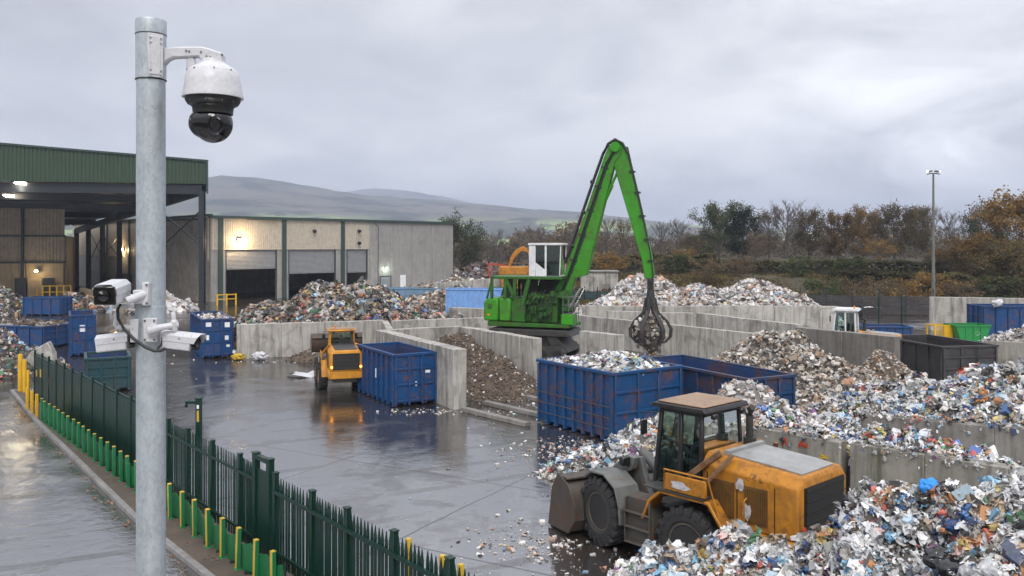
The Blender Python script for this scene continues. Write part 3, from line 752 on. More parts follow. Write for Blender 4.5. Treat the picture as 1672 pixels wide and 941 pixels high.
def load_heap(label, cat, corner, a, L, W, ztop, bulge, n, smin, smax, mat, core, sideswap=False, x0=.1, x1=None, name='waste_load', tm=TM_FAR, skew=0.0):
    """rubbish filling a container, domed, in the same frame as container()"""
    x1 = L - .1 if x1 is None else x1; s = 1 if sideswap else -1; nx, ny = 26, 16; rng = np.random.default_rng(int(L * 100 + n))
    g = np.linspace(x0, x1, nx); k = np.linspace(.09, W - .09, ny); X, Y = np.meshgrid(g, k)
    Z = ztop + bulge * np.sin(PI * (X - x0) / (x1 - x0)) ** .6 * np.sin(PI * Y / W) ** .6 + fbm(X, Y, .9, n * .01, 3) * .12 + skew * ((X - x0) / (x1 - x0) - .5)
    V = np.stack([X, s * Y, Z], -1).reshape(-1, 3)
    f = np.array([(j * nx + i, j * nx + i + 1, (j + 1) * nx + i + 1, (j + 1) * nx + i) for j in range(ny - 1) for i in range(nx - 1)])
    o = obj_np(name, V, [f], core, smooth=True); o.location = (corner[0], corner[1], 0); o.rotation_euler = (0, 0, math.atan2(a[1], a[0])); tag(o, label, cat)
    u = rng.random(n) * (nx - 1.01); v = rng.random(n) * (ny - 1.01)
    i = u.astype(int); j = v.astype(int)
    P = np.stack([x0 + u * (x1 - x0) / (nx - 1), s * (.09 + v * (W - .18) / (ny - 1)), Z[j, i]], -1)
    q = scatter('loose_rubbish', P, np.tile([0, 0, 1.0], (n, 1)), smin, smax, mat, o, tm, rng); tag(q, kind='stuff')
    return o

# ------------------------------------------------------------------ wheels
def wheel(t, x, y, R, w, side, rimm, hubs=8, tread=20, rr=.56):
    """tyre with lugs, its rim as a sub-part; side = +1 when the outer face looks to +y"""
    b = MB(); MM = Matrix.Translation((x, y, R)) @ Matrix.Rotation(-PI / 2 * side, 4, 'X')
    h = w / 2; ri = R * rr
    b.lathe([(ri, -h * .82), (ri * 1.12, -h), (R * .86, -h * .98), (R * .95, -h * .8), (R * .965, 0), (R * .95, h * .8), (R * .86, h * .98), (ri * 1.12, h), (ri, h * .82)], 40, MM)
    for i in range(tread):
        for sg in (-1, 1):
            t0 = 2 * PI * (i + (.5 if sg > 0 else 0)) / tread
            c0 = Vector((math.cos(t0), math.sin(t0), 0)); c1 = Vector((math.cos(t0 + .16), math.sin(t0 + .16), 0))
            p0 = MM @ (c0 * R * .965 + Vector((0, 0, sg * h * .93))); p1 = MM @ (c1 * R * .97 + Vector((0, 0, sg * h * .05)))
            up = MM.to_3x3() @ ((c0 + c1) / 2)
            b.beam(p0, p1, R * .11, R * .075, up=up)
            b.beam(MM @ (c0 * R * .80 + Vector((0, 0, sg * h * 1.0))), MM @ (c0 * R * .985 + Vector((0, 0, sg * h * .90))), R * .11, R * .05, up=MM.to_3x3() @ Vector((0, 0, 1)))
    ty = b.build('tyre', M['tyre'], t)
    r = MB()
    r.lathe([(ri * 1.02, -h * .8), (ri * 1.05, h * .86), (ri * .93, h * .9), (ri * .86, h * .55), (ri * .62, h * .38), (ri * .58, h * .52), (ri * .34, h * .56), (ri * .32, h * .78), (ri * .1, h * .82), (.001, h * .82)], 32, MM)
    for i in range(hubs):
        a = 2 * PI * i / hubs; p = Vector((math.cos(a) * ri * .47, math.sin(a) * ri * .47, h * .54))
        r.tube(MM @ p, MM @ (p + Vector((0, 0, h * .1))), ri * .05, n=6)
    r.build('rim', rimm, ty)
    return ty

# ------------------------------------------------------------------ seated people
def skin_mesh(name, joints, edges, mats, parent=None, sub=2, assign=None):
    me = bpy.data.meshes.new(name); me.from_pydata([j[0] for j in joints], edges, [])
    o = bpy.data.objects.new(name, me); COL.objects.link(o)
    m = o.modifiers.new('skin', 'SKIN'); m.use_smooth_shade = True; m.branch_smoothing = .4
    if not me.skin_vertices: me.skin_vertices.new()
    for k, (p, r) in enumerate(joints):
        sv = me.skin_vertices[0].data[k]; sv.radius = (r, r) if not isinstance(r, tuple) else r; sv.use_root = (k == 0)
    s = o.modifiers.new('sub', 'SUBSURF'); s.levels = sub; s.render_levels = sub
    bpy.context.view_layer.update()
    dg = bpy.context.evaluated_depsgraph_get(); nm = bpy.data.meshes.new_from_object(o.evaluated_get(dg))
    bpy.data.objects.remove(o, do_unlink=True); bpy.data.meshes.remove(me)
    nm.name = name
    nm.materials.clear()
    for q in mats: nm.materials.append(q)
    if assign:
        for p in nm.polygons: p.material_index = assign(p.center)
    for p in nm.polygons: p.use_smooth = True
    o = bpy.data.objects.new(name, nm); COL.objects.link(o)
    if parent is not None: o.parent = parent
    return o
def seated_person(label, loc, rz, coat, group=None, lean=0.0):
    """origin at the seat under the hips, looking to +x"""
    J = []; E = []
    def j(p, r, par=None):
        J.append((p, r)); k = len(J) - 1
        if par is not None: E.append((par, k))
        return k
    hip = j((0, 0, .09), (.15, .12)); w = j((.0, 0, .27), (.14, .11), hip); ch = j((.02 + lean, 0, .45), (.17, .12), w); nk = j((.03 + lean, 0, .60), .06, ch)
    hb = j((.05 + lean, 0, .69), (.075, .09), nk); hd = j((.055 + lean, 0, .77), (.08, .095), hb); j((.05 + lean, 0, .85), (.06, .07), hd)
    for s in (-1, 1):
        th = j((.08, s * .1, .07), .085, hip); kn = j((.45, s * .13, .10), .065, th); an = j((.52, s * .13, -.33), .045, kn); j((.66, s * .13, -.38), .04, an)
        sh = j((.02 + lean, s * .20, .52), .06, ch); el = j((.14 + lean, s * .25, .30), .045, sh); wr = j((.38 + lean, s * .15, .36), .03, el)
        pm = j((.44 + lean, s * .14, .38), (.035, .02), wr)
        for q, (dx, L) in enumerate(((.028, .065), (.01, .075), (-.01, .07), (-.028, .055))):
            f1 = j((.49 + lean, s * .14 + dx, .385), .009, pm); j((.49 + L * .5 + lean, s * .14 + dx, .36), .008, f1)
        j((.45 + lean, s * .14 - s * .05, .40), .01, pm)
    def asg(c):
        if c.z > .80: return 2
        if c.z > .615: return 1
        if c.x > .40 + lean and c.z > .33: return 1
        return 0 if c.z > .13 else 3
    o = skin_mesh('person', J, E, [coat, M['skin'], M['hair'], M['jacket']], None, 1, asg)
    o.location = loc; o.rotation_euler = (0, 0, rz)
    return tag(o, label, 'person', group)
def text_part(name, s, size, mat, parent, M4, ext=.006):
    cu = bpy.data.curves.new(name, 'FONT'); cu.body = s; cu.size = size; cu.extrude = ext; cu.align_x = 'CENTER'; cu.align_y = 'CENTER'
    o = bpy.data.objects.new(name, cu); COL.objects.link(o); bpy.context.view_layer.update()
    me = bpy.data.meshes.new_from_object(o.evaluated_get(bpy.context.evaluated_depsgraph_get()))
    bpy.data.objects.remove(o, do_unlink=True); me.materials.clear(); me.materials.append(mat); me.transform(M4)
    o = bpy.data.objects.new(name, me); COL.objects.link(o); o.parent = parent
    return o
# ------------------------------------------------------------------ corrugated sheets
def corr(b, p0, p1, z0a, z0b, z1a, z1b, pitch, depth, m=0, out=1):
    """corrugated sheet in local x..; from p0 to p1 (xy), bottom z0a->z0b, top z1a->z1b"""
    p0 = Vector((*p0, 0)); p1 = Vector((*p1, 0)); d = p1 - p0; L = d.length; d.normalize(); nrm = Vector((d.y, -d.x, 0)) * out
    n = int(L / pitch); vs = []
    prof = [(0, 0), (.30, 0), (.42, 1), (.88, 1)]
    pts = [((i + a) * pitch, e * depth) for i in range(n) for a, e in prof] + [(L, 0)]
    for s, e in pts:
        k = s / L; q = p0 + d * s + nrm * e
        vs.append((q.x, q.y, z0a + (z0b - z0a) * k)); vs.append((q.x, q.y, z1a + (z1b - z1a) * k))
    b.add(vs, [(2 * i, 2 * i + 2, 2 * i + 3, 2 * i + 1) for i in range(len(pts) - 1)], m)

# ------------------------------------------------------------------ transfer hall
HB = Vector((-36.8, 105, 0)); HE = Vector((27.5, 31, 0)).normalized()
hall = thing('transfer_hall', 'large grey industrial hall with three roller shutter doors behind the mixed waste heap', 'building', HB, math.atan2(HE.y, HE.x))
def hs(u):
    k = (u - U0) / FPX; return (105 * k + 36.8) / (HE.x - HE.y * k)
ZD, ZT = 6.5, 10.4
d1, d2, d3 = (hs(368.5), hs(452)), (hs(471), hs(548)), (hs(566), hs(600)); sR = hs(603); sE = hs(740)
for a, c in ((0.0, d1[0]), (d1[1], d2[0]), (d2[1], d3[0]), (d3[1], sR)):
    MB().bb(a, c, 0, .35, 0, ZD).build('wall_pier', M['conc_b'], hall, bevel=.02)
b = MB(); corr(b, (0, -.01), (sR, -.01), ZD, ZD, ZT - .1, ZT - .1, .30, .05)
b.bb(0, sR, .05, .3, ZD, ZT - .1); b.bb(0, sR, -.09, .0, ZD - .12, ZD + .04)
b.build('cladding', M['clad'], hall)
js = [sR + .02, hs(638), hs(672), hs(705), sE]
b = MB()
for a, c in zip(js[:-1], js[1:]): b.bb(a + .07, c - .07, -.06, .3, 0, ZT - .06)
b.bb(sR, sE, .0, .24, 0, ZT - .1)
b.build('concrete_panels', M['conc_b'], hall, bevel=.03)
for a in (hs(355.5), hs(460), hs(556)):
    MB().bb(a, a + .62, -.2, -.065, 0, ZT - .1).build('column', M['trimgreen'], hall, bevel=.02)
b = MB(); b.bb(-.3, sE + .15, -.28, .4, ZT - .06, ZT + .22); b.bb(-.3, sE + .15, -.34, -.281, ZT - .14, ZT + .1); b.build('roof_trim', M['trimgreen'], hall, bevel=.02)
for (a, c), zb in zip((d1, d2, d3), (4.03, 3.28, 3.2)):
    s_ = MB(); n = int((ZD - zb) / .16)
    pr = []
    for i in range(n): 
        z = zb + (ZD - zb) * i / n; dz = (ZD - zb) / n
        pr += [(.18, z), (.14, z + dz * .5)]
    pr.append((.18, ZD)); pr2 = [(.24, ZD), (.24, zb)]
    s_.prism(pr + pr2, 'x', a + .02, c - .02)
    s_.bb(a + .02, c - .02, .13, .25, zb - .12, zb - .002)
    sh = s_.build('roller_shutter', M['shutter'], hall, sharp=20)
    fr = MB(); fr.bb(a, a + .10, -.03, .13, 0, ZD - .13); fr.bb(c - .10, c, -.03, .13, 0, ZD - .13)
    fr.build('guide_rail', M['steelgrey'], sh)
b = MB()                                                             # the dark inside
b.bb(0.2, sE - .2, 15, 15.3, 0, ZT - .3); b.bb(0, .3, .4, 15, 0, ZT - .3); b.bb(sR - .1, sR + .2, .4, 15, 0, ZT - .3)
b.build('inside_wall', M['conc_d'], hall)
MB().bb(0, sE, .36, 16, ZT - .28, ZT - .08).build('roof', M['steelgrey'], hall)
b = MB(); b.bb(sE - .3, sE, .36, 16, 0, ZT - .3); b.build('end_wall', M['conc_b'], hall)
dr = MB(); x0, x1 = hs(620.5), hs(637); dr.bb(x0, x1, -.1, -.062, 0.02, 2.35); dd = dr.build('door', M['door'], hall, bevel=.01)
fr = MB(); fr.bb(x0 - .09, x0 - .004, -.13, -.062, 0, 2.45); fr.bb(x1 + .004, x1 + .09, -.13, -.062, 0, 2.45); fr.bb(x0 - .004, x1 + .004, -.13, -.062, 2.36, 2.45); fr.build('frame', M['steelgrey'], dd)
MB().tube((x0 + .15, -.16, 1.05), (x0 + .15, -.10, 1.05), .03, n=8).build('handle', M['chrome'], dd)
b = MB(); x0, x1 = hs(653), hs(661.5); b.bb(x0, x1, -.16, -.062, .3, 2.5); b.bb(x0 + .1, x1 - .1, -.18, -.161, 1.9, 2.35); b.build('cabinet', M['white'], hall, bevel=.02)
for u_, z_ in ((511, 8.9), (584, 9.0), (584, 7.3)):
    q = MB(); x = hs(u_); q.bb(x - .09, x + .09, -.25, -.06, z_ - .12, z_ + .12); q.tube((x, -.2, z_), (x, -.5, z_ - .1), .2, .26, 12); q.build('wall_lamp', M['steelgrey'], hall)
b = MB(); x = hs(617); b.tube((x, -.12, .2), (x, -.12, 9.6), .06, n=8); b.tube((x, -.12, 9.6), (x - .6, -.12, 10.1), .06, n=8); b.build('drain_pipe', M['grey_steel'], hall)
def lit_lamp(name, label, world, face, mat, energy, col, sz=.3, off=.9, spot=True):
    """a lit wall lamp: housing, glowing glass and the light it gives"""
    t = thing(name, label, 'lamp', world, math.atan2(face[1], face[0]))
    h = MB(); h.bb(-.02, .12, -sz * .7, sz * .7, -sz * .5, sz * .55); h.prism([(.1, sz * .55), (.45, sz * .45), (.45, sz * .40), (.1, sz * .5)], 'y', -sz * .7, sz * .7); h.build('housing', M['steelgrey'], t)
    MB().bb(.13, .2, -sz * .6, sz * .6, -sz * .42, sz * .38).build('lamp_glass', mat, t)
    ld = bpy.data.lights.new(name + '_light', 'POINT'); ld.energy = energy; ld.color = col; ld.shadow_soft_size = .2
    lo = bpy.data.objects.new('lamp_light', ld); COL.objects.link(lo); lo.parent = t; lo.location = (off, 0, -.15)
    return t
HN = Vector((HE.y, -HE.x, 0))
def hp(u, z, off=.08):
    return HB + HE * hs(u) + HN * off + Vector((0, 0, z))
lit_lamp('wall_floodlight', 'glaring warm floodlight on the cream cladding above the left roller shutter', hp(390, 7.55), HN, M['lamp_warm'], 430, (1, .70, .36), .5, .9)
lit_lamp('wall_floodlight', 'small greenish lit lamp above the grey personnel door of the hall', hp(629, 3.6, .1), HN, M['lamp_soft'], 45, (.8, 1, .8), .22, .6)
# the wing that runs back behind the open canopy
WD = Vector((-39.9, 45, 0)).normalized(); WL = 60.0
wing = thing('hall_wing', 'long pale side wing of the hall running back behind the canopy columns', 'building', HB + Vector((-.4, .35, 0)), math.atan2(WD.y, WD.x))
def ws(u):
    k = (u - U0) / FPX; return (-36.8 - 105 * k) / (-WD.x + WD.y * k)
b = MB(); n = 20
for i in range(n): b.bb(i * WL / n + .02, (i + 1) * WL / n - .02, -.3, 0, 0, 5.2)
b.bb(0.1, WL, -.34, -.04, 0, 5.2); b.build('wall', M['conc_b'], wing)
b = MB(); corr(b, (WL, .0), (0, .0), 5.2, 5.2, 10.5, 10.5, .33, .05); b.bb(0, WL, -.3, -.06, 5.2, 10.5); b.build('cladding', M['clad'], wing)
b = MB(); b.bb(-.2, WL + .2, -.4, .2, 10.5, 10.8); b.bb(0, WL, -9, -.41, 10.2, 10.5); b.build('roof_trim', M['trimgreen'], wing)
x0, x1 = ws(308), ws(281)
q = MB().bb(x0, x1, .0, .06, 0, 3.0).build('roller_shutter', M['door'], wing)
q = MB().bb(ws(325), ws(318), .0, .06, 0, 2.6).build('door', M['steelgrey'], wing)
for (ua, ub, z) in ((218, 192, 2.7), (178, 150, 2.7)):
    MB().bb(ws(ua), ws(ub), .0, .05, 0, z).build('doorway_shade_panel', M['black'], wing)  # flat black panels stand in for the shade inside open doorways
for u_ in (268, 245, 216, 180, 150):
    MB().bb(ws(u_), ws(u_) + .45, .06, .25, 0, 10.5).build('column', M['trimgreen'], wing)
WN = Vector((-WD.y, WD.x, 0))
wpos = HB + WD * ws(204) + WN * .25 + Vector((0, 0, 6.3))
lit_lamp('wall_floodlight', 'warm lit lamp high on the pale wing wall seen between the canopy columns', wpos, WN, M['lamp_warm'], 150, (1, .76, .45), .4, .9)
wpos = HB + WD * ws(296) + WN * .15 + Vector((0, 0, 3.6))
lit_lamp('wall_floodlight', 'small lit lamp above the closed shutter of the wing wall', wpos, WN, M['lamp_warm'], 30, (1, .9, .75), .18, .5)

# ------------------------------------------------------------------ open canopy
can = thing('open_canopy', 'huge open sided tipping canopy with green ribbed fascia and dark steel columns', 'canopy', (0, 0, 0))
K0 = Vector((-36.5, 101, 0)); K1 = Vector((-57.7, 126, 0)); K4 = Vector((-71.1, 140, 0))
FR = Vector((-36.0, 101.2, 14.2)); FL = Vector((-98, 87.0, 14.2)); BR = Vector((-74, 143, 10.2)); BL = Vector((-136, 136, 10.2))
b = MB()
vs = [FR, FL, BL, BR]; up = [p + Vector((0, 0, .5)) for p in vs]
b.add(vs + up, [(0, 1, 2, 3), (7, 6, 5, 4), (0, 4, 5, 1), (1, 5, 6, 2), (2, 6, 7, 3), (3, 7, 4, 0)])
b.build('roof', M['steelgrey'], can)
b = MB(); fr_ = Vector((-35.8, 100.7, 0)); fl_ = Vector((-98, 86.4, 0)); kk = (fl_ - fr_).length
zl = 18.45 + (18.45 - 16.75) * .9
corr(b, (fr_.x, fr_.y), (fl_.x, fl_.y), 14.15, 14.15, 16.75, zl + 1.0, .42, .07, out=-1)
dd = (fl_ - fr_).normalized()
b.add([(fr_.x, fr_.y + .1, 14.15), (fl_.x, fl_.y + .1, 14.15), (fl_.x, fl_.y + .1, zl + 1.0), (fr_.x, fr_.y + .1, 16.75)], [(0, 1, 2, 3)])
b.build('fascia', M['fascia'], can)
b = MB(); b.beam((fr_.x + .15, fr_.y - .05, 16.85), (fl_.x, fl_.y - .05, zl + 1.1), .34, .22); b.beam((fr_.x + .05, fr_.y - .1, 13.0), (fr_.x + .05, fr_.y - .1, 16.7), .12, .3)
b.build('fascia_trim', M['trimgreen'], can)
b = MB(); sr = Vector((fr_.x + .1, fr_.y, 0)); bk = Vector((-73.6, 143.4, 0))
corr(b, (bk.x, bk.y), (sr.x, sr.y), 10.2, 13.3, 10.9, 16.7, .5, .06, out=-1); b.build('side_fascia', M['fascia'], can)
def canz(y): return 14.1 - 4.0 * max(0, min(1, (y - 101) / 41))
def column(p, h, s=.5):
    q = MB(); x, y = p.x, p.y
    q.bb(x - s / 2, x + s / 2, y - s / 2, y - s / 2 + .06, 0, h); q.bb(x - s / 2, x + s / 2, y + s / 2 - .06, y + s / 2, 0, h); q.bb(x - .05, x + .05, y - s / 2 + .062, y + s / 2 - .062, 0, h)
    q.bb(x - s * .8, x + s * .8, y - s * .8, y + s * .8, 0, .08)
    return q.build('column', M['steelgrey'], can)
for p in (K0, K0.lerp(K1, .47), K1, K1.lerp(K4, .37), K1.lerp(K4, .70), K4):
    column(p, canz(p.y) - .75, .62 if p is K0 else .55)
b = MB(); b.beam(K0 + Vector((0, 0, 13.5)), FL + Vector((0, .8, -.75)), .5, 1.1); b.beam(K0 + Vector((0, .4, 13.4)), K4 + Vector((0, 0, 9.3)), .45, .9)
b.build('eaves_beam', M['steelgrey'], can)
for k in (.2, .4, .6, .8):
    p = K0.lerp(K4, k); q = FL.lerp(BL, k); p.z = canz(p.y) - .55; q.z = canz(q.y) - .55
    MB().beam(p, q, .35, .8).build('roof_beam', M['steelgrey'], can)
for k in (.15, .32, .5, .7):
    p = FR.lerp(FL, k); q = BR.lerp(BL, k); MB().beam(p - Vector((0, 0, .25)), q - Vector((0, 0, .25)), .2, .3).build('purlin', M['steelgrey'], can)
km = K0.lerp(K1, .47)
b = MB(); b.tube(km + Vector((0, 0, 11.6)), K0 + Vector((0, 0, 6.8)), .09, n=6); b.tube(K0 + Vector((0, 0, 11.2)), km + Vector((0, 0, 6.4)), .09, n=6)
for a_, c_ in ((.63, 1.0), (.37, .63)):
    p = K1.lerp(K4, 1 - a_); q = K1.lerp(K4, 1 - c_)
    b.tube(p + Vector((0, 0, 8.6)), q + Vector((0, 0, 5.0)), .07, n=6); b.tube(q + Vector((0, 0, 8.6)), p + Vector((0, 0, 5.0)), .07, n=6)
b.build('cross_brace', M['steelgrey'], can)
# closed back end under the canopy
bw_ = thing('canopy_back_wall', 'ochre concrete and ribbed metal end wall deep under the canopy', 'building wall', (0, 0, 0))
A_, B_ = (-60.0, 115.0), (-104.0, 111.0)
b = MB(); n = 9
for i in range(n):
    p = Vector((*A_, 0)).lerp(Vector((*B_, 0)), i / n + .002); q = Vector((*A_, 0)).lerp(Vector((*B_, 0)), (i + 1) / n - .002); b.beam(p + Vector((0, 0, 2.3)), q + Vector((0, 0, 2.3)), .4, 4.6)
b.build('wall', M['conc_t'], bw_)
b = MB(); corr(b, B_, A_, 4.6, 4.6, 12.0, 12.0, .45, .07, out=1); b.build('cladding', M['clad_shade'], bw_)
b = MB(); b.beam((*A_, 4.65), (*B_, 4.65), .6, .25); b.beam((*A_, 8.2), (*B_, 8.2), .6, .25); b.beam((-65.2, 114.2, 0), (-65.2, 114.2, 12), .3, .3)
b.build('rail_beam', M['steelgrey'], bw_)
b = MB(); n = 5
for i in range(n):
    p = Vector((-60, 115.3, 0)).lerp(Vector((-71.5, 140, 0)), i / n + .004); q = Vector((-60, 115.3, 0)).lerp(Vector((-71.5, 140, 0)), (i + 1) / n - .004); b.beam(p + Vector((0, 0, 4.1)), q + Vector((0, 0, 4.1)), .4, 8.2)
b.build('side_wall', M['conc_t'], bw_)
for u0, u1, m_ in ((27, 47, M['steelgrey']), (48, 72, M['conc_t']), (73, 92, M['steelgrey'])):
    p = PP(u0, 486, 114.3); q = PP(u1, 486, 114.3 + .3); MB().beam((p.x, 113.9, 1.3), (q.x, 114.1, 1.3), .12, 2.6).build('door', m_, bw_, bevel=.02)
lit_lamp('wall_floodlight', 'small lit lamp above the dark blue doors deep under the canopy', PP(60, 443, 113.9), (0, -1), M['lamp_warm'], 90, (1, .78, .42), .3, .8)
# two floodlights hung under the front of the canopy
for (u, v, Y, lab) in ((33, 299, 96.5, 'bright white floodlight hung under the green fascia, the larger of two'), (14, 319, 104, 'bright white floodlight hung further back under the canopy roof')):
    p = PP(u, v, Y); t_ = thing('canopy_floodlight', lab, 'lamp', p, 0, 'floodlights under the canopy')
    q = MB(); q.bb(-.55, .55, -.3, .35, .06, .2); q.tube((0, 0, .2), (0, 0, max(.25, canz(Y) - p.z + .1)), .06, n=6); q.build('housing', M['steelgrey'], t_)
    MB().add([(-.5, -.34, .02), (.5, -.34, .02), (.5, .30, -.18), (-.5, .30, -.18), (-.5, -.34, .059), (.5, -.34, .059), (.5, .30, .059), (-.5, .30, .059)], [(0, 1, 2, 3), (7, 6, 5, 4), (0, 4, 5, 1), (1, 5, 6, 2), (2, 6, 7, 3), (3, 7, 4, 0)]).build('lamp_glass', M['lamp_cool'], t_)
    ld = bpy.data.lights.new('canopy_light', 'POINT'); ld.energy = 40; ld.color = (1, .9, .72); ld.shadow_soft_size = .4
    lo = bpy.data.objects.new('lamp_light', ld); COL.objects.link(lo); lo.parent = t_; lo.location = (0, 0, -.7)

# ------------------------------------------------------------------ bay walls
G_ = 'concrete walls of the storage bays'
bay_wall('long pale concrete wall holding back the mixed waste heap', (-16.9, 52.6), (-8.4, 56.2), 2.1, .5)
bay_wall('concrete wall continuing right from the mixed waste heap towards the green crane', (-8.0, 56.6), (-1.6, 59.4), 2.0)
bay_wall('short concrete return wall at the left end of the mixed waste heap', (-16.65, 53.2), (-18.9, 60.5), 2.0)
bay_wall('distant concrete wall in front of the light blue container', (-4.7, 64.5), (-.6, 63.0), 2.3)
bay_wall('stub of concrete wall projecting behind the small yellow loader', (-8.3, 55.9), (-7.2, 50.6), 2.05)
bay_wall('thick concrete wall end beside the empty blue skip near the small loader', (-2.2, 36.4), (-6.9, 45.2), 2.55, .62)
bay_wall('back wall of the bay holding the brown soil heap', (-6.6, 45.6), (-2.95, 47.5), 2.5)
bay_wall('right wall of the soil bay, green algae stain on its panels, beside the crane', (-2.75, 47.3), (1.25, 41.4), 2.5, .5, M['conc'])
bay_wall('short free standing wall just right of the crane tracks', (3.8, 46.3), (5.6, 43.8), 2.4, .45)
bay_wall('long concrete wall running behind the grab towards the dark wall', (6.5, 58.8), (14.1, 48.3), 2.0)
bay_wall('short wall behind the crane linking to the long wall by the grab', (4.6, 61.2), (6.3, 59.0), 2.0)
bay_wall('concrete wall between the grab wall and the pale waste heap, left length', (7.2, 65.2), (13.4, 63.2), 2.0)
bay_wall('concrete wall running towards the white cab loader', (13.6, 62.9), (18.2, 54.0), 2.0)
bay_wall('concrete wall along the front of the pale baled waste heap', (5.5, 67.6), (25.6, 67.4), 2.2)
bay_wall('dark stained concrete wall beside the black container', (15.3, 46.0), (18.5, 41.1), 2.6, .45, M['conc_d'], 2.4)
bay_wall('pale concrete wall at the back right below the light mast', (34.2, 70.2), (47.5, 67.0), 2.75, .5, M['conc'], 2.5)
bay_wall('mossy low wall standing before the tall pale wall by the blue container', (38.2, 68.4), (42.0, 65.0), 2.25, .4, M['conc_g'], 2.5)
bay_wall('low mossy wall below the small white waste heap at the right edge', (25.0, 45.4), (32.0, 42.0), 1.95, .45, M['conc_g'], 2.0)
bay_wall('mossy concrete wall with trailing rubbish behind the large yellow loader', (6.25, 24.2), (8.5, 21.95), 2.0, .4, M['conc_g'], 1.6)
bay_wall('mossy concrete wall running to the right edge above the foreground heap', (8.65, 21.8), (12.6, 18.2), 2.0, .4, M['conc_g'], 1.8)
bay_wall('dark low wall in front of the big white heap on the right', (11.4, 28.0), (16.4, 25.3), 1.5, .4, M['conc_d'], 2.0)
bay_wall('ochre low wall beside the junk under the canopy', (-54.2, 108), (-39.3, 86.5), 1.6, .4, M['conc_t'], 2.5)
# tilted concrete block by the yellow posts
o = MB().prism([(0, 0), (1.35, 0), (1.35, 1.1), (1.05, 1.75), (.25, 1.25), (0, .9)], 'y', -.35, .35).build('concrete_block', M['conc'], bevel=.05)
o.location = (-26.2, 46.4, .006); o.rotation_euler = (0, 0, .25); tag(o, 'tilted pale concrete block beside the rubbish heap at the left edge', 'concrete block')
# sleepers / floor rails in front of the soil bay
for k, (p, q) in enumerate((((-1.2, 37.6), (2.2, 33.6)), ((.4, 39.3), (3.4, 35.6)), ((-2.0, 36.0), (.6, 33.0)))):
    p = Vector((*p, .09)); q = Vector((*q, .09)); o = MB().beam((0, 0, 0), (0, 0, 0), 1, 1)
    d = q - p; o = MB().bb(0, d.length, -.16, .16, -.085, .085).build('floor_rail', M['conc_d'], bevel=.02); o.location = p; o.rotation_euler = (0, 0, math.atan2(d.y, d.x))
    tag(o, ('long low concrete floor rail in front of the soil heap', 'low concrete floor rail nearest the crane wall', 'low concrete floor rail starting at the thick wall end')[k], 'floor rail', 'floor rails before the soil bay')

# ------------------------------------------------------------------ skips
GS = 'open steel waste containers'
a1 = (-.57, .82)
container('tall blue ribbed container heaped with rubbish beside the yellow loader', (3.6, 30.2), a1, 4.45, 3.3, 2.45, M['blue'], 8, GS, rods=3)
load_heap('mixed rubbish heaped inside the tall blue container', 'rubbish load', (3.6, 30.2), a1, 4.45, 3.3, 2.30, .42, 1500, .04, .17, M['mixed'], M['core'])
container('long empty blue container standing behind the rubbish filled one', (8.43, 30.5), (-.471, .882), 6.35, 2.2, 2.2, M['blue3'], 7, GS)
container('empty blue skip between the small yellow loader and the thick wall end', (-5.05, 36.9), (-.5, .866), 4.4, 1.95, 2.24, M['blue2'], 7, GS, rods=0, stickers=(('side', 2.2, 1.2, .22, .42), ('end', 1.55, 1.45, .22, .12), ('end', 1.0, .95, .08, .2)))
a4 = (-.44, .9)
container('blue container with white stickers filled with pale waste by the mixed heap', (-18.95, 52.5), a4, 6.5, 1.75, 2.4, M['blue2'], 7, GS, stickers=(('end', 1.45, 2.05, .3, .3), ('end', .35, 2.1, .32, .26), ('end', 1.42, 1.25, .22, .26), ('end', .3, 1.3, .16, .3), ('end', 1.5, .75, .2, .14)))
load_heap('pale waste filling the blue container by the mixed heap', 'rubbish load', (-18.95, 52.5), a4, 6.5, 1.75, 2.1, .35, 500, .06, .2, M['pale'], M['corepale'], x0=.1, x1=5.0)
container('narrow blue container seen end on beside the yard road', (-27.6, 53.6), (-.46, .89), 4.2, 1.35, 2.55, M['blue2'], 5, GS, stickers=(('end', .68, 1.75, .34, .42),))
o6 = container('low blue container full of grey soil at the left edge', (-31.4, 57.4), (-.97, .24), 9.5, 3.4, 1.5, M['blue2'], 9, GS)
load_heap('grey soil filling the low blue container', 'soil load', (-31.4, 57.4), (-.97, .24), 9.5, 3.4, 1.42, .25, 260, .08, .3, M['soilp'], M['conc_d'], tm=TM_SOIL)
container('low wide blue container standing under the front edge of the canopy', (-44.6, 84.6), (-1, .02), 3.7, 2.2, 1.75, M['blue2'], 4, GS)
container('small dark teal bin half hidden behind the green fence', (-20.0, 40.3), (-.45, .89), 2.6, 1.85, 1.62, M['tealbin'], 4, GS)
container('long pale blue container row end along the hall wall', (-6.9, 97.4), (-1, -.03), 9.3, 2.3, 2.05, M['paleblue'], 9, GS)
container('bright light blue container left of the green crane', (-1.0, 79.5), (-1, .08), 5.2, 2.3, 2.25, M['lightblue'], 10, GS, zb=.6)
o = MB().bb(-6.6, -.6, 79.1, 82.6, 0, .585).build('loading_plinth', M['conc'], bevel=.03); tag(o, 'low concrete plinth under the light blue container', 'plinth')
container('black weathered container behind the dark stained wall', (21.25, 42.3), (-.2, .98), 5.1, 3.05, 1.95, M['blackbin'], 5, GS, inner=M['blackbin'])
container('tall blue container at the right edge beside the green skip', (34.8, 63.3), (1, -.05), 6.2, 2.4, 2.45, M['blue2'], 7, GS, sideswap=True)
container('flat blue container behind the white cab loader', (29.2, 62.6), (-1, .1), 3.3, 2.0, .98, M['blue2'], 6, GS)
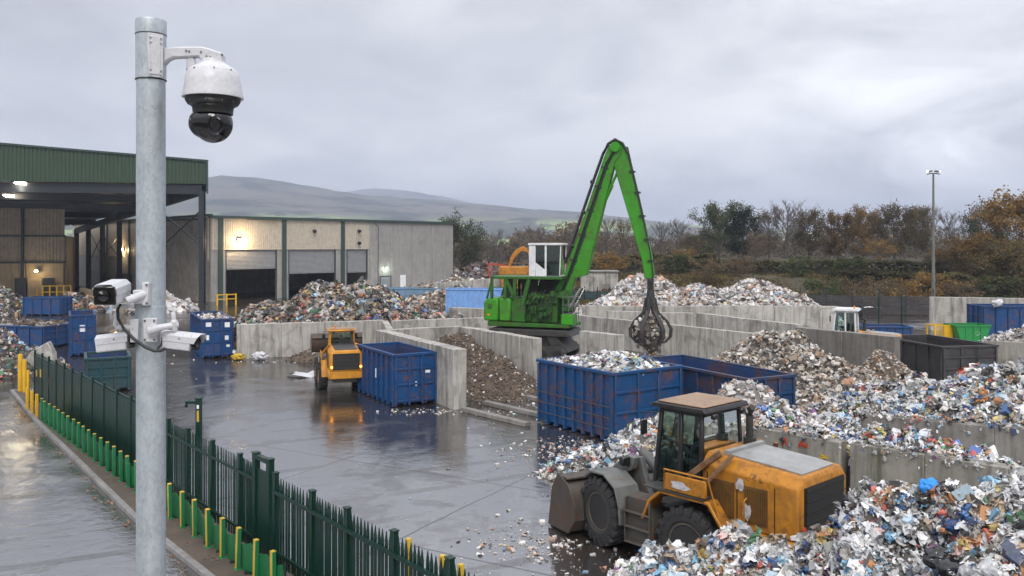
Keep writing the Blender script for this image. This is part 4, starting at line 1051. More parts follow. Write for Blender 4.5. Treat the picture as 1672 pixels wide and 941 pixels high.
# green skip with sloping ends and a yellow cage beside it
t_ = thing('green_skip', 'small green skip with a white recycling mark left of the tall blue container', 'skip', (33.05, 62.2, 0))
b = MB(); b.prism([(-.9, .1), (.9, .1), (1.2, 1.2), (-1.25, 1.2)], 'y', -.85, -.79); b.prism([(-.9, .1), (.9, .1), (1.2, 1.2), (-1.25, 1.2)], 'y', .79, .85)
b.add([(-.9, -.79, .1), (-1.25, -.79, 1.2), (-1.25, .79, 1.2), (-.9, .79, .1)], [(0, 1, 2, 3)]); b.add([(.9, -.79, .1), (1.2, -.79, 1.2), (1.2, .79, 1.2), (.9, .79, .1)], [(0, 1, 2, 3)]); b.bb(-.9, .9, -.79, .79, .08, .12)
for x in (-.55, 0, .5): b.prism([(x - .05, .1), (x + .05, .1), (x + .05, 1.15), (x - .05, 1.15)], 'y', -.9, -.851)
b.build('body', M['greenbin'], t_)
b = MB(); b.bb(-1.3, 1.25, -.92, -.78, 1.16, 1.26); b.bb(-1.3, 1.25, .78, .92, 1.16, 1.26); b.bb(-1.3, -1.18, -.78, .78, 1.16, 1.26); b.bb(1.14, 1.25, -.78, .78, 1.16, 1.26); b.build('top_rail', M['greenbin'], t_)
b = MB()
for i in range(3):
    a = 2 * PI * i / 3 + .5; c_, s_ = math.cos(a), math.sin(a); R_ = Matrix.Rotation(a, 4, 'Y')
    b.beam(Vector((.25, -.857, .66)) + R_ @ Vector((-.13, 0, .12)), Vector((.25, -.857, .66)) + R_ @ Vector((.13, 0, .12)), .008, .06, up=(0, 1, 0))
b.build('recycling_mark', M['white'], t_)
t_ = thing('yellow_cage', 'yellow steel cage standing left of the green skip', 'cage', (31.2, 62.6, 0), .1)
b = MB()
for x in (-.65, .65):
    for y in (-.5, .5): b.bb(x - .05, x + .05, y - .05, y + .05, 0, 1.2)
for z in (.15, 1.15):
    b.bb(-.6, .6, -.54, -.46, z - .04, z + .04); b.bb(-.6, .6, .46, .54, z - .04, z + .04); b.bb(-.69, -.61, -.45, .45, z - .04, z + .04); b.bb(.61, .69, -.45, .45, z - .04, z + .04)
b.build('frame', M['safety'], t_)
b = MB()
for i in range(7): b.bb(-.58 + i * .1, -.55 + i * .1, -.515, -.485, .19, 1.11)
b.bb(.06, .6, -.52, -.48, .19, 1.11); b.bb(.63, .67, -.45, .45, .19, 1.11); b.build('bars', M['safety'], t_)
v_, f_ = tmpl_sack(4, np.random.default_rng(12)); o = obj_np('tied_sack', v_ * .42, [f_], M['camwhite'], smooth=True); o.location = (35.6, 62.9, 2.72); tag(o, 'pale tied sack on the corner of the tall blue container at the right edge', 'sack')

# ------------------------------------------------------------------ rubbish heaps
def above(p, q, w=.4):
    (x0, y0), (x1, y1) = p, q
    L = math.hypot(x1 - x0, y1 - y0)
    return lambda x, y: np.clip((((x1 - x0) * (y - y0) - (y1 - y0) * (x - x0)) / L - .22) / w, 0, 1)
heap('waste_heap', 'big heap of multicoloured mixed rubbish behind the long pale wall', 'rubbish heap', (-19.5, 1.5, 53, 68),
     [(-12.6, 60.0, 4.75, 6.4, 6.5, 0, 1.05), (-10.4, 60.0, 4.1, 5.6, 6, 0, 1.05), (-15.8, 57.8, 3.4, 4.0, 4.5, 0, 1), (-6.6, 60.8, 2.7, 4.4, 4, 0, 1), (-3.6, 61.2, 1.7, 3, 2.5, 0, 1), (-17.0, 56.5, 2.4, 2.2, 3, 0, 1)],
     13000, .09, .42, M['darkmix'], M['coredark'], clip=above((-16.9, 52.6), (-8.4, 56.2), .5), res=80, pw=2.0, rough=.35)
heap('waste_heap', 'long pale heap of baled plastic waste behind the far bay walls', 'rubbish heap', (2, 28, 67, 84),
     [(11.8, 75, 4.4, 6.5, 6.5, 0, .95), (21.2, 74.3, 3.8, 7.0, 6, 0, .9), (16, 75, 3.6, 6, 6, 0, 1), (9, 73, 2.8, 5, 5, 0, 1), (17, 71, 2.5, 8, 3.5, 0, .9)],
     11000, .10, .42, M['pale'], M['corepale'], clip=above((5.5, 67.6), (25.6, 67.4), .5), res=80, rough=.3)
heap('soil_heap', 'brown soil and compost heap in the open concrete bay', 'soil heap', (-7, 3.6, 35.5, 48),
     [(-2.7, 44.9, 2.25, 3.9, 3.8, 0, .95), (-5.0, 44.5, 1.6, 2.5, 3.0, 0, 1), (-.7, 41.8, 1.35, 3.0, 3.2, 0, 1)],
     5200, .03, .14, M['soilp'], M['soil'], clip=lambda x, y: np.clip((x - (-2.0 - .534 * (y - 36.3)) - .45) / .3, 0, 1) * np.clip(((-2.75 + .678 * (47.3 - y)) - x - .4) / .3, 0, 1) * np.clip((47.2 - y) / .3, 0, 1), tm=TM_SOIL, res=64, rough=.2)
heap('waste_heap', 'brownish shredded waste heap rising behind the long empty blue container', 'rubbish heap', (7.6, 18.5, 35, 47.5),
     [(13.2, 42.2, 2.75, 3.8, 4.0, 0, .95), (11.0, 41.5, 1.9, 2.8, 3.2, 0, 1), (14.2, 37.6, 1.9, 3.2, 2.8, .3, .9)],
     6500, .05, .26, M['brown'], M['coredark'], clip=lambda x, y: np.clip(((46.0 - 1.58 * (x - 15.3)) - y - .3 + (x < 15.0) * 9) / .4, 0, 1) * np.clip((x - (8.2 + .53 * (37.1 - y))) / .5, 0, 1), rough=.3)
heap('soil_heap', 'dark brown earthy heap leaning on the dark stained wall', 'soil heap', (13.6, 20, 35, 42), [(16.6, 38.4, 2.25, 2.3, 2.4, 0, 1)],
     1900, .04, .16, M['brown'], M['soil'], clip=lambda x, y: np.clip(((46.0 - 1.55 * (x - 15.3)) - y - .25) / .3, 0, 1), tm=TM_SOIL, res=44)
heap('waste_heap', 'big white and blue plastic heap on the right behind the dark low wall', 'rubbish heap', (10.3, 23, 25.3, 38),
     [(17.2, 31, 2.45, 5.4, 4.6, 0, .85), (19.5, 31, 2.6, 5, 5, 0, .85), (15.0, 31.6, 1.95, 3.6, 4.2, 0, .9), (13.2, 31.6, 1.45, 3.0, 3.4, 0, .9), (14.5, 28.6, 1.55, 4.2, 1.8, -.48, .7), (17.5, 27.4, 1.8, 4.0, 1.8, -.48, .7)],
     9500, .06, .30, M['mixed'], M['core'], clip=lambda x, y: np.clip((y - (28.0 - .54 * (x - 11.4)) - .2) / .25, 0, 1), big=500, res=72, rough=.28, tm=TM_FAR + TM_NEAR[:8])
heap('waste_heap', 'small pale heap behind the black smokestack of the large yellow loader', 'rubbish heap', (4.6, 10.5, 23.5, 29.5), [(7.1, 26.2, 2.85, 2.6, 2.3, 0, .9), (8.6, 25.6, 2.0, 2.2, 1.8, 0, 1)],
     2600, .05, .22, M['pale'], M['corepale'], clip=lambda x, y: np.clip((y - (24.2 - .99 * (x - 6.25)) - .2) / .3, 0, 1), tm=TM_FAR + TM_NEAR[:6])
heap('waste_heap', 'bright coloured rubbish filling the narrow bay behind the mossy walls', 'rubbish heap', (6.4, 14, 18.5, 27), [(9.6, 22.35, 2.2, 6.5, 1.0, -.76, .45), (7.6, 24.2, 2.4, 2.0, 1.3, -.76, .6)],
     3600, .05, .19, M['bright'], M['core'], clip=lambda x, y: np.clip((y - (24.2 - .955 * (x - 6.25)) - .22) / .2, 0, 1), tm=TM_FAR + TM_NEAR[:8], rough=.22, res=64)
heap('waste_heap', 'loose rubbish heap between the blue container and the large loader cab', 'rubbish heap', (.8, 7.4, 23, 29.2), [(4.6, 25.8, 1.85, 2.9, 2.0, .1, .9), (2.8, 26.4, .8, 1.9, 1.2, .2, 1)],
     2700, .05, .20, M['mixed'], M['core'], tm=TM_FAR + TM_NEAR[:8], rough=.2)
heap('waste_heap', 'rubbish heap beside the tilted concrete block at the left edge', 'rubbish heap', (-33, -24, 43.6, 51), [(-29.2, 47.4, 2.3, 4.0, 3.0, 0, .9)], 3000, .06, .25, M['darkmix'], M['coredark'], rough=.25)
heap('waste_heap', 'dark rubbish heap under the canopy at the left edge', 'rubbish heap', (-58, -47.5, 82, 92), [(-53.2, 86.5, 3.2, 4.4, 4, 0, .9)], 1500, .1, .4, M['darkmix'], M['coredark'], rough=.3)
heap('waste_heap', 'low dark junk heap lying along the ochre low wall under the canopy edge', 'rubbish heap', (-58, -39, 82, 110), [(-52.2, 103, 1.3, 4.0, 1.6, -.97, .8), (-46.4, 94.4, 1.0, 6, 1.2, -.97, .7)], 900, .12, .6, M['darkmix'], M['coredark'], rough=.4,
     clip=lambda x, y: np.clip(((108 - 1.443 * (x + 54.2)) - y - .5) / .5, 0, 1))
heap('waste_heap', 'grey pipes and sheets heaped behind the camera pole', 'rubbish heap', (-45, -30, 83, 98), [(-38.2, 91, 1.5, 4.0, 3.2, 0, .7)], 800, .2, .9, M['pale'], M['corepale'], rough=.3)
heap('waste_heap', 'small white heap on the low mossy wall near the green skip', 'rubbish heap', (24.6, 34, 43.2, 50), [(28, 46.6, 2.5, 3.4, 2.2, -.3, .6), (30.6, 45.8, 2.2, 3, 1.8, -.3, .7)], 1500, .07, .28, M['pale'], M['corepale'],
     clip=lambda x, y: np.clip((y - (45.4 - .486 * (x - 25)) - .1) / .3, 0, 1))
heap('soil_heap', 'low brown rubble heap behind the small yellow loader', 'soil heap', (-14, -3.6, 48, 56), [(-6.5, 52.6, 1.7, 2.4, 2.2, 0, 1), (-11.5, 52.8, .8, 2.2, 1.4, .3, 1)], 1200, .05, .2, M['soilp'], M['soil'], tm=TM_SOIL,
     clip=lambda x, y: np.clip(((52.6 + .4235 * (x + 16.9)) - y - .3) / .3, 0, 1))
# the heap in the foreground
def crest(x): return 15.8 - .62 * (x - 2.2)
_cx = [.6, 1.5, 2.2, 2.87, 3.85, 4.7, 5.67, 6.72, 7.5, 9, 11]; _cz = [-.3, .2, .70, 1.25, 1.72, 2.05, 2.82, 3.46, 3.60, 3.5, 2.9]
def fore(x, y):
    d = y - crest(x); z = np.interp(x, _cx, _cz)
    return np.clip(np.where(d > 0, z - np.maximum(d - .25, 0) * 1.25, z + d * .34), 0, 9)
_hc = hcone
def hcone(x, y, cones):
    return cones(x, y) if callable(cones) else _hc(x, y, cones)
heap('waste_heap', 'large foreground heap of white plastic bags and bright packaging', 'rubbish heap', (.3, 11, 6.5, 17.6), fore, 22000, .028, .21, M['mixed'], M['core'], tm=TM_NEAR, rough=.34, res=96, pw=2.9, big=1200,
     dens=lambda x, y: np.where(y > crest(x) - 4.2, 1.0, .12) * np.where(y > crest(x) + 1.2, .35, 1.0))
def fz(x, y): return float(fore(np.array([x]), np.array([y]))[0])
for (u, v, Y, r, m_, lab, cat) in ((1563, 912, 11.6, .24, M['blackgloss'], 'large black refuse sack half buried in the foreground heap', 'refuse sack'), (1258, 0, 0, 0, None, '', ''),
                                  (1530, 868, 12.0, .2, M['blackgloss'], 'black refuse sack higher up the foreground heap', 'refuse sack'), (1518, 786, 13.1, .15, paint('blue_bag', (.02, .22, .62), dirt=.1, rust=0), 'bright blue plastic bag near the top of the foreground heap', 'plastic bag'),
                                  (1555, 858, 12.3, .11, M['blue2'], 'small blue plastic bag in the middle of the foreground heap', 'plastic bag'),):
    if m_ is None: continue
    vv, ff = ico(4); vv = vv * (.92 + fr3(vv, .9, u) * .30 + (fr3(vv, 2.0, u + 5, ridge=True) - .6) * .10)[:, None] * r * np.array([1.15, 1.0, .8])
    o = obj_np('refuse_sack' if cat == 'refuse sack' else 'plastic_bag', vv, [ff], m_, smooth=True)
    p = PP(u, v, Y); o.location = (p.x, p.y, fz(p.x, p.y) + r * .62); tag(o, lab, cat)
# scattered litter on the wet ground
lit = []; rg = np.random.default_rng(11)
for (x, y, sx, sy, n) in ((2.0, 29.3, 1.3, .8, 420), (3.0, 28.0, 1.2, 1.0, 160), (.7, 19.6, .8, .5, 170), (.2, 20.6, .7, .7, 90), (-2.7, 35.9, 1.4, .35, 150), (1.5, 36.2, 1.6, 2.0, 260), (2.5, 24.6, 1.6, 1.5, 110), (-14.5, 51.2, 3.0, .6, 60),
                           (0, 26, 5, 4, 45), (2.6, 38.6, 1.2, 1.2, 120), (4, 22.5, 3, 2, 45), (-22, 50, 6, 6, 60), (12.6, 26.2, 2.4, 1.2, 260), (13.2, 34, 2.5, 2.2, 320), (1.4, 18.1, 1.0, .6, 60)):
    lit.append(np.stack([rg.normal(x, sx, n), rg.normal(y, sy, n), np.full(n, .015)], -1))
lit = np.concatenate(lit)
q = scatter('litter', lit, np.tile([0, 0, 1.0], (len(lit), 1)), .015, .075, M['pale'], None, TM_FAR, rg, 2.6, .12, .1); tag(q, 'bits of coloured litter strewn over the wet yard', 'litter', kind='stuff')
n = 380; tt = rg.random(n); lp = []
for k in tt:
    s = k * (len(KERB) - 2); i = int(s); f = s - i; a = Vector(KERB[i]); c = Vector(KERB[i + 1]); p = a.lerp(c, f); e = rg.normal(-.10, .10); e = -abs(e) - .1 if rg.random() < .7 else abs(e) * 2 + .15
    lp.append((p.x + e, p.y + e * .8, .02 if e < 0 else .1))
lp = np.array(lp)
q = scatter('fallen_leaves', lp, np.tile([0, 0, 1.0], (n, 1)), .015, .04, plain('leaf_litter', (.18, .10, .05), .6, var=.7, scale=12), None, TM_FAR[:6], rg, 1.5, .2, .2); tag(q, 'fallen leaves gathered along the kerb', 'leaves', kind='stuff')
# a flattened sheet lying beside the small loader
v_, f_ = tmpl_sheet(7, np.random.default_rng(4), .35)
o = obj_np('plastic_sheet', v_ * np.array([1.2, .45, .18]) + np.array([0, 0, .12]), [f_], M['camwhite'], smooth=True); o.location = (-10.6, 45.6, .03)
tag(o, 'crumpled pale sheet lying on the wet yard left of the small loader', 'plastic sheet')
vv, ff = tmpl_sack(4, np.random.default_rng(5)); vv = vv * np.array([.50, .42, .36])
o = obj_np('plastic_bag', vv, [ff], M['byellow'], smooth=True); o.location = (-16.6, 51.9, .2); tag(o, 'yellow plastic bag on the ground by the corner of the long pale wall', 'plastic bag')
o = obj_np('plastic_bag', vv * 1.2, [ff], M['camwhite'], smooth=True); o.location = (-15.3, 51.9, .25); tag(o, 'white plastic bag slumped at the foot of the long pale wall', 'plastic bag')

# rubbish draped over the wall tops on the right, and paint marks on one wall
rg = np.random.default_rng(21); dp = []; dn = []
for (p, q, h, n) in (((6.25, 24.2), (8.5, 21.95), 2.02, 230), ((8.65, 21.8), (12.6, 18.2), 2.02, 330), ((11.4, 28.0), (16.4, 25.3), 1.52, 380), ((25.0, 45.4), (32.0, 42.0), 1.97, 160)):
    p = Vector((*p, 0)); q = Vector((*q, 0)); d = (q - p); nn_ = Vector((d.y, -d.x, 0)).normalized()
    for k in range(n):
        a = rg.random(); cl = .5 + .5 * math.sin(a * 23 + h * 7)
        if rg.random() > .35 + .65 * cl: continue
        c = p + d * a; e = rg.normal(0, .12)
        if rg.random() < .2:
            c = c + nn_ * .215; dp.append((c.x, c.y, h - abs(rg.normal(0, .16)))); dn.append(nn_[:])
        else:
            c = c + nn_ * max(-.2, min(.2, e)); dp.append((c.x, c.y, h + abs(rg.normal(0, .04)))); dn.append((0, 0, 1))
q = scatter('draped_rubbish', np.array(dp), np.array(dn), .025, .11, M['mixed'], None, TM_NEAR, rg, 2.0, .35, .3); tag(q, 'plastic scraps draped over the tops of the bay walls on the right', 'litter', kind='stuff')
fw = [o for o in COL.objects if o.get('label') == 'mossy concrete wall with trailing rubbish behind the large yellow loader'][0]
for nm, m_, strokes in (('red_graffiti', M['red'], [(1.62, 1.62, 1.66, 1.86), (1.66, 1.86, 1.74, 1.66), (2.05, 1.66, 2.13, 1.84), (2.13, 1.84, 2.20, 1.68), (2.2, 1.68, 2.3, 1.8), (2.05, 1.74, 2.3, 1.72)]), ('yellow_mark', M['byellow'], [(2.62, 1.50, 2.86, 1.52), (2.66, 1.57, 2.80, 1.55)])):
    b = MB()
    for (xa, za, xb_, zb_) in strokes: b.beam((xa, -.212, za), (xb_, -.212, zb_), .006, .035, up=(0, 1, 0)) if False else b.beam((xa, -.214, za), (xb_, -.214, zb_), .012, .04)
    b.build(nm, m_, fw)
# ------------------------------------------------------------------ wheel loaders (local x forward, y left, origin on the ground)
def plate(b, poly, y0, y1, m=0): b.prism(poly, 'y', y0, y1, m)
def loader(label, loc, rz, body, frame, roofm, front, hoodtop, rimm, raised=False, S=1.0, grime=True, group='yellow wheel loaders', art=0.0, trk=.98, cw=1.05):
    t = thing('wheel_loader', label, 'wheel loader', loc, rz, group); t.scale = (S, S, S)
    for x in (1.2, -1.15):
        for s in (-1, 1): wheel(t, x, s * trk, .755, .52, s, rimm)
    # rear chassis and counterweight
    b = MB(); plate(b, [(-3.25, .62), (-2.2, .50), (-.1, .55), (-.1, 1.2), (-3.25, 1.3)], -.62, .62)
    b.bb(-.12, .25, -.3, .3, .55, 1.15)
    b.build('rear_frame', M['dark_steel'], t, bevel=.02)
    b = MB(); plate(b, [(-3.42, .84), (-3.42, 1.285), (-2.0, 1.285), (-2.0, 1.0), (-2.5, .90)], -cw, cw)
    b.build('counterweight', body, t, bevel=.05)
    # hood: faceted section along x
    sec = lambda w, z0, z1, c: [(-w, z0), (-w, z1 - c), (-w + c * .9, z1), (w - c * .9, z1), (w, z1 - c), (w, z0)]
    b = MB(); st = [(-3.42, .88, 1.30, 2.36, .16), (-3.36, .91, 1.30, 2.44, .19), (-2.95, .92, 1.30, 2.48, .20), (-1.62, .90, 1.28, 2.56, .22), (-1.24, .80, 1.28, 2.55, .20)]
    rings = [[(x, y, z) for (y, z) in sec(w, z0, z1, c)] for x, w, z0, z1, c in st]
    for r0, r1 in zip(rings[:-1], rings[1:]):
        n = len(r0); b.add(r0 + r1, [(i, (i + 1) % n, n + (i + 1) % n, n + i) for i in range(n)])
    b.add(rings[0], [tuple(range(6))]); b.add(rings[-1], [tuple(range(5, -1, -1))])
    hood = b.build('hood', body, t, weld=True, bevel=.02)
    b = MB(); P = lambda x, y, z: (x, y, z)
    b.add([(-3.30, -.60, 2.440), (-3.30, .60, 2.440), (-2.95, .62, 2.485), (-1.75, .62, 2.556), (-1.75, -.62, 2.556), (-2.95, -.62, 2.485)] + [(-3.30, -.60, 2.472), (-3.30, .60, 2.472), (-2.95, .62, 2.513), (-1.75, .62, 2.584), (-1.75, -.62, 2.584), (-2.95, -.62, 2.513)],
          [(0, 1, 2, 5), (5, 2, 3, 4), (6, 11, 8, 7), (11, 10, 9, 8), (0, 6, 7, 1), (1, 7, 8, 2), (2, 8, 9, 3), (3, 9, 10, 4), (4, 10, 11, 5), (5, 11, 6, 0)])
    b.bb(-1.78, -1.66, -.66, .66, 2.56, 2.64)
    b.build('hood_panel', hoodtop, hood, weld=True)
    b = MB(); b.bb(-3.45, -3.421, -.74, .74, 1.36, 2.26); 
    b.build('rear_grille', M['black'], hood)
    b = MB(); g = 26
    for i in range(g): b.box((-3.462, 0, 1.39 + .84 * i / (g - 1)), (.02, 1.44, .012), 0, Matrix.Rotation(.5, 3, 'Y'))
    for k in range(5): b.bb(-3.49, -3.474, -.73, .73, 1.40 + .20 * k, 1.412 + .20 * k)
    b.build('grille_slats', M['dark_steel'], hood)
    for x_, w_ in ((-2.12, .921), (-2.93, .926), (-1.40, .862)):
        for s in (-1, 1): MB().bb(x_ - .007, x_ + .007, s * (w_ - .03), s * w_, 1.34, 2.2).build('panel_seam', M['black'], hood)
    for s in (-1, 1):
        b = MB()
        for x0, x1 in ((-2.78, -2.28), (-2.05, -1.45)):
            b.bb(x0, x1, s * .905, s * .93, 1.42, 2.12)
            for k in range(12):
                x = x0 + .03 + (x1 - x0 - .06) * k / 11; b.bb(x - .012, x + .012, s * .931, s * .945, 1.46, 2.08)
        b.build('side_vent', M['dirtyvent'], hood)
        q = MB().tube((-3.44, s * .80, 1.52), (-3.47, s * .80, 1.52), .06, n=10); q.build('tail_light', M['tail'] if not grime else M['red'], hood)
    b = MB(); b.tube((-1.5, -.52, 2.54), (-1.5, -.52, 2.70), .13, n=16); b.path([(-1.5, -.52, 2.68), (-1.5, -.52, 3.16), (-1.53, -.50, 3.27), (-1.60, -.47, 3.34)], [.075, .075, .078, .07], 14)
    b.build('exhaust', M['dark_steel'], t)
    # rear fenders with steps, left and right
    for s in (-1, 1):
        b = MB(); y0, y1 = s * .80, s * 1.25
        arc = [(-.02, 1.05), (-.22, 1.48), (-.5, 1.72), (-1.7, 1.72), (-2.05, 1.25), (-2.22, .82)]
        inn = [(-2.16, .80), (-1.99, 1.22), (-1.66, 1.66), (-.53, 1.66), (-.27, 1.44), (-.08, 1.02)]
        plate(b, arc + inn, y0, y1); b.build('rear_fender', body, t, bevel=.015)
        b = MB()
        b.bb(-1.6, -.1, s * .78, s * 1.27, 1.722, 1.75); b.build('walkway', M['dark_steel'], t)
        b = MB(); b.bb(-1.62, -.62, s * 1.16, s * 1.22, 1.752, 2.10); b.build('side_panel', body, t, bevel=.02)
        b = MB(); b.path([(-.60, s * 1.2, 1.76), (-.60, s * 1.2, 2.16), (-1.64, s * 1.2, 2.16), (-2.14, s * 1.22, .85)], .022, 8)
        b.path([(-2.36, s * .96, 1.36), (-2.36, s * 1.05, 1.42), (-2.36, s * 1.05, 1.86), (-2.36, s * .96, 1.9)], .018, 8); b.build('handrail', body, t)
        b = MB(); b.beam((-1.62, s * 1.19, 2.1), (-1.95, s * .80, 2.62), .1, .05); b.beam((-1.05, s * 1.0, 2.08), (-1.62, s * .72, 2.60), .14, .10); b.build('brace', body if not grime else M['bracebrown'], t)
        # step box ahead of the rear wheel
        b = MB(); plate(b, [(-.28, .42), (.42, .42), (.42, 1.40), (-.1, 1.40), (-.28, 1.05)], s * .72, s * 1.16)
        for z in (.44, .76, 1.08): b.bb(-.24, .42, s * 1.161, s * 1.26, z, z + .035)
        for x in (-.25, .40): b.bb(x, x + .03, s * 1.161, s * 1.245, .44, 1.38)
        b.build('step_box', M['grey_dirty'], t, bevel=.01)
    if grime:
        for (x0, z0, sx, sz, y) in ((-1.0, 1.9, .26, .10, 1.223), (-2.2, 2.12, .10, .16, .933), (-2.36, 1.62, .10, .2, .951)):
            rr = random.Random(int(x0 * 100)); b = MB()
            poly = [(x0 + sx * math.cos(a) * rr.uniform(.6, 1.15), z0 + sz * math.sin(a) * rr.uniform(.6, 1.15)) for a in [2 * PI * k / 11 for k in range(11)]]
            plate(b, poly, y, y + .004); b.build('torn_sticker', M['sticker'], t)
    # front frame, fenders, lift arms, bucket
    b = MB(); plate(b, [(.28, .55), (1.75, .5), (1.75, .95), (1.25, 1.35), (1.05, 1.95), (.72, 1.98), (.45, 1.35), (.28, 1.2)], -.40, -.28); plate(b, [(.28, .55), (1.75, .5), (1.75, .95), (1.25, 1.35), (1.05, 1.95), (.72, 1.98), (.45, 1.35), (.28, 1.2)], .28, .40)
    b.bb(.35, 1.7, -.28, .28, .55, 1.1); b.bb(.5, 1.0, -.28, .28, 1.1, 1.5); b.tube((1.2, -.95, .755), (1.2, .95, .755), .2, n=14)
    b.build('front_frame', front, t, bevel=.015)
    for s in (-1, 1):
        b = MB()
        arc = [(.32, 1.02), (.52, 1.46), (.95, 1.66), (1.5, 1.62), (1.78, 1.42)]; inn = [(1.74, 1.38), (1.47, 1.57), (.97, 1.61), (.55, 1.42), (.37, 1.0)]
        plate(b, arc + inn, s * .62, s * 1.24); plate(b, [(.30, .70), (.36, .70), (.40, 1.04), (.33, 1.04)], s * .62, s * 1.24); b.build('front_fender', front, t, bevel=.01)
        q = MB().bb(.86, 1.02, s * .5, s * .78, 1.78, 1.98); q.beam((.9, s * .4, 1.7), (.94, s * .64, 1.8), .06, .06); q.build('work_light', M['black'], t, bevel=.02)
    dz = 1.35 if raised else 0.0
    b = MB()
    for s in (-1, 1):
        if raised: poly = [(.75, 1.98), (.95, 2.05), (1.7, 1.95), (2.25, 1.72), (2.28, 1.5), (2.1, 1.5), (1.6, 1.70), (.8, 1.75)]
        else: poly = [(.72, 1.98), (1.0, 2.0), (1.55, 1.62), (1.95, 1.0), (2.08, .42), (1.9, .36), (1.7, .82), (1.3, 1.42), (.78, 1.72)]
        plate(b, poly, s * .44, s * .58)
    b.tube((1.5, -.58, 1.45 if not raised else 1.83), (1.5, .58, 1.45 if not raised else 1.83), .13, n=12)
    b.build('lift_arms', front, t, bevel=.015)
    b = MB()
    if raised: b.tube((.7, 0, 1.75), (1.5, 0, 2.15), .09, n=12); b.tube((1.5, 0, 2.15), (2.2, 0, 2.1), .06, n=12)
    else:
        b.tube((.5, 0, 1.62), (1.2, 0, 1.98), .11, n=14); b.tube((1.1, 0, 1.93), (1.9, 0, 1.25), .09, n=12)
        for s in (-1, 1): b.tube((.6, s * .5, .9), (1.55, s * .52, 1.3), .075, n=10)
    b.build('tilt_cylinder', front, t)
    b = MB(); th = .05
    out = [(1.98, .10), (1.74, .42), (1.78, .86), (2.02, 1.16), (2.42, 1.34)]; inn = [(2.44, 1.29), (2.06, 1.11), (1.83, .84), (1.80, .45), (2.02, .155), (2.82, .10), (2.85, .05)]
    plate(b, out + inn, -1.48, 1.48)
    for s in (-1, 1):
        plate(b, [(1.98, .07), (1.70, .42), (1.74, .88), (2.0, 1.20), (2.44, 1.38), (2.72, .98), (2.90, .04)], s * 1.48, s * 1.53)
    b.bb(2.05, 2.45, -1.50, 1.50, 1.27, 1.33)
    for y in (-.75, 0, .75): plate(b, [(1.97, .12), (1.68, .42), (1.70, .86), (1.98, 1.2), (2.0, 1.15), (1.77, .84), (1.73, .44), (2.0, .14)], y - .04, y + .04)
    for i in range(8): y = -1.35 + 2.7 * i / 7; plate(b, [(2.80, .04), (3.02, .03), (3.02, .06), (2.80, .13)], y - .06, y + .06)
    if raised:
        Rm = Matrix.Translation((1.95, 0, 1.78)) @ Matrix.Rotation(-.75, 4, 'Y') @ Matrix.Translation((-1.75, 0, -.45))
        b.v = [tuple(Rm @ Vector(p)) for p in b.v]
    b.build('bucket', M['bucket'], t, bevel=.012)
    if art:
        Ra = Matrix.Translation((.1, 0, 0)) @ Matrix.Rotation(art, 4, 'Z') @ Matrix.Translation((-.1, 0, 0))
        for c_ in list(t.children):
            nm = c_.name.split('.')[0]
            if nm in ('front_frame', 'front_fender', 'work_light', 'lift_arms', 'tilt_cylinder', 'bucket') or (nm == 'tyre' and sum(v_.co.x for v_ in c_.data.vertices[:40]) > 0): c_.matrix_basis = Ra
    # cab
    x0, x1, y1, z0, z1 = -1.18, -.02, .72, 1.62, 3.30
    b = MB()
    F = {('f', 1): ((x1 + .05, .70, z0), (x1 - .10, .64, z1)), ('r', 1): ((x0, .72, z0 + .25), (x0 + .05, .66, z1)), ('m', 1): ((x0 + .52, .735, z0), (x0 + .55, .67, z1))}
    for (k, _), (p, q) in F.items():
        for s in (-1, 1): b.beam((p[0], s * p[1], p[2]), (q[0], s * q[1], q[2]), .085, .085)
    for z, yy, xa, xb in ((z0 + .03, .715, x0, x1 + .05), (z1 - .03, .655, x0 + .04, x1 - .1)):
        for s in (-1, 1): b.beam((xa, s * yy, z), (xb, s * yy, z), .085, .11)
        b.beam((xa, -yy, z), (xa, yy, z), .085, .11); b.beam((xb, -yy, z), (xb, yy, z), .085, .11)
    b.bb(x0, x1 + .04, -.68, .68, z0 - .12, z0 + .02)
    plate(b, [(x0 + .02, z0), (x0 + .5, z0), (x0 + .5, z0 + .2), (x0 + .02, z0 + .5)], .69, .735); plate(b, [(x0 + .02, z0), (x0 + .5, z0), (x0 + .5, z0 + .2), (x0 + .02, z0 + .5)], -.735, -.69)
    b.bb(x0 - .02, x0 + .05, -.66, .66, z0, z0 + .42)
    cab = b.build('cab', frame, t, bevel=.015)
    b = MB()
    for s in (-1, 1):
        b.add([(x0 + .08, s * .705, z0 + .48), (x0 + .5, s * .712, z0 + .22), (x0 + .52, s * .66, z1 - .1), (x0 + .09, s * .652, z1 - .1)], [(0, 1, 2, 3)])
        b.add([(x0 + .6, s * .715, z0 + .09), (x1, s * .69, z0 + .09), (x1 - .13, s * .645, z1 - .1), (x0 + .6, s * .66, z1 - .1)], [(0, 1, 2, 3)])
    b.add([(x1 + .05, -.66, z0 + .09), (x1 + .05, .66, z0 + .09), (x1 - .10, .6, z1 - .1), (x1 - .10, -.6, z1 - .1)], [(0, 1, 2, 3)])
    b.add([(x0 - .005, -.66, z0 + .43), (x0 - .005, .66, z0 + .43), (x0 + .04, .6, z1 - .1), (x0 + .04, -.6, z1 - .1)], [(0, 1, 2, 3)])
    b.build('window', M['glass'], cab)
    b = MB(); plate(b, [(x0 - .14, z1 + .03), (x0 - .08, z1 + .10), (x1 + .02, z1 + .10), (x1 + .10, z1 + .03), (x1 + .10, z1), (x0 - .14, z1)], -.80, .80); b.build('roof_rim', frame, cab, bevel=.02)
    b = MB(); b.bb(x0 - .04, x1 - .02, -.70, .70, z1 + .102, z1 + .135); b.build('roof', roofm, cab, bevel=.015)
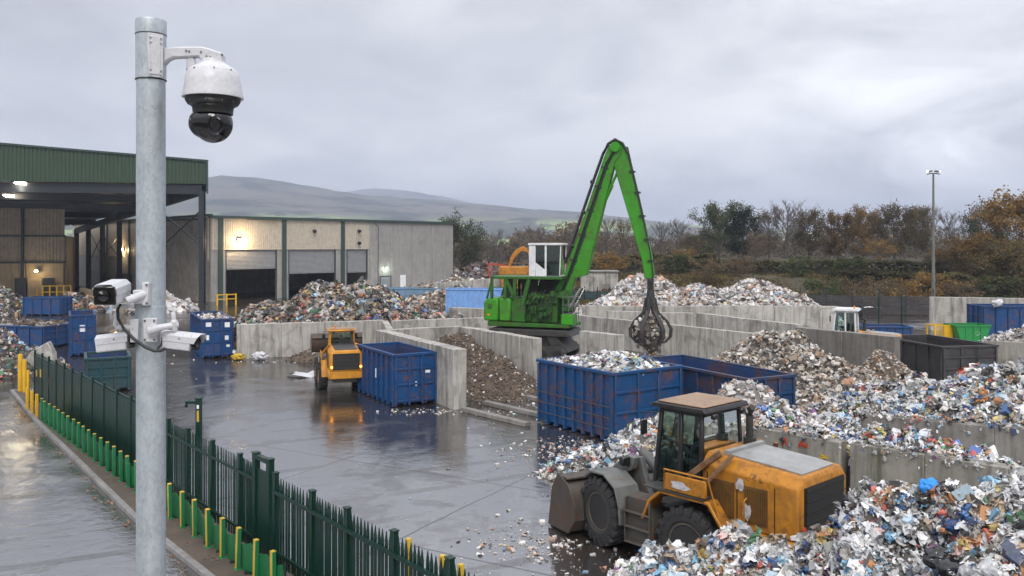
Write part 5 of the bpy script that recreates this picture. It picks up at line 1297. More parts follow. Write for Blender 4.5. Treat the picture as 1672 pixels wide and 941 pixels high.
    b = MB(); b.bb(x0 + .22, x0 + .70, -.24, .24, z0 + .28, z0 + .40); b.box((x0 + .2, 0, z0 + .72), (.12, .46, .66), 0, Matrix.Rotation(-.12, 3, 'Y')); b.bb(x0 + .3, x0 + .6, -.2, .2, z0 + .02, z0 + .28)
    b.build('seat', M['seat'], t, bevel=.04)
    b = MB(); b.beam((x1 - .12, 0, z0 + .02), (x1 - .3, 0, z0 + .62), .07, .07); b.lathe([(.19, -.012), (.21, 0), (.19, .012), (.17, 0), (.19, -.012)], 20, Matrix.Translation((x1 - .34, 0, z0 + .68)) @ Matrix.Rotation(-.6, 4, 'Y')); b.build('steering_column', M['black'], t)
    for s in (-1, 1):
        b = MB(); b.path([(x1 - .1, s * .66, z1 - .12), (x1 + .15, s * .95, z1 - .12), (x1 + .15, s * .95, z1 - .3)], .014, 6); b.bb(x1 + .12, x1 + .17, s * .86, s * 1.04, z1 - .58, z1 - .28)
        b.build('mirror', M['black'], t, bevel=.01)
    if not grime: b = MB(); b.tube((x0 + .1, .4, z1 + .135), (x0 + .1, .4, z1 + .18), .05, n=10); b.tube((x0 + .1, .4, z1 + .18), (x0 + .1, .4, z1 + .30), .05, .04, 10); b.build('beacon', M['amber'], t)
    for y in (-.5, .5): MB().bb(x0 - .2, x0 - .1, y - .08, y + .08, z1 - .12, z1 - .01).build('roof_light', M['black'], t, bevel=.02)
    return t
M['dirtyvent'] = paint('dirty_vent', (.15, .075, .016), dirt=.9, rust=.5, dirtcol=(.05, .03, .014), streak=.8)
M['grey_dirty'] = paint('muddy_grey_steel', (.065, .062, .055), dirt=.8, rust=.4, dirtcol=(.05, .042, .034))
M['bracebrown'] = paint('rusty_brace', (.20, .12, .06), dirt=.7, rust=.7)
M['cabdark'] = paint('cab_frame_dark', (.018, .018, .02), dirt=.35, rust=.2, rough=.35, dirtcol=(.06, .05, .04))
A_BIG = math.radians(132.5)
big = loader('large dirty yellow wheel loader with black rear grille, its bucket down, by the foreground heap', (3.72, 19.45, .01), A_BIG, M['yellow'], M['cabdark'], M['tanroof'], M['grey_steel'], M['hood_top'], M['rim'], S=1.04, art=math.radians(-15))
f_ = Vector((math.cos(A_BIG), math.sin(A_BIG), 0))
def on(o, x, y, z, S=1.0, rz=None, loc=None):
    a = o.rotation_euler.z; return Vector(o.location) + Vector((math.cos(a) * x - math.sin(a) * y, math.sin(a) * x + math.cos(a) * y, z)) * S
seated_person('driver in dark jacket seated in the large dirty yellow loader', on(big, -.72, 0, 2.02, 1.04), A_BIG, M['jacket'], 'drivers in the cabs', .04)
A_SM = math.radians(107)
sm = loader('small bright yellow wheel loader with black bonnet driving away on the wet yard', (-8.6, 42.9, .01), A_SM, M['yellow2'], M['yellow2'], M['tanroof'], M['grey_steel'], M['blackbin'], M['rim_y'], True, .84, False, trk=1.12, cw=.98)
seated_person('dark silhouetted driver in the small bright yellow loader', on(sm, -.72, 0, 2.02, .84), A_SM, M['jacket'], 'drivers in the cabs', .1)
# loader with a white cab behind the dark wall: forward to the right
A_W = math.radians(152)
wl_ = loader('white cabbed loader half hidden behind the dark stained wall', (18.3, 48.6, .01), A_W, M['yellow2'], M['cabwhite'], M['cabwhite'], M['yellow2'], M['hood_top'], M['rim_y'], False, 1.0, False)
for c_ in wl_.children:
    if c_.name.startswith('hood'): c_.scale.z = .84
    if c_.name.startswith(('exhaust', 'brace', 'handrail')): c_.scale.z = .84
seated_person('driver behind the glass of the white cab beyond the dark wall', on(wl_, -.72, 0, 2.02, 1.0), A_W, M['jacket'], 'drivers in the cabs', 0)

# ------------------------------------------------------------------ green material handler
HX, HY = 1.63, 53.0; A_H = math.radians(-20); PXM = HY / FPX
mh = thing('material_handler', 'tall green material handler with raised white cab and orange peel grab', 'crane', (HX, HY, 0), A_H)
def hq(u, v):                                                            # side view of the machine: photo offsets turned into metres
    return ((u - 880) * PXM / math.cos(A_H), 7 - (v - V0) * PXM)
for s in (-1, 1):
    b = MB(); poly = [(-2.0, .35), (-1.75, .02), (1.9, .02), (2.2, .35), (2.2, .62), (1.95, .92), (-1.75, .92), (-2.0, .62)]
    plate(b, poly, s * 1.2, s * 1.75)
    for i in range(26):
        x = -1.8 + 3.75 * i / 25; b.bb(x - .05, x + .05, s * 1.19, s * 1.77, .0, .04); b.bb(x - .05, x + .05, s * 1.19, s * 1.77, .905, .95)
    tr = b.build('track', M['dark_steel'], mh, bevel=.02)
    b = MB()
    for x in (-1.6, -.8, 0, .8, 1.75): b.tube((x, s * 1.74, .45), (x, s * 1.80, .45), .28, n=16)
    b.build('track_wheel', M['black'], tr)
b = MB(); b.prism([(-1.3, .6), (1.5, .6), (.95, 1.75), (-.85, 1.75)], 'y', -1.1, 1.1); b.prism([(-2.1, .9), (-1.3, .7), (-.85, 1.6), (-2.1, 1.3)], 'y', -.9, .9); b.prism([(2.3, .55), (1.3, .7), (.8, 1.72), (1.5, 1.6)], 'y', -1.3, 1.3)
b.prism([(-3.0, 1.52), (2.5, 1.52), (2.2, 1.9), (-2.7, 1.9)], 'y', -1.45, 1.45)
b.build('undercarriage', M['dark_steel'], mh, bevel=.05)
b = MB(); b.tube((0, 0, 1.75), (0, 0, 2.02), .95, n=32); b.build('slew_ring', M['dark_steel'], mh)
b = MB(); b.prism([(-2.85, 2.02), (2.35, 2.02), (2.35, 2.22), (-2.85, 2.32)], 'y', -1.35, 1.35); b.build('deck', M['green_dirty'], mh, bevel=.03)
# counterweight and engine house
xw0 = hq(803, 0)[0]
b = MB()
b.prism([(xw0, 2.34), (xw0, 3.45), (xw0 + .25, 3.75), (xw0 + .95, 3.75), (xw0 + .95, 2.34)], 'y', -1.4, 1.4); b.build('counterweight', M['green_boom'], mh, bevel=.10)
b = MB(); b.bb(xw0 + 1.0, xw0 + 1.75, -1.36, 1.36, 2.34, 3.72); b.build('engine_door', M['green_boom'], mh, bevel=.08)
b = MB(); b.bb(xw0 + 1.8, xw0 + 2.7, -1.34, 1.34, 2.33, 3.55); b.bb(xw0 + .2, xw0 + 2.6, -1.2, 1.2, 3.4, 3.7); b.build('engine_house', M['green_dirty'], mh, bevel=.03)
b = MB()
rr = random.Random(5)
for i in range(22):
    x = rr.uniform(xw0 + 2.7, 1.9); z = rr.uniform(2.3, 3.9); b.bb(x, x + rr.uniform(.15, .6), -1.22 + rr.uniform(-.05, .15), rr.uniform(-.6, .9), z, z + rr.uniform(.1, .5))
b.bb(xw0 + 2.72, 1.5, -.9, 1.2, 2.3, 4.0)
b.build('pump_unit', M['green_dirty'], mh, bevel=.01)
b = MB()
for i in range(7):
    x = xw0 + 2.6 + .28 * i; b.path([(x, -1.3, 2.4 + .1 * (i % 3)), (x + .15, -1.36, 3.0), (x + .05, -1.32, 3.6), (x + .5, -1.1, 4.2 + .1 * (i % 2))], .035, 6)
b.build('hose', M['rubber'], mh)
bd = MB(); bd.box((xw0 + .35, -1.406, 2.72), (.16, .01, .1)); bd.build('reflector', M['amber'], mh)
# square dark opening in the rear cover
bd = MB(); bd.bb(xw0 + .32, xw0 + .58, -1.408, -1.401, 3.05, 3.38); bd.build('rear_vent', M['green_dirty'], mh)
# the open frame that carries the cab deck
zf0, zf1 = 3.72, hq(0, 455)[1]; xa, xb = hq(814, 0)[0], hq(926, 0)[0]
b = MB()
b.bb(xa, xb, -1.38, 1.38, zf1, zf1 + .16)
for y in (-1.3, 1.3):
    for x in (xa + .08, xa + .95, hq(843, 0)[0] + .4):
        b.bb(x - .09, x + .09, y - .07, y + .07, 3.6, zf1)
    b.beam((xa + 1.0, y, zf1), (xa + 1.7, y, 3.5), .14, .22); b.beam((xa + 2.5, y, zf1), (xa + 2.05, y, 3.3), .14, .24); b.beam((xa + .1, y, 4.4), (xa + .95, y, 4.4), .06, .06)
    b.beam((xa - .25, y, 3.7), (xa + .1, y, zf1), .1, .12)
b.bb(hq(905, 0)[0], hq(925, 0)[0], -.2, 1.3, 2.3, zf1)
b.build('cab_frame', M['green_dirty'], mh, bevel=.02)
b = MB()
for x0_, x1_ in ((xa + .2, xa + .88), (xa + 1.2, xa + 2.3), (xa + 2.5, hq(905, 0)[0])): b.bb(x0_, x1_, 1.0, 1.04, 3.75, zf1 - .05)
b.build('mesh_guard', M['grey_dirty'], mh)
# white cab
cx0, cx1 = hq(875.5, 0)[0], hq(926, 0)[0]; cz0, cz1 = zf1 + .17, hq(0, 398)[1]
b = MB(); cy0, cy1 = -1.30, -.15
side = [(cx0, cz0), (cx1 - .12, cz0), (cx1, cz0 + .35), (cx1 - .05, cz1 - .1), (cx0 + .02, cz1 - .1)]
b.bb(cx0 - .04, cx1 + .08, cy0 - .05, cy1 + .05, cz1 - .1, cz1 + .03)
b.bb(cx0, cx0 + .42, cy0, cy0 + .06, cz0, cz1 - .102); b.bb(cx0, cx1 - .15, cy1 - .06, cy1, cz0, cz0 + .7); b.bb(cx0, cx0 + .06, cy0 + .062, cy1 - .062, cz0, cz1 - .102)
b.prism([(cx0 + .422, cz0), (cx0 + 1.12, cz0), (cx0 + 1.12, cz0 + .42), (cx0 + .95, cz0 + .45), (cx0 + .422, cz0 + .85)], 'y', cy0, cy0 + .06)
b.bb(cx0 + 1.0, cx0 + 1.122, cy0 - .004, cy0 + .064, cz0 + .0, cz1 - .103)
b.bb(cx0 + .06, cx1 - .1, cy0 + .062, cy1 - .062, cz0, cz0 + .06)
for y in (cy0 + .03, cy1 - .03): b.beam((cx1 - .1, y, cz0 + .02), (cx1 - .02, y, cz1 - .1), .07, .07)
b.beam((cx1 - .1, cy0 + .04, cz0 + .05), (cx1 - .1, cy1 - .04, cz0 + .05), .08, .1)
cabm = b.build('cab', M['cabwhite'], mh, bevel=.02)
b = MB(); b.add([(cx0 + .42, cy0 + .03, cz0 + .84), (cx0 + .95, cy0 + .03, cz0 + .44), (cx0 + 1.0, cy0 + .03, cz0 + .44), (cx0 + 1.0, cy0 + .03, cz1 - .16), (cx0 + .42, cy0 + .03, cz1 - .16)], [(0, 1, 2, 3, 4)])
b.add([(cx0 + 1.13, cy0 + .03, cz0 + .06), (cx1 - .12, cy0 + .03, cz0 + .06), (cx1 - .05, cy0 + .03, cz1 - .12), (cx0 + 1.13, cy0 + .03, cz1 - .12)], [(0, 1, 2, 3)])
b.add([(cx1 - .08, cy0 + .08, cz0 + .1), (cx1 - .08, cy1 - .08, cz0 + .1), (cx1 - .01, cy1 - .08, cz1 - .12), (cx1 - .01, cy0 + .08, cz1 - .12)], [(0, 1, 2, 3)])
b.add([(cx0 + .1, cy1 - .03, cz0 + .72), (cx1 - .15, cy1 - .03, cz0 + .72), (cx1 - .1, cy1 - .03, cz1 - .12), (cx0 + .1, cy1 - .03, cz1 - .12)], [(0, 1, 2, 3)]); b.build('window', M['glass_d'], cabm)
b = MB(); b.bb(cx0 + .3, cx0 + .8, -.95, -.5, cz0 + .42, cz0 + .55); b.box((cx0 + .3, -.72, cz0 + .9), (.13, .45, .75), 0, Matrix.Rotation(-.1, 3, 'Y')); b.bb(cx0 + .4, cx0 + .7, -.9, -.55, cz0 + .06, cz0 + .42); b.build('seat', M['seat'], mh, bevel=.04)
b = MB()
for x in (cx0 + .5, cx0 + 1.0, cx0 + 1.5): b.bb(x - .08, x + .08, cy0 - .02, cy0 + .08, cz1 + .032, cz1 + .1)
b.path([(cx1 + .02, cy0, cz0 + .1), (cx1 + .12, cy0 - .05, cz0 + .6), (cx1 + .12, cy0 - .05, cz1 - .3), (cx1, cy0, cz1 - .1)], .025, 6); b.build('cab_guard', M['bracebrown'], mh)
# boom
bo = [(899, 528), (897, 508), (903, 478), (918, 456), (927, 440), (931, 424), (984, 262), (992, 243), (1004, 236), (1012, 246), (1010, 258), (1001, 270), (958, 448), (941, 453), (924, 500), (914, 526)]
B2 = [hq(u, v) for u, v in bo]
b = MB(); b.prism(B2, 'y', -.24, .24); boom = b.build('boom', M['green_boom'], mh, bevel=.04)
st2 = [(994, 240), (1003, 234), (1013, 240), (1020, 258), (1055, 415), (1059, 448), (1054, 456), (1045, 452), (1041, 425), (1003, 290), (996, 262)]
b = MB(); b.prism([hq(u, v) for u, v in st2], 'y', -.17, .17); stick = b.build('stick', M['green_boom'], mh, bevel=.03)
b = MB()
p = hq(1002, 246); b.tube((p[0], -.41, p[1]), (p[0], .41, p[1]), .30, n=18); b.build('pivot_pin', M['green'], mh)
b = MB(); p = hq(906, 516); b.tube((p[0], -.6, p[1]), (p[0], .6, p[1]), .3, n=16)
b.build('pivot_pin', M['dark_steel'], mh)
b = MB()
for y in (-.55, .55):
    p, q = hq(916, 532), hq(949, 470); m_ = ((p[0] + q[0]) / 2, (p[1] + q[1]) / 2); b.tube((p[0], y, p[1]), (m_[0], y, m_[1]), .16, n=12); b.tube((m_[0], y, m_[1]), (q[0], y * .75, q[1]), .10, n=10, m=1)
b.build('boom_cylinder', [M['dark_steel'], M['chrome']], mh)
b = MB(); p, q, m_ = hq(984, 330), hq(1004, 284), hq(995, 305); b.tube((p[0], 0, p[1]), (m_[0], 0, m_[1]), .14, n=12); b.tube((m_[0], 0, m_[1]), (q[0], 0, q[1]), .08, n=10); p = hq(975, 345); q = hq(985, 328); b.tube((p[0], 0, p[1]), (q[0], 0, q[1]), .1, n=8); b.build('stick_cylinder', M['green'], mh)
b = MB()
for k, y in enumerate((-.27, -.16, .22)):
    off = 1.0 + 1.2 * k
    b.path([(hq(u - off, v)[0], y, hq(u - off, v)[1]) for u, v in ((900, 520), (908, 470), (921, 440), (934, 405), (952, 350), (968, 302), (984, 256), (992, 240), (1003, 234 - k), (1014, 240), (1022, 256))], .065, 6)
    b.path([(hq(u - off * .3 + 1, v)[0], y * .8, hq(u - off * .3 + 1, v)[1]) for u, v in ((1018, 246), (1023, 270), (1034, 320), (1045, 372), (1053, 412), (1057, 446), (1052, 470))], .04, 6)
for off_ in (5.5, 8.5):
    b.path([(hq(u + off_, v)[0], -.275, hq(u + off_, v)[1]) for u, v in ((906, 505), (912, 478), (924, 448), (934, 418), (952, 363), (968, 314), (982, 272), (993, 252))], .05, 6)
for u, v in ((934, 425), (947, 385), (960, 345), (972, 308), (982, 278)):
    p = hq(u + 4, v); b.box((p[0], -.25, p[1]), (.5, .09, .07), 0, Matrix.Rotation(.32, 3, 'Y'))
for u, v in ((938, 402), (955, 348), (969, 300)):
    p = hq(u, v); b.ball((p[0] - .10, -.2, p[1]), .15, nu=10, nv=6)
for u, v in ((1026, 285), (1034, 318), (1041, 355), (1048, 392), (1054, 425)):
    p = hq(u, v); b.bb(p[0] - .16, p[0] + .14, -.26, .26, p[1] - .05, p[1] + .05)
b.build('hose', M['rubber'], mh)
for v_, lab in ((0, ''),):
    d = Vector((hq(984, 262)[0] - hq(931, 424)[0], hq(984, 262)[1] - hq(931, 424)[1])).normalized(); c = hq(944, 414)
    X_ = Vector((d.x, 0, d.y)); Z_ = Vector((0, -1, 0)); Y_ = Z_.cross(X_)
    M4 = Matrix((X_, Y_, Z_)).transposed().to_4x4(); M4.translation = (c[0], -.243, c[1])
    text_part('boom_lettering', 'SENNEBOGEN', .40, M['black'], boom, M4)
# front basket railing
b = MB(); xr0, xr1 = hq(929, 0)[0], hq(947, 0)[0]
for x in (xr0, (xr0 + xr1) / 2, xr1):
    for y in (-1.3, -.5): b.tube((x, y, 2.2), (x, y, 3.9), .025, n=6)
for z in (2.9, 3.4, 3.9): b.path([(xr0, -1.3, z), (xr1, -1.3, z), (xr1, -.5, z), (xr0, -.5, z)], .022, 6)
b.build('railing', M['grey_steel'], mh)
b = MB(); b.bb(hq(926, 0)[0], hq(945, 0)[0], -1.34, -.45, 2.24, 2.85); b.build('front_box', M['green'], mh, bevel=.03)
# orange peel grab hanging from the stick
gx, gz = hq(1053, 456); b = MB()
b.bb(gx - .16, gx + .16, -.2, .2, gz - .5, gz + .15); b.tube((gx, -.3, gz), (gx, .3, gz), .12, n=12); b.tube((gx, 0, gz - .5), (gx, 0, gz - 1.0), .2, .26, 14); b.tube((gx, 0, gz - 1.0), (gx, 0, gz - 1.55), .34, .30, 16)
b.build('grab_rotator', M['dark_steel'], mh, bevel=.02)
b = MB(); g0 = gz - 1.45
for k in range(6):
    a = 2 * PI * k / 6 + .3; c_, s_ = math.cos(a), math.sin(a)
    pr = [(.22, 0), (.46, -.45), (.92, -.88), (1.20, -1.38), (1.16, -1.85), (.82, -2.2), (.40, -2.34)]
    wd = [.09, .12, .13, .13, .12, .09, .03]; vs = []; fs = []
    for (r_, z_), w_ in zip(pr, wd):
        for dr, dw in ((.09, w_), (-.09, w_), (-.09, -w_), (.09, -w_)):
            rr_ = r_ + dr; vs.append((gx + c_ * rr_ - s_ * dw, s_ * rr_ + c_ * dw, g0 + z_))
    n = len(pr)
    for i in range(n - 1):
        for j in range(4): fs.append((i * 4 + j, i * 4 + (j + 1) % 4, (i + 1) * 4 + (j + 1) % 4, (i + 1) * 4 + j))
    fs += [(0, 1, 2, 3), ((n - 1) * 4 + 3, (n - 1) * 4 + 2, (n - 1) * 4 + 1, (n - 1) * 4)]
    q = MB(); q.add(vs, fs); q.tube((gx + c_ * .2, s_ * .2, g0 - .1), (gx + c_ * .80, s_ * .80, g0 - .85), .06, n=8); q.tube((gx + c_ * .28, s_ * .28, g0 + .4), (gx + c_ * .42, s_ * .42, g0 - .3), .07, n=8)
    q.build('grab_tine', M['dark_steel'], mh, bevel=.015)
mw = mh.matrix_basis
gw = mw @ Vector((gx, 0, g0 - 1.62))
vv, ff = ico(3); nz = np.array([mnoise.fractal(Vector(p * 1.6), .8, 2, 4) for p in vv]); vv = vv * (.84 + nz * .4)[:, None] * np.array([1, 1, 1.08])
o = obj_np('grabbed_waste', vv, [ff], M['coredark'], smooth=True); o.location = gw; tag(o, 'ball of mixed waste clutched in the orange peel grab', 'rubbish load')
rg = np.random.default_rng(8); I = rg.integers(0, len(vv), 620)
q = scatter('loose_rubbish', vv[I] * rg.uniform(.92, 1.08, (620, 1)) - np.array([0, 0, .0]), vv[I] / np.linalg.norm(vv[I], axis=1)[:, None], .04, .17, M['brown'], o, TM_FAR, rg); tag(q, kind='stuff')
seated_person('operator seated in the raised white cab of the green handler', mw @ Vector((cx0 + .58, -.72, cz0 + .55)), A_H, M['jacket'], 'drivers in the cabs', .06)

# ------------------------------------------------------------------ yellow excavator working far behind the crane
EY = 96.0; ex0 = PP(846, 450, EY); e_ = thing('excavator', 'yellow excavator with folded arm on the far side behind the green crane', 'excavator', (ex0.x, EY, .9), 0)
b = MB(); b.bb(-2.0, 2.2, -1.4, -.8, .0, .9); b.bb(-2.0, 2.2, .8, 1.4, .0, .9); b.bb(-1.2, 1.2, -.8, .8, .5, 1.2); b.build('track', M['dark_steel'], e_, bevel=.2)
b = MB(); b.bb(-2.2, 1.2, -1.3, 1.3, 2.75, 3.7); b.bb(-1.9, 1.1, -1.2, 1.2, 1.2, 2.75); b.bb(.9, 2.2, -1.3, -.1, 2.7, 3.3); b.build('body', M['yellow'], e_, bevel=.12)
b = MB(); b.bb(1.6, 2.7, -1.3, -.2, 2.9, 5.3); b.build('cab', M['cabdark'], e_, bevel=.1)
b = MB(); b.prism([(-1.2, 3.6), (-.9, 3.6), (-.2, 5.4), (.45, 6.1), (1.0, 5.9), (1.9, 3.7), (2.3, 3.8), (1.3, 6.3), (.6, 6.9), (-.2, 6.4), (-.7, 5.6)], 'y', .1, .6); b.v = [(x, y, 3.6 + (z - 3.6) * .72) for x, y, z in b.v]; b.build('arm', M['yellow'], e_, bevel=.05)
b = MB(); b.prism([(1.0, 6.3), (1.6, 7.4), (2.1, 7.9), (2.5, 7.5), (1.9, 6.9), (1.4, 6.2)], 'y', .05, .65); b.v = [(x, y, 3.6 + (z - 3.6) * .72) for x, y, z in b.v]; b.build('bucket', M['dark_steel'], e_, bevel=.04)
b = MB(); b.beam((-2.2, -1.35, 4.1), (1.5, -1.35, 4.1), .06, .08); b.beam((-2.1, -1.35, 3.7), (-2.1, -1.35, 4.1), .06, .06); b.beam((1.4, -1.35, 3.7), (1.4, -1.35, 4.1), .06, .06); b.build('handrail', M['bracebrown'], e_)
# ------------------------------------------------------------------ camera pole
PY = 4.8; K = PY / FPX
def lz(v): return HCAM + (V0 - v) * K                                    # height of photo row v at the pole's distance
PX = (246.5 - U0) * K
def lx(u): return (u - 246.5) * K
pole = thing('camera_pole', 'tall galvanised steel pole with banded collar carrying the security cameras', 'pole', (PX, PY, 0))
b = MB(); b.lathe([(.0795, .0), (.0770, lz(132))], 48); b.build('shaft', M['galv'], pole)
b = MB(); r0 = 24.0 * K; b.lathe([(r0, lz(57)), (r0, lz(36)), (r0 * .97, lz(33.5)), (.001, lz(33))], 48); b.build('cap_band', M['galv'], pole)
b = MB(); b.lathe([(.078, lz(131)), (23.6 * K, lz(130.5)), (23.6 * K, lz(58)), (.07, lz(58))], 48); b.build('collar', M['galv'], pole)
for v in (57.5, 131): MB().lathe([(23.9 * K, lz(v + .9)), (24.4 * K, lz(v)), (23.9 * K, lz(v - .9))], 48).build('sealing_ring', M['rubber'], pole)
b = MB(); b.lathe([(.079, lz(556)), (.0815, lz(555.5)), (.0815, lz(500)), (.079, lz(499.5))], 48); b.build('lower_band', M['galv'], pole)
o = MB().bb(-.3, .3, -.3, .3, 0, .04).build('base_plate', M['galv'], pole)
# dome camera on a bracket
dome = thing('dome_camera', 'white dome camera with black swivelling eye hanging from the pole bracket', 'security camera', (PX, PY, 0))
b = MB()
ca = math.radians(-52)                                                    # plate faces front right
Rm = Matrix.Rotation(ca, 3, 'Z'); c = Rm @ Vector((.083, 0, 0))
b.box((c.x, c.y, lz(95)), (.012, .082, 70 * K), 0, Rm)
b.box((c.x * 1.08, c.y * 1.08, lz(95)), (.008, .05, 62 * K), 0, Rm)
for dz in (66, 74, 118, 125):
    for sy in (-.028, .028):
        p = Rm @ Vector((.089, sy, 0)); q = Rm @ Vector((.099, sy, 0)); b.tube((p.x, p.y, lz(dz)), (q.x, q.y, lz(dz)), .006, n=8)
b.build('mount_plate', M['camwhite'], dome, bevel=.004)
b = MB()
ysec = .026
top = [(lx(264), lz(80)), (lx(300), lz(77.5)), (lx(330), lz(77.5)), (lx(342), lz(80)), (lx(366), lz(88)), (lx(366), lz(103)), (lx(329), lz(100)), (lx(326), lz(94)), (lx(285), lz(96)), (lx(276), lz(100)), (lx(270), lz(107)), (lx(264), lz(110))]
b.prism(top, 'y', -ysec, ysec)
b.prism([(lx(306), lz(92)), (lx(318), lz(92)), (lx(321), lz(112)), (lx(310), lz(117)), (lx(305), lz(115))], 'y', -.014, .014)
b.build('bracket_arm', M['camwhite'], dome, bevel=.008)
b = MB()
for u, v in ((307, 85), (312, 86), (331, 87), (340, 94), (346, 95), (365, 91)): b.tube((lx(u), -ysec - .004, lz(v)), (lx(u), -ysec + .004, lz(v)), .006, n=8)
b.build('screws', M['grey_steel'], dome)
dx = lx(347.8); MD = Matrix.Translation((dx, 0, 0))
def ring(px, v): return (px * K, lz(v))
b = MB(); b.lathe([ring(18, 97), ring(19, 103), ring(20, 104), ring(34, 112), ring(40, 117), ring(41, 120)], 56, MD); b.build('top_cone', M['camwhite'], dome)
b = MB(); b.lathe([ring(41, 120), ring(41.4, 120.4), ring(44, 136), ring(46.2, 150), ring(47.8, 157), ring(48, 160.5), ring(46, 161), ring(43, 160)], 56, MD); b.build('shell', M['camwhite'], dome)
b = MB(); b.lathe([ring(44, 158.5), ring(43, 166), ring(39.5, 171.5), ring(34, 174), ring(32, 178), ring(31.5, 187), ring(20, 190)], 56, MD); b.build('black_skirt', M['black'], dome)
bc = Vector((dx, 0, lz(202)))
b = MB(); b.ball(bc, 31.5 * K, nu=40, nv=24)
look = Vector((.42, -.88, -.20)).normalized(); lat = look.cross(Vector((0, 0, 1))).normalized()
for sgn in (1,):
    p = bc + lat * sgn * 17 * K; q = bc + lat * sgn * 33.5 * K
    b.ball(bc + lat * sgn * 13 * K, 25 * K, nu=32, nv=20); b.tube(p, p + lat * sgn * 19 * K, 13 * K, 11 * K, 24)
b.build('ball', M['black_sat'] if 'black_sat' in M else M['blackgloss'], dome)
MT = Matrix.Translation(bc) @ look.to_track_quat('Z', 'Y').to_matrix().to_4x4()
b = MB(); b.lathe([(15.5 * K, 26.5 * K), (15.5 * K, 30.6 * K), (13 * K, 32.4 * K), (11.5 * K, 31.4 * K), (9.5 * K, 30.6 * K), (.001, 30.9 * K)], 32, MT @ Matrix.Diagonal((.95, 1.15, 1, 1))); b.build('lens', M['lens'], dome)
b = MB(); b.lathe([(8.6 * K, 31.4 * K), (8.0 * K, 32.2 * K), (6.4 * K, 31.9 * K), (6.0 * K, 31.2 * K)], 28, MT); b.build('lens_ring', M['cabdark'], dome)
look2 = (look + Vector((0, 0, -.95))).normalized(); MT2 = Matrix.Translation(bc) @ look2.to_track_quat('Z', 'Y').to_matrix().to_4x4()
b = MB(); b.lathe([(10 * K, 30.2 * K), (9.5 * K, 31.8 * K), (.001, 32.2 * K)], 24, MT2 @ Matrix.Diagonal((1.15, .55, 1, 1))); b.build('lamp_window', M['lens'], dome)
b = MB()
for a in (-2.2, -1.5, -.9, -.4):
    b.tube((dx + math.cos(a) * 40.2 * K, math.sin(a) * 40.2 * K, lz(169)), (dx + math.cos(a) * 42.6 * K, math.sin(a) * 42.6 * K, lz(168)), .004, n=6)
for a in (-2.6, -2.0, -1.2, -.5): b.tube((dx + math.cos(a) * 39.5 * K, math.sin(a) * 39.5 * K, lz(118)), (dx + math.cos(a) * 41.6 * K, math.sin(a) * 41.6 * K, lz(118)), .004, n=6)
b.build('rivets', M['grey_steel'], dome)
# lower cluster
def frame_at(p, d):
    x = Vector(d).normalized(); z = Vector((0, 0, 1)); y = z.cross(x).normalized(); z = x.cross(y)
    M_ = Matrix((x, y, z)).transposed().to_4x4(); M_.translation = p; return M_
def housed(name, label, p, d, L, w, h, black_front, hood=.03, slant=.35):
    """camera in a hooded housing; p = middle of the front face, d = viewing direction"""
    t = thing(name, label, 'security camera', (PX, PY, 0), 0, 'cameras on the lower pole bracket')
    Mx = frame_at(Vector(p), d)
    def tf(b): b.v = [tuple(Mx @ Vector(q)) for q in b.v]; return b
    b = MB(); c = h * .22
    prof = [(-w / 2, -h / 2), (w / 2, -h / 2), (w / 2, h / 2 - c), (w / 2 - c, h / 2), (-w / 2 + c, h / 2), (-w / 2, h / 2 - c)]
    b.prism(prof, 'x', -L, 0); tf(b).build('housing', M['camwhite'], t, bevel=.006)
    b = MB(); k = 1.07; pr = [(-w / 2 * k, -h * .05), (-w / 2 * k, h / 2 - c * .8), (-w / 2 * k + c, h / 2 * k), (w / 2 * k - c, h / 2 * k), (w / 2 * k, h / 2 - c * .8), (w / 2 * k, -h * .05), (w / 2 * 1.03, -h * .05), (w / 2 * 1.03, h / 2 - c), (w / 2 - c, h / 2 * 1.03), (-w / 2 + c, h / 2 * 1.03), (-w / 2 * 1.03, h / 2 - c), (-w / 2 * 1.03, -h * .05)]
    b.prism(pr, 'x', -L * .97, hood)
    b.v = [(x + (z / h) * slant * h * (1 if x > 0 else -.4), y, z) for x, y, z in b.v]
    tf(b).build('sun_hood', M['camwhite'], t, bevel=.004)
    b = MB(); b.bb(.001, .012, -w * .485, w * .485, -h * .485, h * .44); tf(b).build('front_window', black_front, t, bevel=.006)
    b = MB(); b.lathe([(h * .27, .012), (h * .27, .026), (h * .2, .022), (.001, .016)], 28, Matrix.Rotation(PI / 2, 4, 'Y')); tf(b).build('lens', M['lens'], t)
    b = MB()
    for y in (-w / 2 - .001, w / 2 + .001):
        b.tube((-L * .35, y - .003, h * .18), (-L * .35, y + .003, h * .18), .005, n=8)
    tf(b).build('screws', M['grey_steel'], t)
    return t, Mx
def at(u, v, dy=0.0): return (lx(u), dy, lz(v))
# big box camera, upper left
t1, M1 = housed('box_camera', 'white hooded box camera with big black front window, highest of the lower three', at(209, 477.5, -.27), (.06, -.985, -.10), .20, .118, .108, M['blackgloss'], .006, .05)
b = MB(); b.bb(lx(246), lx(256), -.115, -.075, lz(497), lz(460)); b.bb(lx(232), lx(248), -.12, -.06, lz(494), lz(472)); b.path([(lx(250), -.1, lz(478)), (lx(238), -.14, lz(484)), (lx(228), -.17, lz(489))], .022, 10); b.build('bracket', M['camwhite'], t1, bevel=.004)
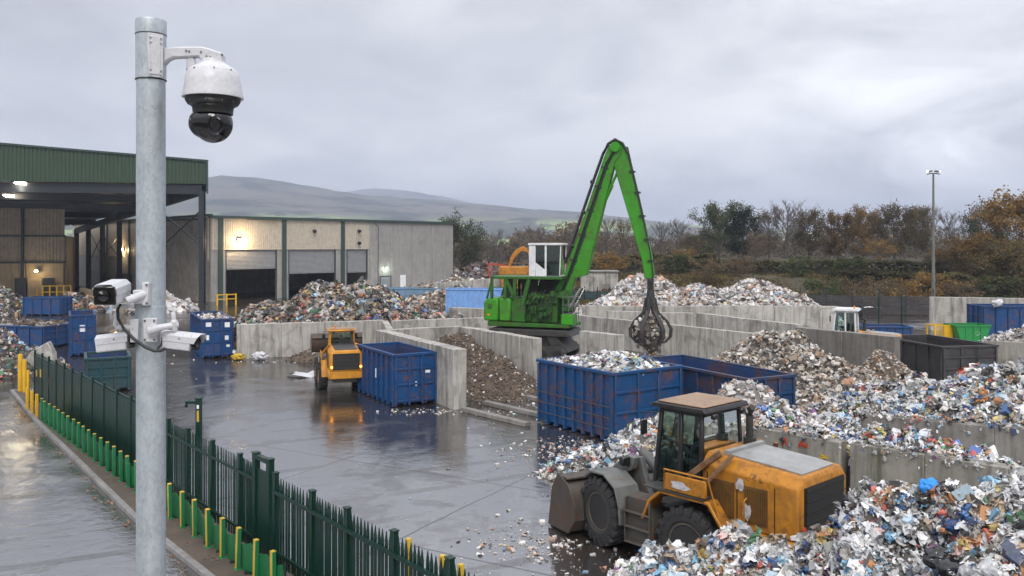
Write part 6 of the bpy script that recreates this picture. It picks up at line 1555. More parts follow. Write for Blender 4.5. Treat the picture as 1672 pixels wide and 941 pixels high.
# bullet cameras
t2, M2 = housed('bullet_camera', 'white bullet camera left of the pole with grey glass end turned to the pole', at(219, 554, -.06), (.975, -.14, .12), .185, .075, .092, M['grey_steel'], .012, .1)
t3, M3 = housed('bullet_camera', 'white bullet camera right of the pole with black slanted front', at(330, 555, -.12), (.95, -.30, -.06), .195, .075, .092, M['blackgloss'], .03, .55)
b = MB()
b.bb(lx(225), lx(238), -.10, .05, lz(556), lz(519)); b.path([at(232, 533, -.09), at(212, 533, -.07), at(199, 533, -.05), at(196, 530, -.05), at(198, 519, -.05), at(199, 508, -.05)], .016, 10)
b.ball(at(199, 514, -.05), .023, nu=14, nv=8); b.bb(lx(193), lx(228), -.075, -.03, lz(503), lz(495)); b.path([at(205, 534, -.05), at(204, 542, -.04), at(200, 548, -.02)], .014, 8)
b.build('bracket', M['camwhite'], t2, bevel=.003)
b = MB(); b.bb(lx(248), lx(269), -.115, -.085, lz(555), lz(517)); b.tube(at(263, 536, -.11), at(266, 536, -.13), .033, n=20); b.path([at(262, 537, -.13), at(272, 533, -.14), at(284, 530, -.13), at(303, 527, -.1)], [.024, .02, .017, .017], 12)
b.ball(at(297, 524, -.11), .02, nu=14, nv=8); b.path([at(297, 524, -.11), at(296, 514, -.11), at(295, 507, -.11)], .013, 8); b.path([at(296, 528, -.11), at(297, 538, -.1)], .018, 8)
b.build('bracket', M['camwhite'], t3, bevel=.003)
b = MB()
for u, v in ((251, 521), (266, 521), (251, 551), (266, 551)): b.tube(at(u, v, -.12), at(u, v, -.112), .006, n=8)
for u, v in ((254, 464), (254, 493)): b.tube(at(u, v, -.122), at(u, v, -.112), .006, n=8)
b.build('bolts', M['grey_steel'], t3)
o = MB().path([at(216, 494, -.14), at(212, 502, -.15), at(213, 517, -.15), at(222, 533, -.15), at(238, 549, -.15), at(256, 562, -.15), at(270, 568, -.15), at(279, 568, -.14), at(284, 565, -.12)], .0085, 10).build('cable', M['rubber'])
o.location = (PX, PY, 0); tag(o, 'black cable looping across the pole between the lower cameras', 'cable')
o = MB().path([at(277, 549, -.1), at(276, 560, -.11), at(271, 566, -.12)], .007, 8).build('cable', M['rubber']); o.location = (PX, PY, 0); tag(o, 'short black cable under the right bullet camera', 'cable')

# ------------------------------------------------------------------ green fence
def fp(y, z=0.0): x, yy = FENCE(y); return Vector((x, yy, z))
def fY(u): return 10.04 / (.82 + (u - U0) / FPX)
fdir = (fp(10) - fp(38)).normalized(); fn = Vector((fdir.y, -fdir.x, 0))
GZ = .09
def fence_post(t, p, h, s=.085):
    q = MB(); R = Matrix((fdir, -fn, Vector((0, 0, 1)))).transposed()
    q.box(p + Vector((0, 0, h / 2)), (s, s * .9, h), 0, R); q.box(p + Vector((0, 0, h + .012)), (s * 1.25, s * 1.1, .024), 0, R)
    return q.build('post', M['fence'], t, bevel=.006)
solid = thing('solid_fence', 'solid dark green sheet metal fence left of the camera pole', 'fence')
ys = [fY(u) for u in (57, 69, 80, 92, 105, 118, 133, 151, 170, 191, 214, 243)]
H1 = 2.1
for i, y in enumerate(ys): fence_post(solid, fp(y, GZ) - fn * .0, H1 + .12)
for y0, y1 in zip(ys[:-1], ys[1:]):
    b = MB(); p, q = fp(y0), fp(y1); d = (q - p).normalized() * .05
    b.beam(p + d + Vector((0, 0, GZ + 1.05)), q - d + Vector((0, 0, GZ + 1.05)), .02, H1 - .12); b.build('panel', M['fence'], solid)
b = MB()
for z in (H1 - .03, .2): b.beam(fp(ys[0]) - fn * .06 + Vector((0, 0, GZ + z)), fp(ys[-1]) - fn * .06 + Vector((0, 0, GZ + z)), .05, .06)
b.build('rail', M['fence'], solid)
for k, (s0, z0, sz, cc) in enumerate(((.42, 1.25, .2, 'byellow'), (1.25, 1.35, .24, 'byellow'), (2.9, 1.2, .2, 'bracebrown'))):
    p = fp(ys[0]) + fdir * s0 - fn * (-.016) ; q = MB(); R = Matrix((fdir, -fn, Vector((0, 0, 1)))).transposed()
    q.box(p + Vector((0, 0, GZ + z0)) + fn * 0, (sz, .01, sz * 1.4), 0, R); o = q.build('warning_sign', M[cc], solid)
pal_ = thing('palisade_fence', 'dark green palisade fence with spiked pales running right of the camera pole', 'fence')
yr = [fY(u) for u in (275, 307, 347, 392)]
b = MB()
def pales(b, y0, y1, n, w, h=2.05, skip=.04):
    p, q = fp(y0), fp(y1); d = (q - p); R = Matrix((fdir, -fn, Vector((0, 0, 1)))).transposed()
    for i in range(n):
        k = skip + (1 - 2 * skip) * (i + .5) / n; c = p + d * k
        ln = random.gauss(0, .006); dh = random.gauss(0, .005); yo = random.gauss(0, .006)
        t_ = MB(); t_.prism([(-w / 2, .06), (w / 2, .06), (w / 2 + ln, h - .12 + dh), (ln, h + .06 + dh), (-w / 2 + ln, h - .12 + dh)], 'y', yo - .008, yo + .008)
        b.add([c + Vector((0, 0, GZ)) + R @ Vector(v_) for v_ in t_.v], t_.f)
yy = yr + [fY(418)]
for a, c in zip(yy[:-1], yy[1:]):
    b = MB(); pales(b, a, c, 16, .034, 1.92); b.build('pales', M['fence'], pal_)
for y in yr: fence_post(pal_, fp(y, GZ), 2.04, .11)
b = MB()
for z in (H1 - .44, .35): b.beam(fp(yr[0]) + fn * .05 + Vector((0, 0, GZ + z)), fp(fY(418)) + fn * .05 + Vector((0, 0, GZ + z)), .05, .06)
b.build('rail', M['fence'], pal_)
gate = thing('fence_gate', 'dark green gate frame with tall twin posts in the palisade fence', 'gate')
for u in (418, 441): fence_post(gate, fp(fY(u), GZ), 2.24, .15)
b = MB(); R = Matrix((fdir, -fn, Vector((0, 0, 1)))).transposed(); p, q = fp(fY(418)), fp(fY(441))
b.beam(p + Vector((0, 0, GZ + 2.18)), q + Vector((0, 0, GZ + 2.18)), .12, .1); b.beam(p + Vector((0, 0, GZ + 1.0)), q + Vector((0, 0, GZ + 1.0)), .04, 1.85); b.build('frame', M['fence'], gate)
m_ = p.lerp(q, .75); b = MB(); b.box(m_ + Vector((0, 0, GZ + 2.02)) - fn * .06, (.06, .03, .28), 0, R); b.build('warning_sign', M['byellow'], gate)
m_ = p.lerp(q, .5); b = MB(); b.box(m_ + Vector((0, 0, GZ + 2.04)) - fn * .07, (.16, .06, .14), 0, R); b.build('latch', M['white'], gate, bevel=.01)
pal2 = thing('palisade_fence', 'dark green palisade fence with wide pales at the bottom edge beyond the gate', 'fence')
y2 = [fY(u) for u in (450, 510, 567)]
while y2[-1] > 4: y2.append(y2[-1] - 1.28)
for a, c in zip(y2[:-1], y2[1:]):
    b = MB(); pales(b, a, c, 12, .085, 1.88); b.build('pales', M['fence'], pal2)
for y in y2: fence_post(pal2, fp(y, GZ), 2.0, .12)
b = MB()
for z in (H1 - .48, .35): b.beam(fp(y2[0]) + fn * .055 + Vector((0, 0, GZ + z)), fp(y2[-1]) + fn * .055 + Vector((0, 0, GZ + z)), .06, .07)
b.build('rail', M['fence'], pal2)
# inverted L post inside the yard by the fence
c = fp(fY(303)) - fn * .35; t_ = thing('hook_post', 'dark green post with a bent arm standing behind the palisade fence', 'post', (c.x, c.y, 0))
b = MB(); b.bb(-.07, .07, -.07, .07, 0, 2.85); b.bb(-.085, .085, -.085, .085, 2.852, 2.89); b.build('upright', M['fence'], t_, bevel=.008)
b = MB(); b.bb(-.36, -.072, -.04, .04, 2.72, 2.80); b.bb(-.37, -.31, -.04, .04, 2.62, 2.718); b.build('arm', M['fence'], t_, bevel=.01)
b = MB(); b.bb(-.03, .03, -.078, -.071, 2.25, 2.55); b.build('warning_sign', M['byellow'], t_)
b = MB(); b.bb(-.03, .03, -.078, -.071, 2.6, 2.7); b.build('warning_label', M['white'], t_)

# ------------------------------------------------------------------ bollards with a low green screen between them
ORD = ['first', 'second', 'third', 'fourth', 'fifth', 'sixth', 'seventh', 'eighth', 'ninth', 'tenth', 'eleventh', 'twelfth', 'thirteenth', 'fourteenth', 'fifteenth', 'sixteenth', 'seventeenth', 'eighteenth']
def bollard(p, yellow, label):
    t = thing('bollard', label, 'bollard', (p[0], p[1], GZ), math.atan2(fdir.y, fdir.x), 'bollards along the kerb')
    b = MB(); b.bb(-.052, .052, -.042, .042, 0, .86); b.bb(-.10, .10, -.08, .08, 0, .012); b.build('post', M['bollard'], t, bevel=.012)
    b = MB(); b.bb(-.055, .055, -.045, .045, .861, .88)
    if yellow: b.bb(-.040, .046, -.050, -.0425, .02, .86)
    b.build('reflective_face', M['byellow'], t, bevel=.004)
    t.rotation_euler = (random.gauss(0, .018), random.gauss(0, .018), t.rotation_euler.z + random.gauss(0, .05))
    return t
def bp(y): x, yy_ = BOLL(y); return Vector((x, yy_, 0))
def bY(u): return 9.14 / (.82 + (u - U0) / FPX)
yl = np.linspace(33.7, bY(222), 18); yg = [bY(u) for u in (278, 298, 318, 340, 363, 388, 417, 446)]
for i, y in enumerate(yl): bollard(bp(y), False, '%s green bollard counted from the yellow posts at the far kerb corner' % ORD[i])
for i, y in enumerate(yg): bollard(bp(y), True, '%s yellow faced bollard counted right from the camera pole' % ORD[i])
def screen(a, c, n, label):
    t = thing('low_screen', label, 'screen')
    b = MB(); p = bp(a) - fn * .10; q = bp(c) - fn * .10; L = (q - p).length; m_ = max(1, round(L / .78)); rr = random.Random(3)
    pts = []
    for i in range(m_ * 4 + 1):
        k = i / (m_ * 4); s = p.lerp(q, k) - fn * (.05 * math.sin(i * PI / 2 + .4)); pts.append((s, .56 + .06 * math.cos(i * PI / 2) + rr.uniform(-.02, .02)))
    vs = []
    for s, h in pts: vs += [s + Vector((0, 0, GZ + .02)), s + Vector((0, 0, GZ + h)), s - fn * .012 + Vector((0, 0, GZ + .02)), s - fn * .012 + Vector((0, 0, GZ + h))]
    fs = []
    for i in range(len(pts) - 1):
        a_, c_ = 4 * i, 4 * i + 4; fs += [(a_, c_, c_ + 1, a_ + 1), (a_ + 2, a_ + 3, c_ + 3, c_ + 2), (a_ + 1, c_ + 1, c_ + 3, a_ + 3)]
    b.add(vs, fs); b.build('sheet', M['screen'], t)
    b = MB()
    for i in range(0, len(pts), 4): s, h = pts[i]; b.beam(s - fn * .05 + Vector((0, 0, GZ)), s - fn * .05 + Vector((0, 0, GZ + h)), .04, .05); b.box(s + Vector((0, 0, GZ + .02)) + fn * .04, (.16, .1, .03))
    b.build('stake', M['fence'], t)
screen(33.9, bY(226), 17, 'low green sheet screen behind the green bollards')
screen(bY(262), bY(452), 8, 'low green sheet screen behind the yellow faced bollards')
for i, (u, v, h, r_) in enumerate(((33, 642, 1.85, .10), (40, 644, 1.65, .085), (46, 660, 1.5, .06))):
    p = GP(u, v); o = MB().lathe([(r_, 0), (r_, h - .06), (r_ * .8, h - .01), (.001, h)], 20).build('yellow_post', M['safety']); o.location = (p.x, p.y, .0)
    tag(o, ('tall thick yellow post at the far tip of the kerb', 'middle yellow post at the far tip of the kerb', 'thin yellow post nearest the end of the solid fence')[i], 'post', 'yellow posts at the kerb corner')
for i, u in enumerate((55, 60, 66)):
    y = 34.4 + (2 - i) * .75; p = bp(y); o = MB().bb(-.06, .06, -.05, .05, 0, .92).build('yellow_post', M['safety'], bevel=.012); o.location = (p.x, p.y, GZ); o.rotation_euler = (0, 0, math.atan2(fdir.y, fdir.x))
    tag(o, '%s short yellow post before the row of green bollards' % ORD[i], 'post', 'short yellow posts before the green bollards')
# yellow guard rails
def guard(label, p, rz, w, h, n):
    t = thing('guard_rail', label, 'guard rail', p, rz)
    b = MB()
    for i in range(n): x = -w / 2 + w * i / (n - 1); b.bb(x - .07, x + .07, -.07, .07, 0, h)
    b.build('uprights', M['safety'], t)
    b = MB()
    for z in (h - .1, h * .55): b.bb(-w / 2, w / 2, -.05, .05, z - .05, z + .05)
    b.build('rail', M['safety'], t)
guard('yellow guard rail before the open left roller shutter', tuple(GP(370, 499))[:2] + (0,), .7, 2.2, 1.35, 3)
guard('yellow guard rail near the dark blue doors under the canopy', (-57.6, 108.5, 0), .3, 3.2, 1.9, 5)
o = MB().lathe([(.11, 0), (.11, 1.2), (.001, 1.25)], 14).build('yellow_post', M['safety']); o.location = (-61.2, 110.5, 0); tag(o, 'single yellow post left of the dark blue doors under the canopy', 'post')

for i, y in enumerate((14.75, 13.95, 13.55)):
    c = fp(y) - fn * .32; o = MB().lathe([(.05, 0), (.05, 1.62), (.056, 1.62), (.056, 1.84), (.045, 1.88), (.001, 1.89)], 16).build('yellow_post', M['byellow']); o.location = (c.x, c.y, .0)
    tag(o, ('yellow topped post just behind the palisade fence near the bottom edge, furthest of three', 'yellow topped post just behind the palisade fence, middle of three', 'yellow topped post just behind the palisade fence, nearest of three')[i], 'post', 'yellow topped posts behind the palisade fence')
# ------------------------------------------------------------------ embankment and rough ground behind the yard
def bank_h(x, y):
    k = np.clip((y - 98 - .06 * np.maximum(0, -x)) / 14, 0, 1); k = k * k * (3 - 2 * k)
    k2 = np.clip((y - 116) / 30, 0, 1)
    return (2.6 * k + 1.6 * k2) * np.clip((x - 2) / 16, 0, 1) 
nx, ny = 130, 60; X, Y = np.meshgrid(np.linspace(-2, 190, nx), np.linspace(95, 260, ny))
Z = bank_h(X, Y) + fbm(X, Y, .12, 5.0, 4) * .5 * np.clip(bank_h(X, Y), 0, 1) - .02
s = NT('bank_earth'); c = s.coord(world=True)
g1 = s.noise(c, .35, 7, .7, .4); g2 = s.noise(c, 3.5, 6, .75)
cc = s.mix(s.ramp(g1, [(.35, 0.0), (.65, 1.0)]), (.050, .048, .020), (.066, .044, .024)); cc = s.mix(s.math('MULTIPLY', g2, .6), cc, (.028, .026, .014))
s.bsdf(cc, .95, 0, s.bump(g2, .9, .2)); M['bank'] = s.mat
f = np.array([(j * nx + i, j * nx + i + 1, (j + 1) * nx + i + 1, (j + 1) * nx + i) for j in range(ny - 1) for i in range(nx - 1)])
tag(obj_np('embankment', np.stack([X, Y, Z], -1).reshape(-1, 3), [f], M['bank'], smooth=True), kind='structure')
def bz(x, y): return float(bank_h(np.array([x * 1.0]), np.array([y * 1.0]))[0])
def leaf_mat(name, cols, rough=.7):
    s = NT(name); at = s.n('ShaderNodeAttribute', attribute_name='piece_rnd')
    c = s.ramp(at.outputs['Fac'], [(i / len(cols), q) for i, q in enumerate(cols)], True)
    hs_ = s.n('ShaderNodeHueSaturation'); oi = s.n('ShaderNodeObjectInfo')
    s.l(s.math('ADD', s.math('MULTIPLY', oi.outputs['Random'], .5), .75), hs_.inputs['Value']); s.l(c, hs_.inputs['Color'])
    d = s.n('ShaderNodeBsdfDiffuse'); t_ = s.n('ShaderNodeBsdfTranslucent'); s.l(hs_.outputs[0], d.inputs[0]); s.l(hs_.outputs[0], t_.inputs[0])
    mx = s.n('ShaderNodeMixShader'); mx.inputs[0].default_value = .3; s.l(d.outputs[0], mx.inputs[1]); s.l(t_.outputs[0], mx.inputs[2]); s.l(mx.outputs[0], s.out.inputs[0]); return s.mat
LM = {'green': leaf_mat('leaves_green', [(.052, .072, .03), (.065, .085, .034), (.04, .056, .026), (.09, .095, .04), (.11, .09, .035)]),
      'dark': leaf_mat('leaves_dark', [(.028, .042, .022), (.038, .05, .026), (.022, .03, .018), (.05, .055, .028)]),
      'brown': leaf_mat('leaves_brown', [(.17, .12, .07), (.13, .095, .058), (.20, .135, .07), (.10, .08, .05), (.09, .085, .05)]),
      'orange': leaf_mat('leaves_orange', [(.20, .115, .04), (.16, .095, .036), (.25, .155, .045), (.13, .085, .038), (.10, .08, .036)]),
      'mixed': leaf_mat('leaves_olive', [(.10, .092, .042), (.08, .08, .038), (.14, .10, .045), (.17, .115, .045), (.06, .062, .032)]),
      'belt': leaf_mat('leaves_belt', [(.14, .115, .085), (.12, .10, .075), (.16, .12, .085), (.09, .085, .06), (.08, .08, .055)]),
      'ivy': leaf_mat('leaves_hedge', [(.055, .062, .032), (.07, .075, .036), (.095, .088, .042), (.125, .098, .05), (.042, .046, .026)])}
M['bark'] = plain('bark', (.105, .09, .078), .9, var=.4, scale=6, bump=.5)
M['twig'] = plain('twigs', (.15, .125, .11), .9, var=.35, scale=3)
def branch_tree(seed, H, spread, n1, n2, n3, n4, upr=.8, base=.18):
    rr = random.Random(seed); tr = MB(); tw = MB(); ends = []
    def grow(p, d, L, r, nseg, mb, wob, n=5):
        pts = [p.copy()]; rs = [r]
        for i in range(nseg):
            d = (d + Vector((rr.uniform(-1, 1), rr.uniform(-1, 1), rr.uniform(-.5, 1) * .8)) * wob).normalized(); p = p + d * L / nseg; pts.append(p.copy()); rs.append(r * (1 - .75 * (i + 1) / nseg))
        mb.path(pts, rs, n); return pts, rs
    tp, tr_r = grow(Vector((0, 0, 0)), Vector((0, 0, 1)), H * .80, H * .021, 8, tr, .07, 7)
    def on_(pts, k):
        x = k * (len(pts) - 1); i = min(int(x), len(pts) - 2); return pts[i].lerp(pts[i + 1], x - i), (pts[i + 1] - pts[i]).normalized()
    for i in range(n1):
        k = base + (1 - base) * ((i + rr.random() * .8) / n1); p, d = on_(tp, k); a = i * 2.4 + rr.uniform(-.5, .5)
        kk_ = (k - base) / (1 - base); L = H * spread * (.45 + .75 * math.sin(PI * min(1, .12 + .80 * kk_))) * rr.uniform(.65, 1.2)
        dv = (Vector((math.cos(a), math.sin(a), 0)) + Vector((0, 0, upr * (.5 + .7 * k)))).normalized()
        p1, r1 = grow(p, dv, L, H * .0082 * (1.15 - .6 * k), 4, tr, .14, 4)
        for j in range(n2):
            q, dd = on_(p1, .25 + .75 * (j + rr.random()) / n2); d2 = (dd + Vector((rr.uniform(-1, 1), rr.uniform(-1, 1), rr.uniform(-.2, 1))) * .75).normalized()
            p2, r2 = grow(q, d2, L * rr.uniform(.32, .5), H * .0042, 3, tw, .16, 3); ends.append(p2[-1])
            for m in range(n3):
                q3, d3 = on_(p2, .2 + .8 * (m + rr.random()) / n3); dn = (d3 + Vector((rr.uniform(-1, 1), rr.uniform(-1, 1), rr.uniform(-.2, 1))) * .8).normalized()
                p3, _ = grow(q3, dn, L * rr.uniform(.16, .26), H * .0024, 2, tw, .15, 3); ends.append(p3[-1]); ends.append(p3[1])
                for w in range(n4):
                    q4, d4 = on_(p3, .2 + .8 * rr.random()); dm = (d4 + Vector((rr.uniform(-1, 1), rr.uniform(-1, 1), rr.uniform(-.1, 1))) * .7).normalized()
                    e = q4 + dm * L * rr.uniform(.07, .14); tw.path([q4, e], [H * .0012, H * .0007], 3)
    return tr, tw, np.array([p[:] for p in ends])
def leaves(ends, n, sig, smin, smax, rng, flat=.6):
    I = rng.integers(0, len(ends), n); P = ends[I] + rng.normal(0, sig, (n, 3)) * np.array([1, 1, .75])
    nr = rng.normal(0, 1, (n, 3)); nr /= np.linalg.norm(nr, axis=1)[:, None]; a = rng.normal(0, 1, (n, 3)); x = np.cross(nr, a); x /= np.linalg.norm(x, axis=1)[:, None]; y = np.cross(nr, x)
    s = rng.uniform(smin, smax, n)[:, None]
    V = np.stack([P - x * s, P - y * s * flat, P + x * s, P + y * s * flat], 1).reshape(-1, 3); F = np.arange(4 * n).reshape(-1, 4)
    # one colour number per clump, with a little of its own
    cl = (np.sin(I * 12.9898) * 43758.5453) % 1.0
    return V, F, (cl * .6 + rng.random(n) * .4) % 1.0
PROTO = {}
def tree_proto(kind, seed, H, spread, br, nleaf, sig, leaf, size, upr=.8, base=.18):
    tr, tw, ends = branch_tree(seed, H, spread, *br, upr, base); rng = np.random.default_rng(seed)
    root = thing('tree', 'x', 'tree')
    if kind.startswith('bush'): tr.add(tw.v, tw.f); tw = MB(); tw.tube((0, 0, 0), (0, 0, .3), .02)
    to = tr.build('trunk', M['bark'], root, sharp=180)
    tv = tw.v; tf = tw.f
    if nleaf:
        b = tw.build('twigs', M['twig'], to, sharp=180)
        V, F, A = leaves(ends, nleaf, sig, size[0], size[1], rng); obj_np('crown', V, [F], LM[leaf], root, A)
    else: tw.build('crown', M['twig'], root, sharp=180)
    PROTO.setdefault(kind, []).append((root, float(np.quantile(ends[:, 2], .965)) + (.3 if H > 5 else .1))); return root
for sd in (1, 2, 3): tree_proto('bare', sd, 13, .30, (22, 7, 5, 3), 0, 0, None, None, 1.1, .2)
for sd in (4, 5): tree_proto('thinbrown', sd, 13, .28, (20, 6, 5, 2), 3000, .50, 'brown', (.09, .20), 1.0, .12)
for sd in (6, 7): tree_proto('green', sd, 13, .42, (20, 6, 4, 1), 10500, .62, 'green', (.12, .27), .7, .12)
tree_proto('dark', 8, 13, .33, (20, 6, 4, 1), 9500, .5, 'dark', (.12, .26), .9, .08)
for sd in (9, 10): tree_proto('olive', sd, 13, .38, (20, 6, 4, 1), 8200, .58, 'mixed', (.12, .27), .8, .10)
for sd in (12, 13): tree_proto('orange', sd, 11, .42, (18, 6, 5, 1), 9500, .5, 'orange', (.12, .26), .6, .06)
tree_proto('bush_orange', 14, 3.2, .62, (12, 6, 3, 0), 2200, .26, 'orange', (.08, .17), .5, .02)
tree_proto('bush_green', 15, 3.2, .62, (12, 6, 3, 0), 2400, .26, 'green', (.08, .17), .5, .02)
tree_proto('bush_brown', 16, 3.2, .62, (12, 6, 3, 0), 1700, .28, 'brown', (.07, .15), .5, .02)
used_p = set(); cnt = {}
def plant(kind, u, vtop, Y, label, sx=1.0, cat='tree', name=None, group='trees beyond the yard'):
    i = cnt.get(kind, 0); cnt[kind] = i + 1; pr = PROTO[kind]; root, H = pr[i % len(pr)]
    o = root if (kind, i % len(pr)) not in used_p else copy_tree(root); used_p.add((kind, i % len(pr)))
    x = (u - U0) * Y / FPX; z0 = bz(x, Y) - .05 if x > 0 else -.05; h = HCAM + (V0 - (vtop - 3 if Y < 163 else vtop + 5)) * Y / FPX - z0; s = h / (H * 1.0)
    o.location = (x, Y, z0); o.scale = (s * sx, s * sx, s); o.rotation_euler = (0, 0, (i * 1.9 + u * .13) % 6.28); o['label'] = label; o['category'] = cat; o['group'] = group
    if name: o.name = name
    return o
T = [('green', 749, 364, 150, 'green tree close against the right end of the hall', .8), ('bare', 778, 376, 165, 'bare tree over the scrap bank, first right of the hall'), ('bare', 806, 372, 172, 'bare tree left of the far yellow excavator'),
     ('bare', 868, 364, 168, 'tall bare tree rising behind the raised white cab'), ('thinbrown', 838, 386, 185, 'thin brown tree above the far yellow excavator'), ('thinbrown', 905, 380, 180, 'thin brown tree just left of the green boom'),
     ('thinbrown', 970, 356, 160, 'brown leafed tree framed between the boom and the stick'), ('bare', 990, 352, 172, 'bare tree framed between the boom and the stick'), ('thinbrown', 1016, 356, 165, 'brown leafed tree right beside the inside of the stick'),
     ('thinbrown', 1048, 366, 165, 'brown leafed tree behind the lower stick'), ('bare', 1080, 358, 170, 'short bare tree right of the stick'), ('bare', 1105, 354, 176, 'second bare tree right of the stick'), ('olive', 1135, 378, 172, 'low olive tree left of the big green tree', 1.1),
     ('green', 1174, 338, 158, 'big full green tree in the middle of the tree line', 1.0), ('dark', 1212, 347, 156, 'narrow dark evergreen tree beside the big green tree', 1.0), ('bare', 1232, 346, 178, 'slender bare tree behind the dark evergreen'),
     ('thinbrown', 1256, 346, 160, 'thin brown tree right of the dark evergreen'), ('bare', 1281, 334, 156, 'tallest bare tree in the middle of the tree line', 1.25), ('olive', 1321, 350, 158, 'rounded olive brown tree between bare and orange trees', .95),
     ('orange', 1368, 353, 160, 'orange brown tree, left one of the pair before the light mast', .8), ('orange', 1410, 347, 162, 'orange brown tree, right one of the pair before the light mast', .85), ('olive', 1460, 342, 156, 'broad olive tree left of the light mast', 1.0),
     ('olive', 1496, 344, 160, 'olive tree just left of the light mast', .8), ('bare', 1510, 334, 172, 'bare tree behind the light mast'), ('bare', 1551, 342, 165, 'bare tree just right of the light mast'), ('bare', 1580, 343, 172, 'second bare tree right of the light mast', .8),
     ('green', 1612, 342, 152, 'green tree behind the big orange one', .85), ('bare', 1634, 336, 165, 'bare tree between the green and the big orange tree'), ('orange', 1668, 326, 108, 'big bright orange tree at the right edge', 1.15),
     ('bush_orange', 1434, 396, 150, 'bright orange shrub below the olive tree', 1.1), ('orange', 1600, 392, 104, 'low orange tree left of the big orange one', 1.2), ('thinbrown', 1560, 404, 118, 'brown scrubby tree low behind the light mast', 1.5), ('olive', 1530, 412, 120, 'olive scrubby tree low behind the light mast', 1.3),
     ('thinbrown', 1345, 372, 175, 'thin brown tree behind the orange pair'), ('thinbrown', 1195, 372, 180, 'thin brown tree behind the big green tree'), ('thinbrown', 1440, 368, 178, 'thin brown tree behind the broad olive tree'), ('bare', 1150, 366, 185, 'bare tree behind the low olive tree'), ('thinbrown', 1300, 366, 182, 'thin brown tree behind the tallest bare tree'),
     ('thinbrown', 930, 372, 190, 'thin brown tree behind the green boom'), ('olive', 765, 384, 185, 'olive tree behind the scrap bank', 1.1), ('thinbrown', 1232, 384, 150, 'low brown tree under the dark evergreen', 1.4), ('olive', 1645, 400, 100, 'olive scrub below the big orange tree', 1.5)]
for q in T: plant(q[0], q[1], q[2], q[3], q[4], q[5] if len(q) > 5 else 1.0, name='tree' if not q[0].startswith('bush') else 'shrub', cat='tree' if not q[0].startswith('bush') else 'shrub')
S_ = [('bush_orange', 998, 418, 122, 'orange shrub behind the concrete hut'), ('bush_orange', 972, 424, 128, 'orange shrub above the concrete hut roof'), ('bush_orange', 945, 420, 132, 'orange shrub beside the green boom'), ('bush_brown', 1159, 428, 108, 'brown shrub on the embankment left of the green one'), ('bush_green', 1298, 424, 112, 'green shrub above the pale heap right end'), ('bush_green', 1382, 424, 110, 'bright green shrub on the embankment top'),
     ('bush_brown', 1210, 424, 114, 'brown shrub over the middle of the pale heap'), ('bush_orange', 1505, 452, 95, 'orange shrub left of the light mast foot'), ('bush_green', 1345, 460, 98, 'green shrub low on the embankment slope'), ('bush_brown', 1420, 462, 97, 'brown shrub low on the slope behind the slatted fence'), ('bush_brown', 1380, 458, 99, 'brown shrub beside the low green one'), ('bush_brown', 1460, 460, 97, 'brown shrub on the slope left of the mast'),
     ('bush_green', 1100, 420, 120, 'green shrub right of the stick tip'), ('bush_brown', 1060, 424, 118, 'brown shrub behind the stick tip'), ('bush_orange', 1120, 412, 132, 'orange shrub below the low olive tree'), ('bush_brown', 1570, 462, 96, 'brown shrub above the tall pale wall'), ('bush_green', 1620, 458, 97, 'green shrub above the tall pale wall'), ('bush_brown', 1660, 452, 98, 'brown shrub above the pale wall at the right edge'), ('bush_brown', 1535, 456, 99, 'brown shrub right of the mast foot')]
for q in S_: plant(*q[:5], 1.25, 'shrub', 'shrub', 'shrubs on the embankment')
for kind, prs in PROTO.items():
    for i, (root, H) in enumerate(prs):
        if (kind, i) not in used_p:
            for c in list(root.children_recursive): bpy.data.objects.remove(c, do_unlink=True)
            bpy.data.objects.remove(root, do_unlink=True)
# clipped hedges along the bank
def hedge(label, p0, p1, h, w, n, leaf='ivy'):
    p0 = Vector((*p0, 0)); p1 = Vector((*p1, 0)); d = p1 - p0; L = d.length; rng = np.random.default_rng(int(L * 10))
    k = rng.random(n); x = k * L; y = (rng.random(n) - .5) * w
    top = h * (.93 + .10 * np.sin(x * .5) * np.sin(x * .19 + 1) + .05 * np.sin(x * 1.7))
    z = np.where(rng.random(n) < .45, top, rng.random(n) * top) + rng.normal(0, .07, n)
    pts = np.stack([x, y, z], -1); V, F, A = leaves(pts, n, .05, .10, .24, rng, .7)
    zz = np.array([bz(p0.x + d.x * a, p0.y + d.y * a) for a in (V[:, 0] / L)]); V[:, 2] += zz
    o = obj_np('hedge', V, [F], LM[leaf], None, A); o.location = p0; o.rotation_euler = (0, 0, math.atan2(d.y, d.x)); tag(o, label, 'hedge')
    b = MB(); m_ = 24
    vs = []
    for i in range(m_ + 1):
        z0 = bz(p0.x + d.x * i / m_, p0.y + d.y * i / m_)
        for yy_, zz_ in ((-w * .38, -.2), (-w * .2, h * .5), (w * .2, h * .5), (w * .38, -.2)): vs.append((L * i / m_, yy_, zz_ + z0))
    b.add(vs, [(4 * i + j, 4 * i + j + 1, 4 * i + j + 5, 4 * i + j + 4) for i in range(m_) for j in range(3)]); b.build('stems', M['hedge_core'], o)
    return o
M['hedge_core'] = plain('hedge_core', (.022, .022, .012), .95, var=.4, scale=2)
hedge('long dark hedge along the top of the embankment', (24, 121), (96, 119), 1.9, 2.2, 26000)
hedge('lower dark hedge along the front of the embankment, left length', (40, 108), (78, 106), 1.5, 1.6, 16000)
hedge('dark hedge behind the concrete hut and the stick', (9, 128), (30, 126), 2.4, 2, 10000)
hedge('dark thicket behind the tall pale wall at the right edge', (47, 100), (72, 94), 3.4, 4, 20000)
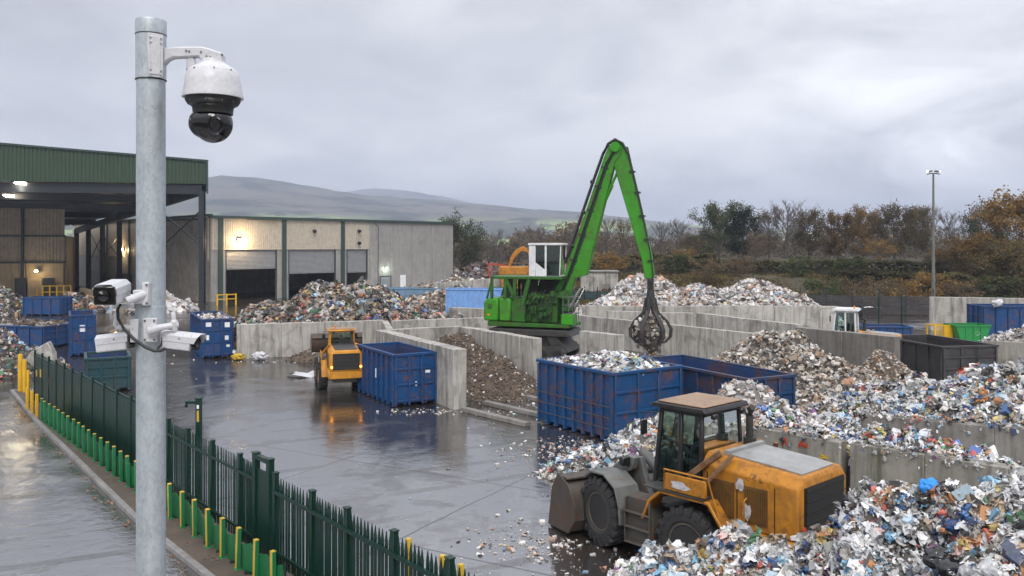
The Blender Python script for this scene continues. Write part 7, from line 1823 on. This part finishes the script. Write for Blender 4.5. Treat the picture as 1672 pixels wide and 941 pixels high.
# tufts of rough grass on the bank
rng = np.random.default_rng(77); n = 42000; gx = rng.uniform(8, 72, n); gy = rng.uniform(97, 123, n); gz_ = np.array(bank_h(gx, gy)) + .08
V, F, A = leaves(np.stack([gx, gy, gz_], -1), n, .10, .10, .34, rng, .35)
tag(obj_np('rough_grass', V, [F], LM['mixed'], None, A), 'rough grass and dead weeds covering the embankment slope', 'grass', kind='stuff')
# far tree belt on the valley floor, reading as one mass
rng = np.random.default_rng(78); n = 26000; gx = rng.uniform(-140, 420, n); gy = rng.uniform(330, 380, n); hh = 9 + 4.5 * np.sin(gx * .07) * np.sin(gx * .023 + 1) + 2 * np.sin(gx * .31); gz_ = rng.random(n) ** .7 * hh
V, F, A = leaves(np.stack([gx, gy, gz_], -1), n, .5, .5, 1.2, rng, .7)
tag(obj_np('woodland', V, [F], LM['brown'], None, A), 'far brown woodland belt on the valley floor', 'woodland', kind='stuff')

# brown twiggy belt close behind the tree line
rng = np.random.default_rng(79); n = 52000; gx = rng.uniform(-14, 175, n); gy = rng.uniform(172, 205, n); hh = 6.2 + 1.4 * np.sin(gx * .16) * np.sin(gx * .053 + 1) + 1.2 * np.sin(gx * .71) + 1.0 * np.sin(gx * 1.9); gz_ = 2.2 + rng.random(n) ** .9 * hh
V, F, A = leaves(np.stack([gx, gy, gz_], -1), n, .25, .16, .42, rng, .5)
tag(obj_np('woodland', V, [F], LM['belt'], None, A), 'brown undergrowth belt filling the gaps between the trunks of the tree line', 'woodland', kind='stuff')
# ------------------------------------------------------------------ light mast
mp_ = Vector(((1524 - U0) * 88 / FPX, 88, 0)); t_ = thing('light_mast', 'tall slim light mast with twin floodlights above the pale wall', 'lamp mast', mp_)
zt = 7 + (400 - 283) * 88 / FPX
b = MB(); b.tube((0, 0, 0), (0, 0, zt), .20, .09, 14); b.build('mast', M['steelgrey2'] if 'steelgrey2' in M else M['grey_steel'], t_)
b = MB(); b.path([(-.65, 0, zt - .12), (-.2, 0, zt - .02), (.2, 0, zt - .02), (.65, 0, zt - .10)], .05, 8); b.build('crossbar', M['steelgrey'], t_)
for s in (-1, 1):
    q = MB(); q.box((s * .36, 0, zt + .18), (.42, .34, .16), 0, Matrix.Rotation(s * .15, 3, 'Y')); q.tube((s * .36, 0, zt), (s * .36, 0, zt + .1), .03, n=6); fl = q.build('floodlight', M['grey_steel'], t_, bevel=.02)
    MB().box((s * .60, 0, zt + .18), (.05, .28, .12)).build('lamp_glass', M['lamp_mast'], fl)
# ------------------------------------------------------------------ far fences, hut, scrap
def slat_fence(label, p0, p1, h, n, mat, posts, nsl=7):
    p0 = Vector((*p0, 0)); p1 = Vector((*p1, 0)); d = p1 - p0; L = d.length; t = thing('slatted_fence', label, 'fence', p0, math.atan2(d.y, d.x))
    b = MB()
    for i in range(nsl): z = .08 + (h - .1) * i / nsl; b.bb(0, L, -.03, .03, z, z + (h - .1) / nsl * .82)
    b.build('slats', mat, t)
    for i in range(n + 1): x = L * i / n; MB().bb(x - .06, x + .06, -.10, -.035, 0, h + posts).build('post', M['steelgrey'], t)
slat_fence('long dark grey slatted fence at the back of the wet yard', (24.5, 88.5), (41.5, 84.5), 1.95, 7, M['blackbin'], .7)
slat_fence('greenish slatted fence below the concrete hut', (7.2, 103), (13.2, 102), 1.5, 4, M['tealbin'], .5)
for u, v0, v1, lab in ((1435, 485, 531, 'thin green pole standing in the wet yard, left of two'), (1472, 480, 546, 'thin green pole beside the flat blue container, right of two')):
    Y_ = 9800 / (v1 + 4 - 400); p = GP(u, v1 + 4); o = MB().tube((0, 0, 0), (0, 0, 7 - (v0 - 400) * Y_ / FPX), .06, n=8).build('fence_pole', M['fence']); o.location = p; tag(o, lab, 'pole')
for (x, y, w, lab) in ((30.5, 85.4, 2.2, 'dark bench like pallet stack by the slatted fence, left one'), (35.0, 83.8, 1.9, 'dark pallet stack with white sheet by the slatted fence, right one')):
    t_ = thing('pallet_stack', lab, 'pallets', (x, y, 0))
    for k in range(4): 
        q = MB(); z = k * .2
        for i in range(5): q.bb(-w / 2 + i * w / 5, -w / 2 + (i + .8) * w / 5, -.5, .5, z + .12, z + .15)
        for yy_ in (-.45, 0, .45): q.bb(-w / 2, w / 2, yy_ - .05, yy_ + .05, z, z + .119)
        q.build('pallet', M['dark_steel'], t_)
    q = obj_np('white_sheet', tmpl_sheet(5, np.random.default_rng(9), .12)[0] * np.array([w * .4, .4, .3]) + np.array([0, 0, .9]), [tmpl_sheet(5, np.random.default_rng(9), .12)[1]], M['camwhite'], t_, smooth=True)
hut = thing('concrete_hut', 'small flat roofed concrete hut right of the boom foot', 'hut', (8.7, 108, 0), -.05)
b = MB()
for i in range(3): b.bb(i * 1.55 + .02, (i + 1) * 1.55 - .02, 0, .3, 0, 3.5)
b.bb(0, .3, .31, 4, 0, 3.5); b.bb(4.35, 4.65, .31, 4, 0, 3.5); b.build('wall', M['conc'], hut, bevel=.02); MB().bb(-.15, 4.8, -.15, 4.1, 3.51, 3.72).build('roof', M['conc_d'], hut, bevel=.03)
MB().bb(2.6, 3.7, -.03, -.002, .02, 2.1).build('door', M['conc_d'], hut)
M['scrap'] = pieces_mat('scrap_pieces', pal([(12, (.07, .05, .042)), (10, (.11, .07, .055)), (8, (.14, .075, .055)), (6, (.05, .05, .05)), (4, (.25, .22, .2)), (2, (.06, .09, .14)), (1, (.4, .4, .4))]), rough=.8)
# scrap bank left of the far excavator
heap('soil_heap', 'brown scrap and rubble bank behind the light blue container', 'rubble heap', (-13, 6, 90, 112), [(-6, 102, 3.0, 9, 7, 0, .6), (.5, 100, 2.6, 6, 6, 0, .6)], 1600, .12, .55, M['brown'], M['soil'], tm=TM_FAR)
o = bay_wall('broken pale concrete wall before the scrap bank', (-9.0, 98.6), (-.8, 97.8), 2.6, .4, M['conc'], 2.2, h1=3.3)
heap('soil_heap', 'high red brown scrap and brick rubble bank behind the pale broken wall', 'rubble heap', (-8.2, 9, 103, 122), [(-3.6, 112, 4.6, 5.5, 6, 0, .5), (2.0, 112, 4.0, 6, 6, 0, .55)], 1900, .15, .8, M['scrap'], M['soil'], tm=TM_FAR)
t_ = thing('orange_frame', 'small orange machine frame left of the far yellow excavator', 'machine', (-1.9, 99.5, 2.4))
b = MB(); b.beam((-.6, 0, 0), (-.9, 0, 2.4), .14, .14); b.beam((-.9, 0, 2.4), (1.3, 0, 2.2), .14, .18); b.beam((1.3, 0, 2.2), (1.2, 0, 0), .1, .1); b.build('frame', M['red'], t_); b = MB(); b.bb(-.9, 1.4, -.5, .5, -.4, .35); b.build('body', M['dark_steel'], t_, bevel=.05)

# ------------------------------------------------------------------ air
hz = MB().bb(-6500, 6500, -30, 5400, -3.5, 275).build('haze', bpy.data.materials.new('haze')); tag(hz, kind='stuff'); hz.display_type = 'WIRE'
hm = hz.data.materials[0]; hm.use_nodes = True; tt = hm.node_tree; tt.nodes.clear()
ho = tt.nodes.new('ShaderNodeOutputMaterial'); pv = tt.nodes.new('ShaderNodeVolumePrincipled'); pv.inputs['Color'].default_value = (.72, .81, 1.0, 1); pv.inputs['Density'].default_value = .00031; pv.inputs['Anisotropy'].default_value = .3
tt.links.new(pv.outputs[0], ho.inputs['Volume'])
